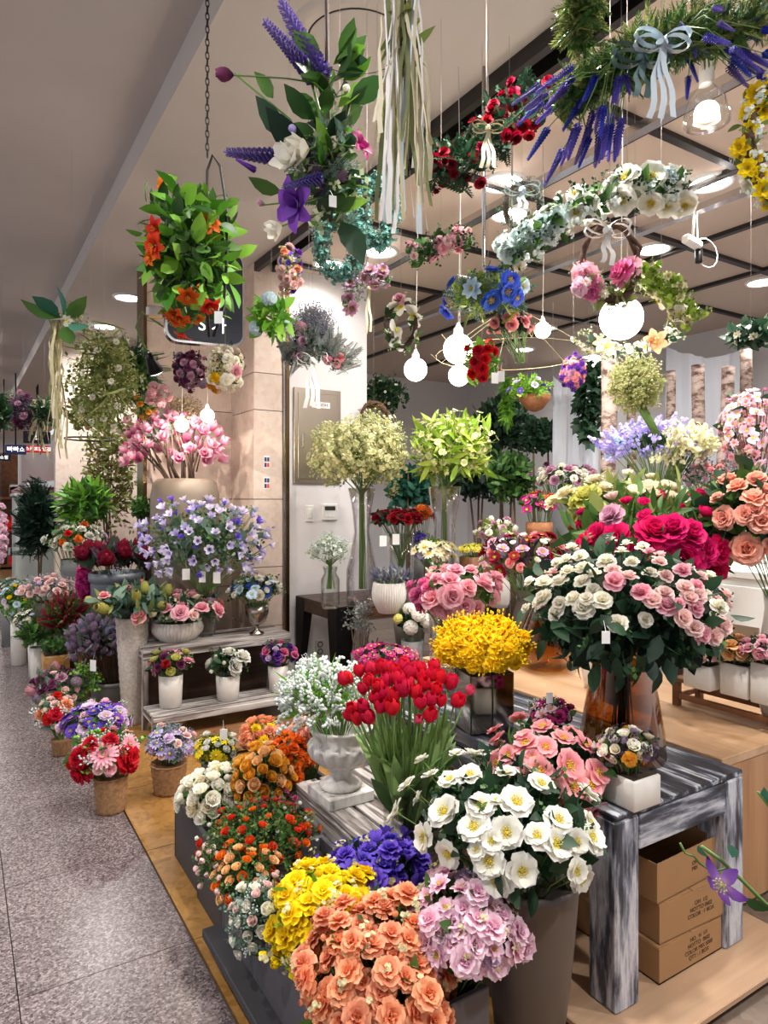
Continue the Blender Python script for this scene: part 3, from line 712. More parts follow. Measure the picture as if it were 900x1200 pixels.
# chrome lighting tracks hung under the inner ceiling
for i, (x, y0, y1) in enumerate([(2.72, -.4, 4.9), (3.77, 0, 6.2)]):
    t = thing('lighting_track', ['long chrome lighting track above the lavender swag', 'second chrome lighting track further into the shop behind the white anemone wreath'][i], 'lighting track', (x, y0, ZC-.16), 'ceiling lighting tracks')
    m = MB(); m.box((-.03, 0, -.02), (.03, y1-y0, .02)); part('rail', m, ['chrome'], t, False)
    for yy in (.3, (y1-y0)/2, y1-y0-.3):
        m = MB(); m.tube([(0, yy, .02), (0, yy, .16)], .008); part('hanger_rod', m, ['chrome'], t)
# walls
m = MB(); m.box((7.2, -2, 0), (7.4, 9, 3.45)); wr = struct('wall_right', m, ['shop_wall'])
m = MB(); m.box((3.07, 8.9, 0), (7.2, 9.1, 3.45)); struct('wall_back', m, ['shop_wall'])
m = MB(); m.box((-3, 24, 0), (7.4, 24.2, 3.6)); struct('wall_far', m, ['corridor_ceiling'])
m = MB(); m.box((2.62, 5.2, 0), (3.07, 5.9, 3.45)); m.box((2.3, 5.2, 0), (2.62, 5.9, 3.45)); wp = struct('wall_pillar', m, ['white_wall'])
m = MB(); m.box((2.03, 5.21, 0), (2.3, 5.72, 3.45)); core = struct('wall_corner', m, ['joint'])
zl = [0, .52, 1.0, 1.55, 2.27, 2.57, 3.05, 3.45]
for z0, z1 in zip(zl, zl[1:]):
    m = MB(); m.box((2.02, 5.195, z0+.003), (2.262, 5.215, z1-.003)); struct('stone_panel', m, ['marble'], core)
    m = MB(); m.box((2.015, 5.2, z0+.003), (2.035, 5.72, z1-.003)); struct('stone_panel', m, ['marble'], core)
m = MB(); m.box((2.265, 5.18, 0), (2.285, 5.21, 3.45)); struct('trim_1', m, ['chrome'])
m = MB(); m.box((2.285, 5.17, 0), (2.315, 5.21, 3.45)); struct('trim_2', m, ['bronze'])
m = MB(); m.box((1.3, 5.74, 0), (2.03, 5.9, 3.45)); wl = struct('wall_left', m, ['joint'])
zl = [0, .8, 1.55, 2.3, 3.0, 3.45]
for z0, z1 in zip(zl, zl[1:]):
    for x0, x1 in ((1.3, 1.66), (1.66, 2.025)):
        m = MB(); m.box((x0+.002, 5.72, z0+.003), (x1-.002, 5.745, z1-.003)); struct('stone_panel', m, ['marble'], wl)
m = MB(); m.box((1.27, 5.70, 0), (1.30, 5.92, 3.45)); struct('trim_3', m, ['bronze'])
m = MB(); m.box((.95, 8.6, 0), (3.06, 8.75, 3.45)); struct('wall_inner', m, ['marble'])
# ------------------------------------------------------------------ lamps
def downlight(px, py, label, r=.11, w=1.0, z=None, grp=None):
    p = G(px, py, ZC); 
    if p.x < .86: p = G(px, py, ZH); z = ZH
    else: z = ZC
    return lamp_at(p.x, p.y, z, label, r, w, grp)
def lamp_at(x, y, z, label, r=.11, w=1.0, grp=None):
    t = thing('ceiling_downlight', label, 'ceiling light', (x, y, z), grp)
    m = MB(); m.lathe([(r, -.004), (r+.005, -.016), (r+.025, -.014), (r+.03, 0)], 28, close=False); part('trim_ring', m, ['white_paint'], t)
    m = MB(); m.lathe([(.001, -.008), (r, -.008)], 24, close=False); m.f = [f[::-1] for f in m.f]; part('lens', m, ['emit_lamp'], t)
    l = bpy.data.lights.new('downlight', 'AREA'); l.shape = 'DISK'; l.size = r*1.6; l.energy = LAMP_W*w; l.color = (1, .965, .92); l.spread = math.radians(150)
    obj('light', l, t, (0, 0, -.03)); return t
for px, py, lb in [(150, 348, 'round downlight in the corridor ceiling left of the blue sign'), (122, 382, 'round downlight beyond the first, above the hanging straw bundle'), (386, 309, 'round downlight beside the pillar, above the mauve lotus wreath'),
                   (446, 294, 'round downlight beside the teal wreaths'), (590, 213, 'round downlight left of the lavender swag, above the bow wreath'), (597, 250, 'round downlight just under the bow wreath'), (832, 213, 'large round downlight right of the white anemone wreath'),
                   (766, 291, 'round downlight right of the vine wreath'), (614, 409, 'small downlight deep in the shop above the red rose bunch'), (640, 385, 'small downlight deep in the shop behind the bare bulb'),
                   (893, 330, 'downlight cut by the right edge of the photo'), (694, 417, 'small downlight far back above the violet wreath')]:
    downlight(px, py, lb, w={386: .12, 446: .3, 893: .3, 766: .6, 694: .3, 614: .4, 640: .4}.get(px, 1.0))
for i, (x, y) in enumerate([(1.4, -.6), (1.4, 1.6), (3.2, -.5), (3.3, 1.6), (-.8, 1.2), (-.8, 4.2), (-.8, 7.2), (4.9, 2.2)]):
    lamp_at(x, y, ZH if x < .86 else ZC, 'round ceiling downlight outside the photo, one of the rows that light the hall', grp='downlights outside the photo', w=.4 if x > 4 else 1.3)
for i in range(9):
    y = 10+1.6*i
    t = thing('ceiling_panel_light', ['nearest', 'second', 'third', 'fourth', 'fifth', 'sixth', 'seventh', 'eighth', 'farthest'][i]+' of the small square lights in the row far down the corridor ceiling', 'ceiling light', (-.12+.035*y, y, ZH), 'corridor lights far away')
    m = MB(); m.box((-.16, -.3, -.02), (.16, .3, 0)); part('panel', m, ['emit_far'], t, False)
def globe(px, py, rpx, d, label, cord_to=None, grp=None):
    c = P(px, py, d); r = rpx*d/F; t = thing('globe_bulb', label, 'light bulb', c, grp)
    m = MB(); m.ball((0, 0, 0), r, 24, 16); part('bulb', m, ['emit_globe'], t)
    m = MB(); m.lathe([(r*.3, r*.9), (r*.34, r*.98), (r*.32, r*1.35), (r*.2, r*1.5), (r*.1, r*1.75)], 16); part('socket', m, ['white_plastic'], t)
    top = ceil_z(c.x)-c.z; m = MB(); pts = [(0, 0, r*1.7), (.02, .01, r*1.7+(top-r*1.7)*.5), (0, 0, top)]; m.tube(pts, .002, 5); part('cord', m, ['wire_white'], t)
    l = bpy.data.lights.new('bulb_glow', 'POINT'); l.energy = 9; l.color = (1, .88, .72); l.shadow_soft_size = r*1.05; o = obj('light', l, t, (0, 0, -r*1.2))
    return t
globe(728, 373, 25, 2.6, 'large round globe bulb glowing under the grapevine wreath')
globe(537, 409, 17.5, 3.0, 'round globe bulb glowing under the blue anemone bunch')
globe(487, 433, 13.5, 3.3, 'small round globe bulb left of the others, under the white orchid ring')
globe(538, 440, 12.5, 3.6, 'small globe bulb half hidden behind the red rose bunch')
globe(636, 387, 9.5, 3.6, 'smallest globe bulb, hanging alone right of the pink rose bunch')
globe(243, 487, 8, 5.0, 'small globe bulb on the pillar side above the magnolia branches'); globe(213, 498, 8, 5.15, 'small globe bulb behind the magnolia branches')
# spot with a gooseneck by the sign
p = P(183, 437, 4.6); t = thing('gooseneck_spot', 'gooseneck spot lamp with a black head, glowing under the shop sign', 'spot lamp', p)
m = MB(); m.lathe([(.05, 0), (.052, .02), (.03, .1), (.018, .14)], 16); part('lamp_head', m, ['black_metal'], t, rot=(.3, -.5, 0))
m = MB(); m.lathe([(.001, -.002), (.046, -.002)], 16, close=False); m.f = [f[::-1] for f in m.f]; part('lens', m, ['emit_lamp'], t, rot=(.3, -.5, 0))
q = P(205, 392, 4.6)-p; m = MB(); m.tube([(-.065, -.03, .12), (-.14, -.05, .28), (-.1, 0, .4), (q.x, q.y, q.z)], .007, 6); m.tube([q, (q.x, q.y, ZC-p.z)], .007, 6); part('gooseneck', m, ['stem_green'], t)
l = bpy.data.lights.new('spot', 'SPOT'); l.energy = 40; l.spot_size = 1.8; l.color = (1, .86, .7); o = obj('light', l, t, (.02, -.01, -.03), (.3, -.35, 0))
# glass shade pendant behind the lavender
p = P(828, 128, 2.9); t = thing('glass_pendant', 'clear bell-shaped glass pendant lamp glowing behind the lavender swag', 'pendant lamp', p)
m = MB(); m.lathe([(.085, -.05), (.095, -.06), (.09, -.02), (.07, .05), (.03, .1), (.028, .11)], 24, close=False); part('lamp_shade', m, ['clear_glass'], t)
m = MB(); m.ball((0, 0, -.01), .05, 12, 8, 0, .8); part('bulb', m, ['emit_lamp'], t); m = MB(); m.lathe([(.03, .1), (.032, .22), (.012, .24)], 16); part('socket', m, ['white_plastic'], t)
m = MB(); m.tube([(0, 0, .24), (0, 0, ZC-p.z)], .004); part('cord', m, ['wire_white'], t)
# wire chandelier loops between the globes
p = P(600, 405, 3.4); t = thing('wire_chandelier', 'thin cream wire chandelier looping between the globe bulbs', 'chandelier', p)
for k in range(6):
    m = MB(); a = k*1.05; m.tube([(0, 0, .2), (.22*math.cos(a), .22*math.sin(a), .06), (.38*math.cos(a), .38*math.sin(a), -.05), (.44*math.cos(a), .44*math.sin(a), .0)], .0014, 5); part('arm', m, ['straw'], t)
m = MB(); m.tube([(.38*math.cos(i*.2618), .38*math.sin(i*.2618), -.05) for i in range(25)], .0014, 5); part('ring', m, ['straw'], t)
m = MB(); m.tube([(0, 0, .2), (0, 0, ZC-p.z)], .005); part('cord', m, ['wire_white'], t)
# silver pole dropping from the ceiling
p = P(567, 320, 3.0); m = MB(); m.tube([(0, 0, 0), (0, 0, ZC-p.z)], .008, 8); t = obj('drop_pole', m.mesh('drop_pole', ['chrome']), None, p); tag(t, 'thin silver pole dropping from the ceiling above the blue anemone bunch', 'pole')
# camera on the ceiling bar
p = P(812, 293, 4.2); t = thing('ceiling_camera', 'small white ceiling camera with a black lens and looped cables', 'camera', p)
m = MB(); m.box((-.09, -.03, .02), (.06, .03, .07), 0, .012); part('body', m, ['white_plastic'], t, False, rot=(0, .15, 0)); m = MB(); m.lathe([(.018, -.1), (.022, -.09), (.022, 0)], 12); part('lens', m, ['black_metal'], t, loc=(.06, 0, .03))
m = MB(); m.tube([(0, 0, .08), (.02, 0, .3), (0, 0, ZC-p.z)], .01); part('bracket', m, ['white_plastic'], t); m = MB(); m.tube([(.05, 0, .05)]+[(.17+.12*math.cos(2.6-i*.5), .02, .02+.09*math.sin(2.6-i*.5)) for i in range(11)]+[(.1, .04, .3), (.08, .05, ZC-p.z)], .004); part('cable', m, ['wire_white'], t)
# ------------------------------------------------------------------ on the pillar
t = thing('electric_panel', 'brushed steel electric cabinet let into the white wall of the pillar', 'electric panel', (2.36, 5.2, 1.68))
a, b = P(340, 455, 1), P(398, 455, 1)
m = MB(); m.box((0, -.02, 0), (.44, 0, .8), 0, .004); part('frame', m, ['steel'], t, False)
m = MB(); m.box((.035, -.026, .04), (.405, -.018, .76), 0, .003); dr = part('door', m, ['steel'], t, False)
m = MB(); m.box((.07, -.036, .3), (.09, -.024, .42), 0, .003); part('handle', m, ['chrome'], dr, False)
m = MB(); m.box((.16, -.0275, .64), (.33, -.0265, .69)); part('name_plate', m, ['tag'], dr, False)
def text(s, size, mat, parent, loc, rot, name='lettering', ext=.0006, align='CENTER'):
    c = bpy.data.curves.new(name, 'FONT'); c.body = s; c.size = size; c.align_x = align; c.align_y = 'CENTER'; c.extrude = ext; c.materials.append(MATS[mat])
    tmp = bpy.data.objects.new(name, c); me = bpy.data.meshes.new_from_object(tmp); me.name = name; bpy.data.objects.remove(tmp)
    return obj(name, me, parent, loc, rot)
text('K DDH', .036, 'print_ink', dr, (.25, -.029, .665), (math.pi/2, 0, 0))
t = thing('light_switch', 'white light switch on the pillar under the electric cabinet', 'switch', (2.47, 5.2, 1.36)); m = MB(); m.box((0, -.012, 0), (.075, 0, .14), 0, .004); part('plate', m, ['white_plastic'], t, False); m = MB(); m.box((.022, -.018, .03), (.053, -.01, .11), 0, .003); part('rocker', m, ['white_plastic'], t, False)
t = thing('thermostat', 'white wall thermostat with a dark display beside the light switch', 'thermostat', (2.62, 5.2, 1.37)); m = MB(); m.box((0, -.02, 0), (.15, 0, .14), 0, .006); part('case', m, ['white_plastic'], t, False); m = MB(); m.box((.025, -.022, .085), (.125, -.019, .12)); part('display', m, ['lcd'], t, False)
for k in range(3): m = MB(); m.box((.03+.035*k, -.024, .03), (.05+.035*k, -.019, .045)); part('button', m, ['tag'], t, False)
t = thing('wall_socket', 'white wall socket low on the pillar under the dark worktable', 'socket', (2.56, 5.2, .22)); m = MB(); m.box((0, -.012, 0), (.09, 0, .14), 0, .004); part('plate', m, ['white_plastic'], t, False)
for z in (.04, .1): m = MB(); m.lathe([(.018, -.013), (.022, -.016), (.026, -.012)], 14, close=False); part('outlet', m, ['dark_metal'], t, loc=(.045, 0, z), rot=(-math.pi/2, 0, 0)).location = (.045, 0, z)
for z, lb in ((1.8, 'upper small blue and red sticker on the stone pillar'), (1.63, 'lower small blue and red sticker on the stone pillar')):
    t = thing('sticker', lb, 'sticker', (2.1, 5.194, z)); m = MB(); m.box((0, -.002, 0), (.05, 0, .1)); part('paper', m, ['tag'], t, False)
    for k in range(4): m = MB(); m.box((.004+.024*(k % 2), -.003, .01+.045*(k//2)), (.024+.022*(k % 2), -.001, .045+.045*(k//2))); part('print', m, ['red_sign' if k == 1 else 'blue_sign'], t, False)
# shop sign
p = P(183, 330, 4.5); t = thing('shop_sign', 'dark blue rounded shop sign with white letters behind the orange flowers', 'sign', P(240, 405, 4.4))
def rrect(w, h, r, th, n=6):
    pts = []
    for cx, cy, a0 in ((w/2-r, -h/2+r, -90), (w/2-r, h/2-r, 0), (-w/2+r, h/2-r, 90), (-w/2+r, -h/2+r, 180)):
        for i in range(n+1): a = math.radians(a0+90*i/n); pts.append((cx+r*math.cos(a), cy+r*math.sin(a)))
    k = len(pts); b = MB(); b.add([(x, -th/2, z) for x, z in pts]+[(x, th/2, z) for x, z in pts], [tuple(range(k)), tuple(range(2*k-1, k-1, -1))]+[(i, i+k, (i+1) % k+k, (i+1) % k) for i in range(k)]); return b
SW, SH = .50, .62
part('face', rrect(SW-.03, SH-.03, .07, .085), ['navy_sign'], t, False, (0, 0, SH/2)); part('frame', rrect(SW, SH, .08, .07), ['chrome'], t, False, (0, 0, SH/2))
text('S 가', .11, 'sign_white', t, (.04, -.045, .12), (math.pi/2, 0, 0))
m = MB(); m.box((-.36, -.02, .14), (-.25, .02, .22), 0, .015); part('bracket', m, ['chrome'], t, False); m = MB(); m.tube([(.12, 0, SH), (.12, 0, ZC-t.location.z)], .012); m.tube([(-.12, 0, SH), (-.12, 0, ZC-t.location.z)], .012); part('hanger_rod', m, ['chrome'], t)
t.rotation_euler = (0, 0, -.12)
# ------------------------------------------------------------------ far end of the corridor
def fbox(name, label, cat, x0, y0, x1, y1, d, dep, mat, z_=None, grp=None):
    a, b = P(x0, y1, d), P(x1, y0, d); w = (x1-x0)*d/F; m = MB(); m.box((0, -.03, 0), (w, dep, b.z-a.z), 0, .006); o = obj(name, m.mesh(name, [mat], False), None, a, (0, 0, -YAW*.0)); tag(o, label, cat, grp); return o
p = P(18, 578, 8.0); m = MB()
t = thing('display_counter', 'tall pale grey counter at the far left behind the dark evergreen shrub', 'counter', (p.x, p.y, 0))
m.box((0, 0, 0), (1.35, .6, p.z-.04), 0, .01); part('body', m, ['counter_grey'], t, False); m = MB(); m.box((-.02, -.02, p.z-.04), (1.37, .62, p.z), 0, .008); part('counter_top', m, ['counter_grey'], t, False)
for i, (px, mt) in enumerate(((28, 'mauve_cloth'), (55, 'mauve_cloth'), (44, 'cloth_white'), (66, 'cloth_white'))):
    q = P(px, 576, 8.05); m = MB(); rn = random.Random(i); nn = 14
    vs = [(.15*math.cos(6.283*j/nn)*f+.0, .1*math.sin(6.283*j/nn)*f, hh+rn.uniform(-.008, .008)) for f, hh in ((1.1, 0), (1.15, .03), (.9, .06), (.4, .075)) for j in range(nn)]
    m.add(vs, [(r*nn+j, r*nn+(j+1) % nn, (r+1)*nn+(j+1) % nn, (r+1)*nn+j) for r in range(3) for j in range(nn)]+[tuple(range(3*nn, 4*nn))])
    o = obj('folded_cloth', m.mesh('folded_cloth', [mt]), None, (q.x+.05, q.y+.2, 1.62+(0 if i < 2 else .08))); o.location.z = p.z+(.0 if i < 2 else .075)
    tag(o, ['folded mauve cloth on the pale grey counter, left', 'folded mauve cloth on the pale grey counter, right', 'white cloth heaped on the left mauve cloth', 'white cloth heaped on the right mauve cloth'][i], 'cloth')
for x0, y0, x1, y1, d, mat, s, nm, lb in [(6, 521, 28, 532, 11, 'blue_sign', '빠빠쇼', 'shop_sign', 'small dark blue shop sign with white letters far down the corridor'), (30, 522, 56, 530, 11.2, 'red_sign', '스카프할인점', 'shop_sign', 'small red shop sign with white letters beside the blue one'),
                                  (27, 505, 56, 519, 11.4, 'navy_sign', 'L', 'shop_sign', 'black shop sign above the small red one'), (-4, 532, 11, 540, 11.6, 'navy_sign', '쇼핑', 'shop_sign', 'small black sign at the left edge under the blue one'), (74, 466, 90, 484, 9.3, 'navy_sign', '이미', 'shop_sign', 'black lit sign half hidden behind the straw bundle')]:
    o = fbox(nm, lb, 'sign', x0, y0, x1, y1, d, .05, mat); text(s, (y1-y0)*.62*d/F, 'sign_white', o, ((x1-x0)/2*d/F, -.034, (y1-y0)/2*d/F), (math.pi/2, 0, 0))
    m = MB(); w = (x1-x0)/2*d/F; m.tube([(w, .02, (y1-y0)*d/F), (w, .02, ceil_z(o.location.x)-o.location.z)], .012); part('hanger_rod', m, ['dark_metal'], o)
# far shop fronts
for x0, x1, d, mt, lb in [(0, 24, 15, 'brown_y', 'warm wooden shop front far down the corridor at the left edge'), (25, 62, 14, 'white_wall', 'white shop stall far down the corridor under the red sign')]:
    a = P(x0, 585, d); o = thing('shop_stall', lb, 'shop stall', (a.x, a.y, 0)); w = (x1-x0)*d/F
    for k in range(3): m = MB(); m.box((0, 0, .05+.75*k), (w, .5, .1+.75*k)); part('shelf', m, [mt], o, False)
    m = MB(); m.box((0, .45, 0), (w, .5, 2.6)); part('back_panel', m, [mt], o, False); m = MB(); m.box((-.03, 0, 0), (0, .5, 2.6)); m.box((w, 0, 0), (w+.03, .5, 2.6)); part('side_panel', m, ['white_wall'], o, False)
    rn = random.Random(x1)
    for k in range(14): m = MB(); xx = rn.uniform(.1, w-.2); zz = .1+.75*(k % 3); hh = rn.uniform(.15, .4); m.box((xx, .08, zz), (xx+rn.uniform(.08, .16), .3, zz+hh)); part('goods', m, [rn.choice(['peachy', 'cloth_white', 'taupe', 'tag', 'red_sign', 'cardboard'] if 'peachy' in MATS else ['cloth_white', 'taupe', 'tag', 'red_sign', 'cardboard'])], o, False)
# ------------------------------------------------------------------ furniture
def board(name, lo, hi, mat, parent, bev=.003, rot=None):
    c = [(a+b)/2 for a, b in zip(lo, hi)]; m = MB(); m.box([a-q for a, q in zip(lo, c)], [b-q for b, q in zip(hi, c)], 0, bev); return part(name, m, [mat], parent, False, c, rot)
# distressed table, front right
t = thing('distressed_table', 'black and white distressed wooden table with cardboard boxes under it', 'table', (1.62, 1.32, .05)); TW, TL, TZ = .65, 1.45, .58
for i in range(1): board('tabletop', (.002, .004, TZ-.02), (TW-.002, TL-.004, TZ), 'distressed_y', t, .003)
for x, y in ((0, 0), (TW-.105, 0), (0, TL-.105), (TW-.105, TL-.105)): board('leg', (x, y+.002, 0), (x+.105, y+.107, TZ-.021), 'distressed_z', t, .006)
board('apron', (.106, .002, TZ-.125), (TW-.106, .04, TZ-.022), 'distressed_x', t); board('apron', (.106, TL-.05, TZ-.125), (TW-.106, TL-.012, TZ-.03), 'distressed_x', t)
board('apron', (.012, .108, TZ-.125), (.05, TL-.108, TZ-.03), 'distressed_y', t); board('apron', (TW-.05, .108, TZ-.125), (TW-.012, TL-.108, TZ-.03), 'distressed_y', t)
t = thing('base_board', 'pale plywood board on low runners under the distressed table', 'board', (1.5, 1.18, 0))
board('deck', (0, 0, .03), (.93, 1.95, .05), 'ply_x', t); [board('runner', (.02, y, 0), (.9, y+.06, .03), 'dark_x', t) for y in (.05, .9, 1.8)]
# cardboard boxes
for i, (x, y, z, rz, h, tx, op, lb) in enumerate([(1.835, 1.335, .052, .0, .108, 'NO.  H  1/1\nNOTTO  0602\nCOLOR MIX 5000\nQTY : 1 BOX', 0, 'bottom cardboard box of the stack under the distressed table, printed on its front'),
                                         (1.85, 1.345, .164, -.04, .12, 'ON  1/2\nNOTTO 0602\nCOLOR : 1 BOX', 0, 'middle cardboard box of the stack, tilted over the bottom one'), (1.845, 1.35, .288, .03, .125, 'ON\nMIX', 1, 'top cardboard box of the stack, open and leaning back')]):
    t = thing('cardboard_box', lb, 'box', (x, y, z), None, rz); w, dp, th = .325, .5, .004
    m = MB(); m.box((0, 0, 0), (w, dp, th)); part('bottom_panel', m, ['cardboard'], t, False)
    for lo, hi in (((0, 0, 0), (w, th, h)), ((0, dp-th, 0), (w, dp, h)), ((0, th, 0), (th, dp-th, h)), ((w-th, th, 0), (w, dp-th, h))):
        m = MB(); m.box(lo, hi); part('side_panel', m, ['cardboard'], t, False)
    if not op:
        for lo, hi in (((.003, .003, h), (w/2-.002, dp-.003, h+.003)), ((w/2+.002, .003, h), (w-.003, dp-.003, h+.003))): m = MB(); m.box(lo, hi); part('flap', m, ['cardboard'], t, False)
    else:
        m = MB(); m.box((0, 0, 0), (w, .003, .1)); part('flap', m, ['cardboard'], t, False, (0, dp-.003, h-.002), (-.5, 0, 0))
        m = MB(); m.box((0, 0, 0), (.003, dp, .06)); part('flap', m, ['cardboard'], t, False, (w-.003, 0, h-.002), (0, .9, 0))
    o = text(tx, .019, 'print_ink', t, (w*.62, -.0012, h*.52), (math.pi/2, 0, 0), 'printing', .0002)
# long oak console
t = thing('oak_console', 'long pale oak console behind the distressed table', 'console', (2.37, 1.46, 0)); CL = 1.9
for k in range(2): board('top_board', (.0+.44*k, 0, .565), (.437+.44*k, CL, .6), 'oak_y', t, .003)
board('end_panel', (.012, .006, .02), (.87, .04, .565), 'oak_z', t); board('end_panel', (.012, CL-.04, .02), (.87, CL-.006, .565), 'oak_z', t); board('front_panel', (.03, .04, .02), (.05, CL-.04, .565), 'dark_x', t); board('plinth', (.06, .05, 0), (.8, CL-.05, .02), 'dark_x', t)
# low slatted riser on the console
t = thing('slatted_riser', 'low brown wooden riser on the oak console carrying white square pots', 'riser', (2.8, 1.15, .6)); rl, rw, rh = .82, .2, .13
for k in range(3): board('slat', (.07*k, 0, rh-.018), (.06+.07*k, rl, rh), 'brown_y', t, .002)
for x, y in ((0, .0), (0, rl-.03), (rw-.03, 0), (rw-.03, rl-.03)): board('leg', (x, y, 0), (x+.03, y+.03, rh-.018), 'brown_y', t, .002)
for x in (.004, rw-.022): board('rail', (x, .03, .035), (x+.018, rl-.03, .06), 'brown_y', t, .002)
board('cross_rail', (.03, .006, .035), (rw-.03, .022, .055), 'brown_y', t, .002); board('cross_rail', (.03, rl-.022, .035), (rw-.03, rl-.006, .055), 'brown_y', t, .002)
# white cabinet behind
t = thing('white_cabinet', 'white display cabinet behind the oak console carrying tall flowers', 'cabinet', (3.45, .6, 0)); board('body', (0, 0, .06), (.5, 2.5, 1.14), 'white_paint', t, .004); board('cabinet_top', (-.02, -.02, 1.14), (.52, 2.52, 1.18), 'white_paint', t, .004)
for k in range(4):
    y = .04+.62*k; dr = board('door', (-.016, y, .1), (0, y+.58, 1.1), 'white_paint', t, .003); m = MB(); m.box((-.004, -.25, -.42), (.001, .25, .0)); part('inset_panel', m, ['steel' if k == 2 else 'white_wall'], dr, False, (-.008, 0, .3))
# stepped whitewashed stand
t = thing('stepped_stand', 'whitewashed two-step slatted display stand in front of the stone pillar', 'display stand', (1.05, 4.44, 0))
def slats(t, x0, x1, y0, y1, z, n, mat, axis, th=.016, gap=.012):
    L = (y1-y0) if axis == 0 else (x1-x0)
    for k in range(n):
        a = L*k/n; b = L*(k+1)/n-gap
        board('slat', (x0, y0+a, z-th) if axis == 0 else (x0+a, y0, z-th), (x1, y0+b, z) if axis == 0 else (x0+b, y1, z), mat, t, .002)
slats(t, 0, 1.07, .28, .66, .55, 6, 'whitewash_x', 0); slats(t, 0, 1.07, 0, .28, .17, 5, 'whitewash_x', 0)
board('front_rail', (0, .268, .48), (1.07, .284, .534), 'whitewash_x', t); board('front_rail', (0, -.012, .115), (1.07, .004, .156), 'whitewash_x', t)
for x in (.0, 1.03):
    for y, h in ((.29, .534), (.62, .534), (.005, .154)): board('leg', (x, y, 0), (x+.04, y+.035, h), 'whitewash_z', t)
    board('side_rail', (x, .325, .48), (x+.02, .62, .53), 'whitewash_y', t); board('side_rail', (x, .04, .11), (x+.02, .29, .15), 'whitewash_y', t)
board('back_panel', (.04, .64, .0), (1.03, .655, .53), 'dark_x', t)
# slatted crate with the urn
t = thing('slatted_crate', 'greyed slatted wooden stool under the white urn and the tulips', 'stool', (1.18, 1.98, 0)); KL, KW, KZ = .60, .44, .38
slats(t, 0, KW, 0, KL, KZ, 4, 'whitewash_y', 1, .02, .014)
board('side_board', (-.008, 0, KZ-.12), (.012, KL, KZ-.022), 'whitewash_y', t); board('side_board', (KW-.012, 0, KZ-.12), (KW+.008, KL, KZ-.022), 'whitewash_y', t); board('end_board', (.012, 0, KZ-.12), (KW-.012, .018, KZ-.022), 'whitewash_x', t); board('end_board', (.012, KL-.018, KZ-.12), (KW-.012, KL, KZ-.022), 'whitewash_x', t)
for x in (.012, KW-.062):
    for y in (.02, KL-.07): board('leg', (x, y, 0), (x+.05, y+.05, KZ-.02), 'whitewash_z', t)
# planter boxes holding the bunches in front
def planter(lb, x, y, w, l, h, z=0, mat='planter_grey'):
    t = thing('planter_box', lb, 'planter', (x, y, z)); th = .018
    for lo, hi in (((0, 0, 0), (w, th, h)), ((0, l-th, 0), (w, l, h)), ((0, th, 0), (th, l-th, h)), ((w-th, th, 0), (w, l-th, h))): m = MB(); m.box(lo, hi, 0, .003); part('side_board', m, [mat], t, False)
    m = MB(); m.box((th, th, 0), (w-th, l-th, h-.05)); part('soil', m, ['soil'], t, False); return t
t = thing('flat_trolley', 'dark flat trolley under the front planter box, its edge sticking out on the granite side', 'trolley', (.70, 1.28, 0)); board('deck', (0, 0, .07), (.46, 1.0, .1), 'planter_dark', t)
for x, y in ((.05, .08), (.05, .9), (.4, .08), (.4, .9)): m = MB(); m.lathe([(.001, -.012), (.03, -.012), (.035, -.008), (.035, .008), (.03, .012), (.001, .012)], 14); part('wheel', m, ['black_metal'], t, True, (x, y, .035), (0, math.pi/2, 0)); m = MB(); m.box((-.012, -.02, -.0), (.012, .02, .04)); part('fork', m, ['steel'], t, False, (x+.02, y, .032))
planter('grey planter box in front, holding the peach, yellow and orange bunches', .76, 1.32, .38, .93, .22, .1)
planter('dark planter box in the middle, holding the wild orange roses and blush buds', .79, 2.28, .37, .36, .28, 0, 'planter_dark'); planter('dark planter box further back, holding the white and golden ranunculus', .80, 2.66, .66, .34, .26, 0, 'planter_dark')
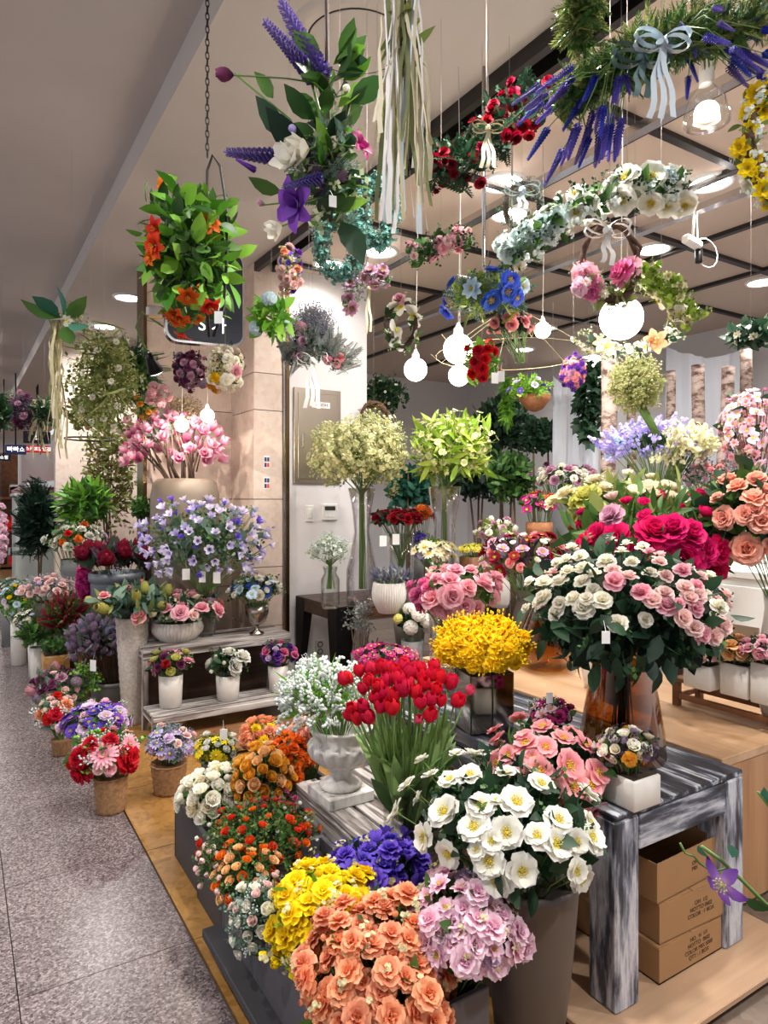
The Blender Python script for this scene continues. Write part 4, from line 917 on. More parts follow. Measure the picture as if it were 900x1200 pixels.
# dark worktable by the pillar
t = thing('dark_worktable', 'dark brown worktable with black metal corner legs beside the pillar', 'table', (2.36, 4.42, 0)); DW, DL, DZ = 1.55, .72, .76
for k in range(4): board('top_board', (0, DL/4*k, DZ-.03), (DW, DL/4*(k+1)-.003, DZ), 'dark_x', t, .002)
board('front_rail', (.1, 0, DZ-.11), (DW-.1, .02, DZ-.03), 'brown_x', t); board('back_rail', (.1, DL-.02, DZ-.11), (DW-.1, DL, DZ-.03), 'brown_x', t)
for y in (.1,): board('side_rail', (0, y, DZ-.11), (.02, DL-.1, DZ-.03), 'dark_x', t); board('side_rail', (DW-.02, y, DZ-.11), (DW, DL-.1, DZ-.03), 'dark_x', t)
for sx in (0, 1):
    for sy in (0, 1):
        m = MB(); X = lambda v: v if not sx else DW-v; Y = lambda v: v if not sy else DL-v
        for (tw, bw) in ((.15, .06),):
            vs = [(X(0), Y(-.004), DZ-.005), (X(tw), Y(-.004), DZ-.005), (X(tw), Y(-.004), DZ-.12), (X(bw), Y(-.004), 0), (X(0), Y(-.004), 0)]; vs += [(x, y+(.008 if not sy else -.008), z) for x, y, z in vs]
            m.add(vs, [(0, 1, 2, 3, 4), (9, 8, 7, 6, 5)]+[(i, (i+1) % 5, (i+1) % 5+5, i+5) for i in range(5)])
            vs = [(X(-.004), Y(0), DZ-.005), (X(-.004), Y(tw), DZ-.005), (X(-.004), Y(tw), DZ-.12), (X(-.004), Y(bw), 0), (X(-.004), Y(0), 0)]; vs += [(x+(.008 if not sx else -.008), y, z) for x, y, z in vs]
            m.add(vs, [(0, 1, 2, 3, 4), (9, 8, 7, 6, 5)]+[(i, (i+1) % 5, (i+1) % 5+5, i+5) for i in range(5)])
        lg = part('leg', m, ['black_metal'], t, False)
        if not sy and not sx:
            r = MB()
            for i in range(5): r.ball((.03+.02*(i % 2)*2, -.006, DZ-.03-.035*i), .006, 6, 4)
            part('rivets', r, ['dark_metal'], lg)
# pale box pedestals behind the table
t = thing('pale_box', 'pale beige box carrying the pink rose vase beside the oak console', 'box', (2.14, 2.82, 0)); board('body', (0, 0, 0), (.20, .4, .58), 'ply_x', t, .004); board('lid', (-.006, -.006, .58), (.206, .406, .6), 'ply_x', t, .003)
t = thing('wooden_platform', 'low dark brown wooden platform on the floor in front of the stepped stand', 'platform', (1.22, 3.98, 0)); [board('plank', (0, .11*k, .02), (.9, .11*k+.107, .045), 'brown_x', t, .002) for k in range(4)]; [board('runner', (x, 0, 0), (x+.05, .43, .02), 'dark_x', t) for x in (.02, .42, .82)]
t = thing('wooden_plinth', 'low brown wooden plinth under the galvanised protea bucket', 'plinth', (.78, 5.35, 0)); board('body', (0, 0, 0), (.62, .5, .38), 'brown_x', t, .004); board('top_board', (-.01, -.01, .38), (.63, .51, .4), 'brown_x', t, .003)
# cloth hung on the shop's right wall, and birch trunks in front of it
def drape(label, px0, px1, py0, py1, d, seed):
    rn = random.Random(seed); nx, nz = 24, 8; m = MB(); a, b = P(px0, py1, d), P(px1, py0, d); u = (P(px1, HZ, d)-P(px0, HZ, d)); W = u.length; u.normalize(); n = Vector((-u.y, u.x, 0)); vs = []
    for th in (0, .006):
        for j in range(nz+1):
            for i in range(nx+1):
                s = i/nx; q = a+u*(W*s)+n*(.03*math.sin(s*17+.8*math.sin(j*.5))+.02*math.sin(s*41)+th)
                vs.append((q.x, q.y, a.z+(b.z-a.z)*j/nz - (.12*math.sin(s*math.pi*1) if j == nz else 0)))
    o = vs[0]; k = (nx+1)*(nz+1); f = [(j*(nx+1)+i, j*(nx+1)+i+1, (j+1)*(nx+1)+i+1, (j+1)*(nx+1)+i) for j in range(nz) for i in range(nx)]
    m.add(np.array(vs)-np.array(a), f+[tuple(x+k for x in q[::-1]) for q in f])
    ob = obj('hanging_cloth', m.mesh('hanging_cloth', ['cloth_white']), None, a); tag(ob, label, 'cloth'); cm = MB(); [cm.tube([(q.x-a.x, q.y-a.y, b.z-a.z-.01), (q.x-a.x, q.y-a.y, ZC-a.z)], .002, 4) for q in (a, a+u*W)]; part('hanging_cord', cm, ['wire_white'], ob, stuff=False); return ob
drape('pale bluish cloth hanging beside the trailing ivy', 648, 700, 440, 640, 6.6, 1); drape('white cloth hung across the wall behind the birch trunks', 780, 880, 405, 640, 7.0, 2)
for i, (px, py0, py1, wd, d, lean, lb) in enumerate([(713, 405, 650, 18, 5.0, 0, 'slim pale birch trunk standing beside the trailing ivy'), (822, 428, 600, 15, 6.0, -4, 'birch trunk in front of the white cloth, left of a leaning pair'), (842, 430, 600, 15, 5.9, 12, 'birch trunk leaning to the right in front of the white cloth'),
                                             (872, 410, 600, 14, 6.1, 3, 'birch trunk furthest right, behind the pink blossoms'), (786, 435, 600, 11, 6.2, 0, 'thin birch trunk left of the white cloth'), (740, 470, 600, 10, 6.3, 0, 'short birch trunk behind the lilac and white flowers')]):
    b = P(px-lean*.6, py1, d); b.z = 0; tp = P(px+lean, py0, d); m = MB(); n = 12; pts = [Vector((0, 0, 0)).lerp(tp-b, k/n)+Vector((R_.uniform(-.006, .006), R_.uniform(-.006, .006), 0)) for k in range(n+1)]; r0 = wd/2*d/F
    m.tube(pts, [r0*(1.12-.15*k/n)*R_.uniform(.95, 1.05) for k in range(n+1)], 12); o = obj('birch_trunk', m.mesh('birch_trunk', ['birch_bark']), None, b); tag(o, lb, 'tree trunk')
# ------------------------------------------------------------------ vases
TT, OT, WT = .63, .60, .76      # heights of the distressed table, the oak console, the worktable
V('amber_vase', 'large flared amber glass vase on the distressed table under the white and pink roses', 729, 2.45, TT, 765, [(47, .0), (49, .03), (47, .25), (40, .6), (33, .9), (32, 1.0)], 'amber_glass', 40)
V('amber_vase', 'smaller round amber glass vase on the oak console behind the yellow freesias', 640, 3.84, OT, 700, [(20, 0), (28, .08), (31, .3), (27, .6), (18, .85), (20, 1.0)], 'amber_glass', 36)
b = PZ(567, 2.75, TT); q = 2.75/F; t = thing('mirrored_vase', 'square mirrored vase holding the yellow freesias on the distressed table', 'vase', b, None, -.25); m = MB(); m.box((-27*q, -22*q, 0), (27*q, 22*q, .235), 0, .004); part('body', m, ['planter_dark'], t, False)
for sx in (-1, 1):
    m = MB(); m.box((sx*13.5*q-13*q, -22*q-.003, .004), (sx*13.5*q+13*q, -22*q+.001, .231), 0, .002); part('mirror_panel', m, ['mirror_tile'], t, False); m = MB(); m.box((sx*27*q-.001-(.002 if sx < 0 else -.0), -21*q, .004), (sx*27*q+.003, 21*q, .231)); part('mirror_panel', m, ['mirror_tile'], t, False)
# glass block vase of the tulips
b = PZ(478, 2.38, .38); m = MB(); s_ = .062; h_ = .30
for lo, hi in (((-s_, -s_, 0), (s_, s_, .012)), ((-s_, -s_, .012), (s_, -s_+.004, h_)), ((-s_, s_-.004, .012), (s_, s_, h_)), ((-s_, -s_+.004, .012), (-s_+.004, s_-.004, h_)), ((s_-.004, -s_+.004, .012), (s_, s_-.004, h_))): m.box(lo, hi)
o = obj('square_glass_vase', m.mesh('square_glass_vase', ['clear_glass'], False), None, b); tag(o, 'square clear glass vase of the red tulips on the slatted stool', 'vase')
# urn
b = PZ(399, 2.68, .38); q = 2.68/F*1.12; t = thing('white_urn', 'chipped white fluted urn on a square foot, holding lily of the valley', 'urn', b); m = MB(); m.box((-26*q, -26*q, 0), (26*q, 26*q, .045), 0, .005); part('foot', m, ['urn_paint'], t, False)
m = MB(); H = .27; m.lathe([(20*q, .045), (23*q, .055), (20*q, .065), (12*q, .085), (10*q, .105), (14*q, .115), (13*q, .122), (20*q, .135), (29*q, .165), (33*q, .2), (34*q, .215), (30*q, .222), (28*q, .235), (31*q, .262), (34*q, .275), (34*q, .282), (29*q, .28), (27*q, .24), (2*q, .2)], 60, fn=lambda i, a, r, z: r*(1+.085*math.cos(a*15)) if 7 <= i <= 9 else r); part('bowl', m, ['urn_paint'], t)
# tall dark planter in front
b = PZ(620, 1.88, 0); q = 1.88/F; m = MB(); m.lathe([(34*q, 0), (36*q, .01), (50*q, .3), (57*q, .5), (58*q, .52), (54*q, .522), (52*q, .48)], 40); t = obj('tall_planter', m.mesh('tall_planter', ['dark_pot']), None, b); tag(t, 'tall dark taupe planter in front, holding the white lisianthus', 'planter')
b = PZ(655, 2.28, 0); m = MB(); m.lathe([(.09, 0), (.1, .01), (.14, .4), (.145, .46), (.13, .46), (.12, .4)], 36); t = obj('tall_planter', m.mesh('tall_planter', ['dark_pot']), None, (1.5, 1.62, 0)); tag(t, 'dark planter behind the first, holding the pink lisianthus beside the table', 'planter')
# glass on the worktable
V('twisted_glass_vase', 'tall waisted clear glass vase on the worktable, holding the cream sprays', 424, 5.1, WT, 572, [(18, 0), (19, .1), (18, .3), (13, .45), (9, .62), (11, .8), (16, 1.0)], 'smoke_glass', 36, lambda i, a, r, z: r*(1+.03*math.cos(a*8+z*9)))
V('flared_glass_vase', 'tall flared clear glass vase behind the pink roses, holding the green sprays', 521, 5.0, WT, 570, [(15, 0), (16, .05), (12, .35), (13, .7), (20, 1.0)], 'smoke_glass', 36)
V('glass_cylinder', 'clear glass cylinder of the dark red roses on the worktable', 470, 5.15, WT, 625, [(15, 0), (15, .5), (16, 1.0)], 'clear_glass', 28)
V('glass_jar', 'small shouldered glass jar of white baby breath on the worktable', 387, 4.95, WT, 664, [(9, 0), (11, .1), (11, .7), (7, .85), (9, 1.0)], 'clear_glass', 24, lambda i, a, r, z: r*(1+.03*math.cos(a*10)))
V('frosted_vase', 'pale glass vase of the pink roses on the pale box', 528, 3.75, .6, 715, [(24, 0), (25, .1), (24, .6), (26, 1.0)], 'clear_glass', 28)
for px, d, zb, py, r, mt, lb in [(722, 3.2, OT, 670, 16, 'planter_dark', 'dark vase of the hot pink peonies behind the white roses'), (700, 3.45, OT, 640, 18, 'white_ceramic', 'white vase of the cream peonies behind the hot pink ones'), (912, 2.95, OT, 690, 20, 'white_ceramic', 'tall white vase of the peach peonies at the right edge'),
                              (770, 4.1, 1.18, 595, 20, 'grey_pot', 'grey vase of the lilac and white plumes on the white cabinet'), (885, 3.95, 1.18, 600, 16, 'white_ceramic', 'white vase of the pink blossom branches on the white cabinet'), (618, 4.4, OT, 690, 17, 'dark_pot', 'dark vase of the burgundy hellebores on the oak console'),
                              (585, 5.0, WT, 660, 12, 'white_ceramic', 'white vase of the white tulips at the end of the worktable'), (240, 5.02, .55, 690, 13, 'clear_glass', 'slim glass vase of the bellflowers behind the ribbed bowl')]:
    V('tall_vase' if mt != 'clear_glass' else 'slim_glass_vase', lb, px, d, zb, py, [(r*.8, 0), (r, .1), (r*1.05, .5), (r*.7, .85), (r*.85, 1)], mt)
# big rounded urn of the magnolias, on a floor stand
b = PZ(217, 5.42, 0); q = 5.42/F; m = MB(); m.lathe([(30*q, 0), (33*q, .02), (36*q, .5), (38*q, .9), (39*q, 1.3), (39*q, 1.58), (36*q, 1.68), (31*q, 1.71), (29*q, 1.71), (28*q, 1.6)], 44); o = obj('tall_urn', m.mesh('tall_urn', ['taupe']), None, b); tag(o, 'very tall rounded taupe urn holding pink magnolia branches', 'urn')
# woven tall planter left of the stand
b = PZ(155, 4.72, 0); q = 4.72/F; m = MB(); prof = [(11*q+ (19-11)*q*i/30*(1.0), .74*i/30) for i in range(31)]; m.lathe([(r*(1 if i % 2 else .975), z) for i, (r, z) in enumerate(prof)]+[(17.5*q, .74), (16.5*q, .6)], 60, fn=lambda i, a, r, z: r*(1+.012*math.cos(a*22+math.pi*i))); o = obj('woven_planter', m.mesh('woven_planter', ['wicker_white']), None, b); tag(o, 'tall tapering pale woven planter left of the stepped stand', 'planter')

# ------------------------------------------------------------------ the front bed
D = Dome
def Q(ox, oy, k, lst): return [(ox+x/k, oy+y/k, s/k) for x, y, s in lst]
A('peach_bouquet', 'large bunch of peach ruffled blossoms at the very front with pale green buds', 'bouquet', D(445, 1142, 1.72, 186, 158), [('ruff', 'peach', 126, 30), ('carn', 'peach', 14, 27), ('bud', 'peach', 18, 14)], [('oval', 'leaf', 200, 26), ('gypball', 'creamgyp', 60, 20, .95, 1.08)], stem=(440, 1260, 1.8), zmin=-.55)
A('yellow_bouquet', 'bunch of bright yellow ruffled blossoms left of the peach bunch', 'bouquet', D(380, 1078, 1.93, 136, 118), [('ruff', 'yellow', 74, 30), ('bud', 'yellow', 16, 18)], [('oval', 'leaf_bright', 180, 24), ('gypball', 'creamgyp', 50, 16, .95, 1.1)], stem=(395, 1180, 2.0), zmin=-.5)
A('violet_bouquet', 'bunch of violet blue blossoms with white buds behind the peach bunch', 'bouquet', D(442, 1018, 2.12, 122, 58), [('ruff', 'violet', 40, 27), ('bell', 'violet', 20, 20)], [('oval', 'leaf_dark', 140, 22), ('gypball', 'creamgyp', 36, 13, .95, 1.15)], stem=(450, 1095, 2.15), zmin=-.5)
A('pale_pink_bouquet', 'bunch of pale pink and lilac blossoms in front of the tall dark planter', 'bouquet', D(548, 1082, 1.74, 128, 118), [('lotus', 'pinklilac', 36, 30), ('ruff', 'pinklilac', 34, 32), ('carn', 'lilac', 8, 28)], [('oval', 'leaf', 150, 24), ('gypball', 'creamgyp', 40, 15, .95, 1.12)], stem=(520, 1230, 1.8), zmin=-.5)
LZ = Q(480, 900, 3, [(135,30,80),(210,15,80),(112,143,100),(250,125,85),(305,105,55),(378,108,100),(222,200,90),(290,255,80),(338,222,100),(232,285,60),(275,328,100),(400,368,100),(305,405,90),(450,230,85),(525,262,100),(595,260,85),(655,240,95),(530,175,90),(40,245,80),(70,15,60),(20,100,60),(-60,150,80),(-15,50,70),(40,-40,60),(160,-60,60)])
A('white_lisianthus_bouquet', 'large bunch of white lisianthus with yellow centres in the tall dark planter', 'bouquet', D(590, 965, 1.92, 220, 140), [('liz', 'white', 30, 30)], [('oval', 'leaf_dark', 420, 30, .35, .92), ('sprig', 'leaf', 60, 34)], [('liz', 'white', x, y, s*1.12) for x, y, s in LZ], stem=(620, 1075, 1.88), zmin=-.4, up=.12, leafparts=[('oval', 'leaf_dark', 46, 30, .8, 1.0)])
PZL = Q(600, 750, 3, [(100,460,105),(215,440,110),(220,510,95),(283,505,85),(310,465,85),(105,570,90),(245,600,85),(310,620,100),(45,355,80),(120,370,80),(185,335,75),(265,360,75),(105,295,70),(40,325,65),(15,490,75),(150,530,75),(-60,340,75),(-60,430,80),(-20,400,75),(-65,305,70),(70,410,70)])
A('pink_lisianthus_bouquet', 'bunch of salmon pink lisianthus beside the distressed table', 'bouquet', D(640, 908, 2.18, 150, 126), [('liz', 'salmon', 26, 26)], [('oval', 'leaf_dark', 300, 26, .35, .92), ('sprig', 'leaf', 40, 30)], [('liz', 'salmon', x, y, s*1.1) for x, y, s in PZL], stem=(655, 1020, 2.2), zmin=-.4, up=.1, leafparts=[('oval', 'leaf', 26, 28, .85, 1.05)])
A('purple_rose_bouquet', 'small bunch of magenta blossoms with a white price card behind the pink lisianthus', 'bouquet', D(644, 836, 2.45, 52, 34), [('rose', 'magenta', 16, 15), ('anem', 'pinklilac', 8, 14)], [('oval', 'leaf', 70, 14), ('gyp', 'whitegyp', 30, 18)], pot=('square', 'white_ceramic', 644, 850, 28, 28, TT), tags=[(644, 818, 2.4)])
# back planter
A('white_ranunculus_bouquet', 'bunch of creamy white ranunculus at the left end of the dark planter', 'bouquet', D(252, 930, 2.80, 74, 62), [('ranun', 'ivory', 34, 19), ('rose', 'cream', 12, 22), ('bud', 'ivory', 10, 12)], [('oval', 'leaf', 140, 16), ('sprig', 'leaf_pale', 50, 20)], stem=(270, 985, 2.85))
A('golden_ranunculus_bouquet', 'bunch of golden yellow ranunculus between the white and the orange ones', 'bouquet', D(308, 910, 2.78, 68, 72), [('ranun', 'gold', 36, 17), ('ranun', 'apricot', 14, 16)], [('oval', 'leaf', 120, 14), ('sprig', 'leaf', 40, 18)], stem=(310, 980, 2.8))
A('orange_flower_bouquet', 'bunch of deep orange blossoms behind the golden ranunculus', 'bouquet', D(338, 888, 2.92, 54, 58), [('carn', 'orange', 30, 16), ('ranun', 'orange', 16, 14)], [('sprig', 'leaf', 100, 18)], stem=(338, 960, 2.95))
A('yellow_white_bouquet', 'small bunch of yellow daisies and white buds beside the woven basket', 'bouquet', D(254, 877, 3.25, 48, 36), [('daisy', 'yellow', 16, 14), ('ranun', 'white', 16, 11)], [('sprig', 'leaf', 70, 14), ('oval', 'leaf', 60, 12)], pot=('round', 'dark_pot', 254, 890, 36, 30, 0), tags=[(262, 861, 3.2)])
A('peach_daisy_bouquet', 'bunch of peach and yellow blossoms under the stepped stand', 'bouquet', D(308, 862, 3.15, 54, 38), [('carn', 'peach', 22, 17), ('carn', 'yellow', 10, 13), ('ranun', 'peach', 6, 14)], [('oval', 'leaf', 90, 12), ('sprig', 'leaf_bright', 30, 14)], pot=('round', 'dark_pot', 310, 880, 38, 32, 0))
A('pink_ranunculus_bouquet', 'bunch of pale peach pink ranunculus left of the white urn', 'bouquet', D(360, 868, 3.0, 56, 58), [('ranun', 'peachrose', 26, 17), ('carn', 'darkred', 4, 14), ('ranun', 'blush', 12, 14)], [('oval', 'leaf', 90, 14), ('sprig', 'leaf', 40, 16)], stem=(362, 930, 3.0))
A('pink_astrantia_bouquet', 'small bunch of dusty pink florets under the golden ranunculus', 'bouquet', D(318, 944, 2.66, 62, 24), [('carn', 'rosepink', 40, 9)], [('sprig', 'leaf_dark', 60, 16)], stem=(325, 985, 2.68))
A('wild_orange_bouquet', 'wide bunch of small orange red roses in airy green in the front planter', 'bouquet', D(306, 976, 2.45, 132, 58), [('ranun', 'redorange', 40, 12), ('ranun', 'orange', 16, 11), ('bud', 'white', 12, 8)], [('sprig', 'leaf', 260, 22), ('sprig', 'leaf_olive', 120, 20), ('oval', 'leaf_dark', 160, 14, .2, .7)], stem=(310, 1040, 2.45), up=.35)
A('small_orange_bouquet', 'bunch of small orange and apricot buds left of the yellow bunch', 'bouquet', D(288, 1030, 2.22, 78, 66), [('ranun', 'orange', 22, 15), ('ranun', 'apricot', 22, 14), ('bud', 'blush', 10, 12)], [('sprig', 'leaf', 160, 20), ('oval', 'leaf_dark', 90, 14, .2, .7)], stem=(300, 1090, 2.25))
A('blush_bud_bouquet', 'little cluster of blush pink buds hanging over the left side of the planter', 'bouquet', D(244, 1012, 2.3, 26, 44), [('bud', 'blush', 20, 12)], [('sprig', 'leaf', 40, 18)], stem=(275, 1055, 2.3), zmin=-.8, up=0)
A('ivory_rosebud_bouquet', 'bunch of ivory rosebuds in grey green left of the yellow bunch', 'bouquet', D(304, 1078, 2.02, 70, 96), [('ranun', 'ivory', 34, 15), ('ranun', 'blush', 12, 13)], [('sprig', 'leaf_blue', 160, 22), ('oval', 'leaf_dark', 90, 14, .2, .75), ('gyp', 'whitegyp', 20, 22)], stem=(320, 1130, 2.05), zmin=-.7, up=.1)
# tulips and lily of the valley
TU = Q(300, 700, 3, [(312,302,50),(332,295,50),(365,272,52),(405,270,52),(400,303,50),(445,262,52),(485,272,54),(540,285,60),(577,285,55),(610,287,52),(640,298,52),(680,315,54),(437,330,52),(460,310,50),(518,340,58),(560,348,56),(590,320,52),(628,335,54),(480,362,54),(348,398,54),(330,425,50),(358,440,54),(405,432,60),(440,397,56),(483,403,56),(420,365,52),(582,382,56),(608,428,58),(648,375,48),(700,375,60),(465,262,48),(520,262,50),(500,305,50),(612,375,46),(385,402,52),(455,350,50),(540,320,50)])
A('tulip_bouquet', 'bunch of red tulips in the square glass vase on the slatted stool', 'bouquet', D(478, 828, 2.42, 138, 92), [('tulip', 'tulip', 22, 17)], [], [('tulip', 'tulip', x, y, s*1.08) for x, y, s in TU]+[('tulip', 'tulip_pink', 549, 812, 16), ('tulip', 'tulip_pink', 490, 846, 12)], stem=(478, 985, 2.38), up=.62, leafparts=[], stems=0, zmin=0)
# each tulip's stem and leaves as parts
tb = [o for o in COL.objects if o.name.startswith('tulip_bouquet')][0]; rn = random.Random(5)
for o in [o for o in tb.children if o.name.startswith('tulip_bloom')]:
    p = Vector(o.location); e = Vector((rn.uniform(-.045, .045), rn.uniform(-.045, .045), .015)); m = MB(); mid = p.lerp(e, .5)+Vector((0, 0, .02)); m.tube([p, p.lerp(mid, .5)+Vector((p.x*.04, p.y*.04, .006)), mid, e], .0038, 6); part('stem', m, ['stem_green'], tb)
lm_ = leaf_mesh('tulip', 'leaf_tulip')
for k in range(46):
    a = rn.random()*6.283; r = rn.uniform(.02, .05); z = rn.uniform(.06, .2); dr = Vector((math.cos(a)*rn.uniform(.25, .6), math.sin(a)*rn.uniform(.25, .6), 1)); obj('leaf', lm_, tb, (r*math.cos(a), r*math.sin(a), z), frame(dr, rn.random()*6.28).to_quaternion(), rn.uniform(.18, .29))
A('lily_of_the_valley', 'wide bunch of tiny white lily of the valley bells in the white urn', 'bouquet', D(377, 818, 2.66, 104, 84), [('valley', 'whitegyp', 160, 42)], [('gyp', 'whitegyp', 150, 20, .6, 1.1), ('valley', 'leaf', 0, 1)] if False else [('gyp', 'whitegyp', 40, 16, .6, 1.1), ('blade', 'leaf_bright', 120, 40, .3, .9)], stem=(396, 892, 2.68), leafparts=[('broad', 'leaf_bright', 12, 22, .6, .85)], up=.25)
# freesia, pink roses
A('freesia_bouquet', 'bunch of bright golden yellow freesias in the mirrored vase', 'bouquet', D(563, 757, 2.72, 104, 62), [('freesia', 'freesia', 90, 26)], [('blade', 'leaf_bright', 60, 26), ('oval', 'leaf', 60, 16, .2, .7)], stem=(567, 800, 2.75), zmin=-.55)
PR = Q(300, 560, 3, [(685,355,80),(690,415,85),(655,465,80),(750,380,70),(805,365,80),(845,345,65),(700,320,70),(755,318,55),(635,350,60),(735,450,70),(780,460,60),(850,380,60),(615,420,70),(620,465,60)])
A('pink_rose_bouquet', 'bunch of large pink roses, magenta on its left side, above the yellow freesias', 'bouquet', D(532, 692, 3.6, 104, 58), [('rose', 'pink', 22, 24)], [('oval', 'leaf', 120, 20), ('sprig', 'leaf_pale', 40, 20)], [('rose', 'pink', x, y, s*1.05) for x, y, s in PR]+[('rose', 'rosepink', x, y, s) for x, y, s in Q(300, 560, 3, [(540,375,60),(585,365,55),(560,410,60),(590,420,60),(575,450,65),(600,385,50)])], stem=(528, 765, 3.75))
# white and pink spray roses, hot pink peonies, peach peonies
WR = Q(600, 500, 3, [(110,540,60),(165,540,60),(213,600,58),(285,568,58),(318,605,66),(250,635,66),(105,600,62),(150,650,60),(165,620,50),(367,687,68),(245,540,52),(330,468,60),(250,492,58),(190,460,55),(195,500,55),(155,472,50),(85,620,55),(45,635,42),(60,540,42),(285,510,52),(240,450,48),(400,405,45),(385,432,45),(420,470,50)])
WP = Q(600, 500, 3, [(360,540,64),(412,518,62),(358,500,54),(455,575,64),(497,605,64),(540,580,66),(545,625,64),(627,600,58),(655,590,56),(650,635,52),(605,670,58),(645,705,66),(675,730,66),(715,735,60),(745,700,64),(600,500,52),(665,520,50),(610,560,52),(650,555,52),(755,585,44),(520,470,48),(485,435,46),(545,520,50),(730,610,44),(590,620,40)])
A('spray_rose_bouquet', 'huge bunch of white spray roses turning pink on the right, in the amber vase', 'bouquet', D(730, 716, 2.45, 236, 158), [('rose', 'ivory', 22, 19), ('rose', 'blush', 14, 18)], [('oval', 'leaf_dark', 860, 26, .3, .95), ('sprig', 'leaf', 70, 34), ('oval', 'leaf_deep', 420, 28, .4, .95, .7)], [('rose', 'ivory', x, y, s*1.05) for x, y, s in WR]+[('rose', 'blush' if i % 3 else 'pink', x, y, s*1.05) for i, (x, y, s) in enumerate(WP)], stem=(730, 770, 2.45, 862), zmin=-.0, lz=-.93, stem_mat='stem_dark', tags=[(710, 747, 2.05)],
  leafparts=[('oval', 'leaf_dark', 150, 30, .8, 1.0, .5)])
HP = Q(600, 500, 3, [(255,420,100),(295,375,80),(360,395,90),(438,445,90),(500,365,105),(565,358,95),(632,375,85),(680,435,105),(730,435,85),(600,465,105),(710,510,115)])
HB = Q(600, 500, 3, [(400,262,48),(465,265,48),(465,312,55),(683,300,80),(240,300,50),(218,350,48),(765,340,50)])
A('hot_pink_peony_bouquet', 'large bunch of hot pink peonies with green leaves behind the white spray roses', 'bouquet', D(762, 632, 3.05, 178, 118), [('peony', 'hotpink', 16, 28)], [('lance', 'leaf', 200, 40), ('oval', 'leaf_olive', 140, 30)], [('peony', 'hotpink', x, y, s*1.08) for x, y, s in HP]+[('ranun', 'hotpink', x, y, s) for x, y, s in HB]+[('ranun', 'blush', 717, 582, 17), ('peony', 'mauve', 715, 603, 28)], stem=(722, 700, 3.2), zmin=-.1, leafparts=[('lance', 'leaf', 60, 36, .8, 1.05)])
CR = Q(600, 500, 3, [(435,228,60),(480,212,65),(575,215,55),(407,163,48),(605,235,60),(490,175,48),(500,235,50),(560,240,50)])
YG = Q(600, 500, 3, [(262,240,95),(210,310,70),(190,232,50),(300,290,70),(245,225,60),(225,260,70)])
A('cream_peony_bouquet', 'bunch of cream and yellow green peonies above the hot pink ones', 'bouquet', D(730, 592, 3.4, 150, 66), [('peony', 'cream', 18, 22)], [('lance', 'leaf_olive', 160, 34), ('oval', 'leaf', 90, 24)], [('ranun', 'cream', x, y, s) for x, y, s in CR]+[('peony', 'lime', x, y, s) for x, y, s in YG], stem=(700, 660, 3.45), zmin=-.1, leafparts=[('lance', 'leaf_olive', 30, 30, .85, 1.1)])
PP = Q(600, 500, 3, [(790,205,62),(860,178,75),(720,247,52),(850,245,68),(855,290,65),(820,310,62),(880,330,95),(825,430,120),(740,320,85),(895,220,55),(930,260,80),(950,340,90),(930,420,80)])
A('peach_peony_bouquet', 'bunch of peach pink peonies with dark leaves at the right edge', 'bouquet', D(880, 605, 2.85, 116, 112), [('peony', 'peachrose', 16, 26)], [('oval', 'leaf', 260, 30), ('lance', 'leaf_dark', 120, 34)], [('peony', 'peachrose', x, y, s) for x, y, s in PP], stem=(912, 720, 2.95), zmin=-.2, leafparts=[('broad', 'leaf_dark', 44, 30, .85, 1.08, .3)])
A('cream_ranunculus_pot', 'small white square pot of cream ranunculus and dark berries on the distressed table', 'potted flowers', D(733, 875, 2.08, 64, 38), [('ranun', 'ivory', 14, 17), ('ranun', 'cream', 6, 14), ('ranun', 'gold', 4, 13), ('carn', 'gold', 3, 16)], [('oval', 'leaf', 90, 16), ('gypball', 'leaf_plum', 22, 22, .85, 1.02), ('sprig', 'leaf_dark', 30, 18)], pot=('square', 'white_ceramic', 739, 904, 48, 48, TT))
for px, d, n, lb, cols in [(826, 2.98, 12, 'white square pot of pale pink roses furthest left on the wooden riser', 'blush'), (869, 2.86, 14, 'white square pot of cream apricot roses in the middle of the wooden riser', 'apricot'), (905, 2.74, 12, 'white square pot of pink roses cut by the right edge on the wooden riser', 'pink')]:
    A('rose_pot', lb, 'potted flowers', D(px-6, 763 if d > 2.9 else 760, d, 52, 24), [('rose', cols, n, 18), ('rose', 'ivory' if cols != 'pink' else 'pink', 5, 17)], [('oval', 'leaf_dark', 90, 18), ('sprig', 'leaf', 24, 20)], pot=('square', 'white_ceramic', px, 777, 34, 34, .731))
# ------------------------------------------------------------------ pots on the stepped stand
A('ribbed_bowl_arrangement', 'white ribbed bowl of pink roses and grey foliage on top of the stepped stand', 'flower arrangement', D(212, 712, 4.86, 100, 34), [('rose', 'pink', 14, 18), ('gerb', 'salmon', 6, 19), ('rose', 'blush', 6, 14), ('ranun', 'cream', 5, 12), ('protea', 'dusty', 3, 15)], [('oval', 'leaf_dark', 120, 16), ('sprig', 'leaf_pale', 70, 18), ('lance', 'leaf_blue', 40, 20)], pot=('bowl', 'white_ceramic', 208, 727, 58, 50, .55), zmin=-.25)
A('silver_cup_arrangement', 'silver footed cup of blue and white flowers on top of the stepped stand', 'flower arrangement', D(300, 690, 5.05, 66, 30), [('anem', 'paleblue', 8, 12), ('ranun', 'white', 22, 9), ('gerb', 'blue', 5, 14), ('rose', 'ivory', 6, 12)], [('sprig', 'leaf', 60, 16), ('oval', 'leaf_dark', 50, 12), ('oval', 'leaf_plum', 20, 10)], pot=('cup', 'silver', 301, 708, 28, 16, .55), zmin=-.35)
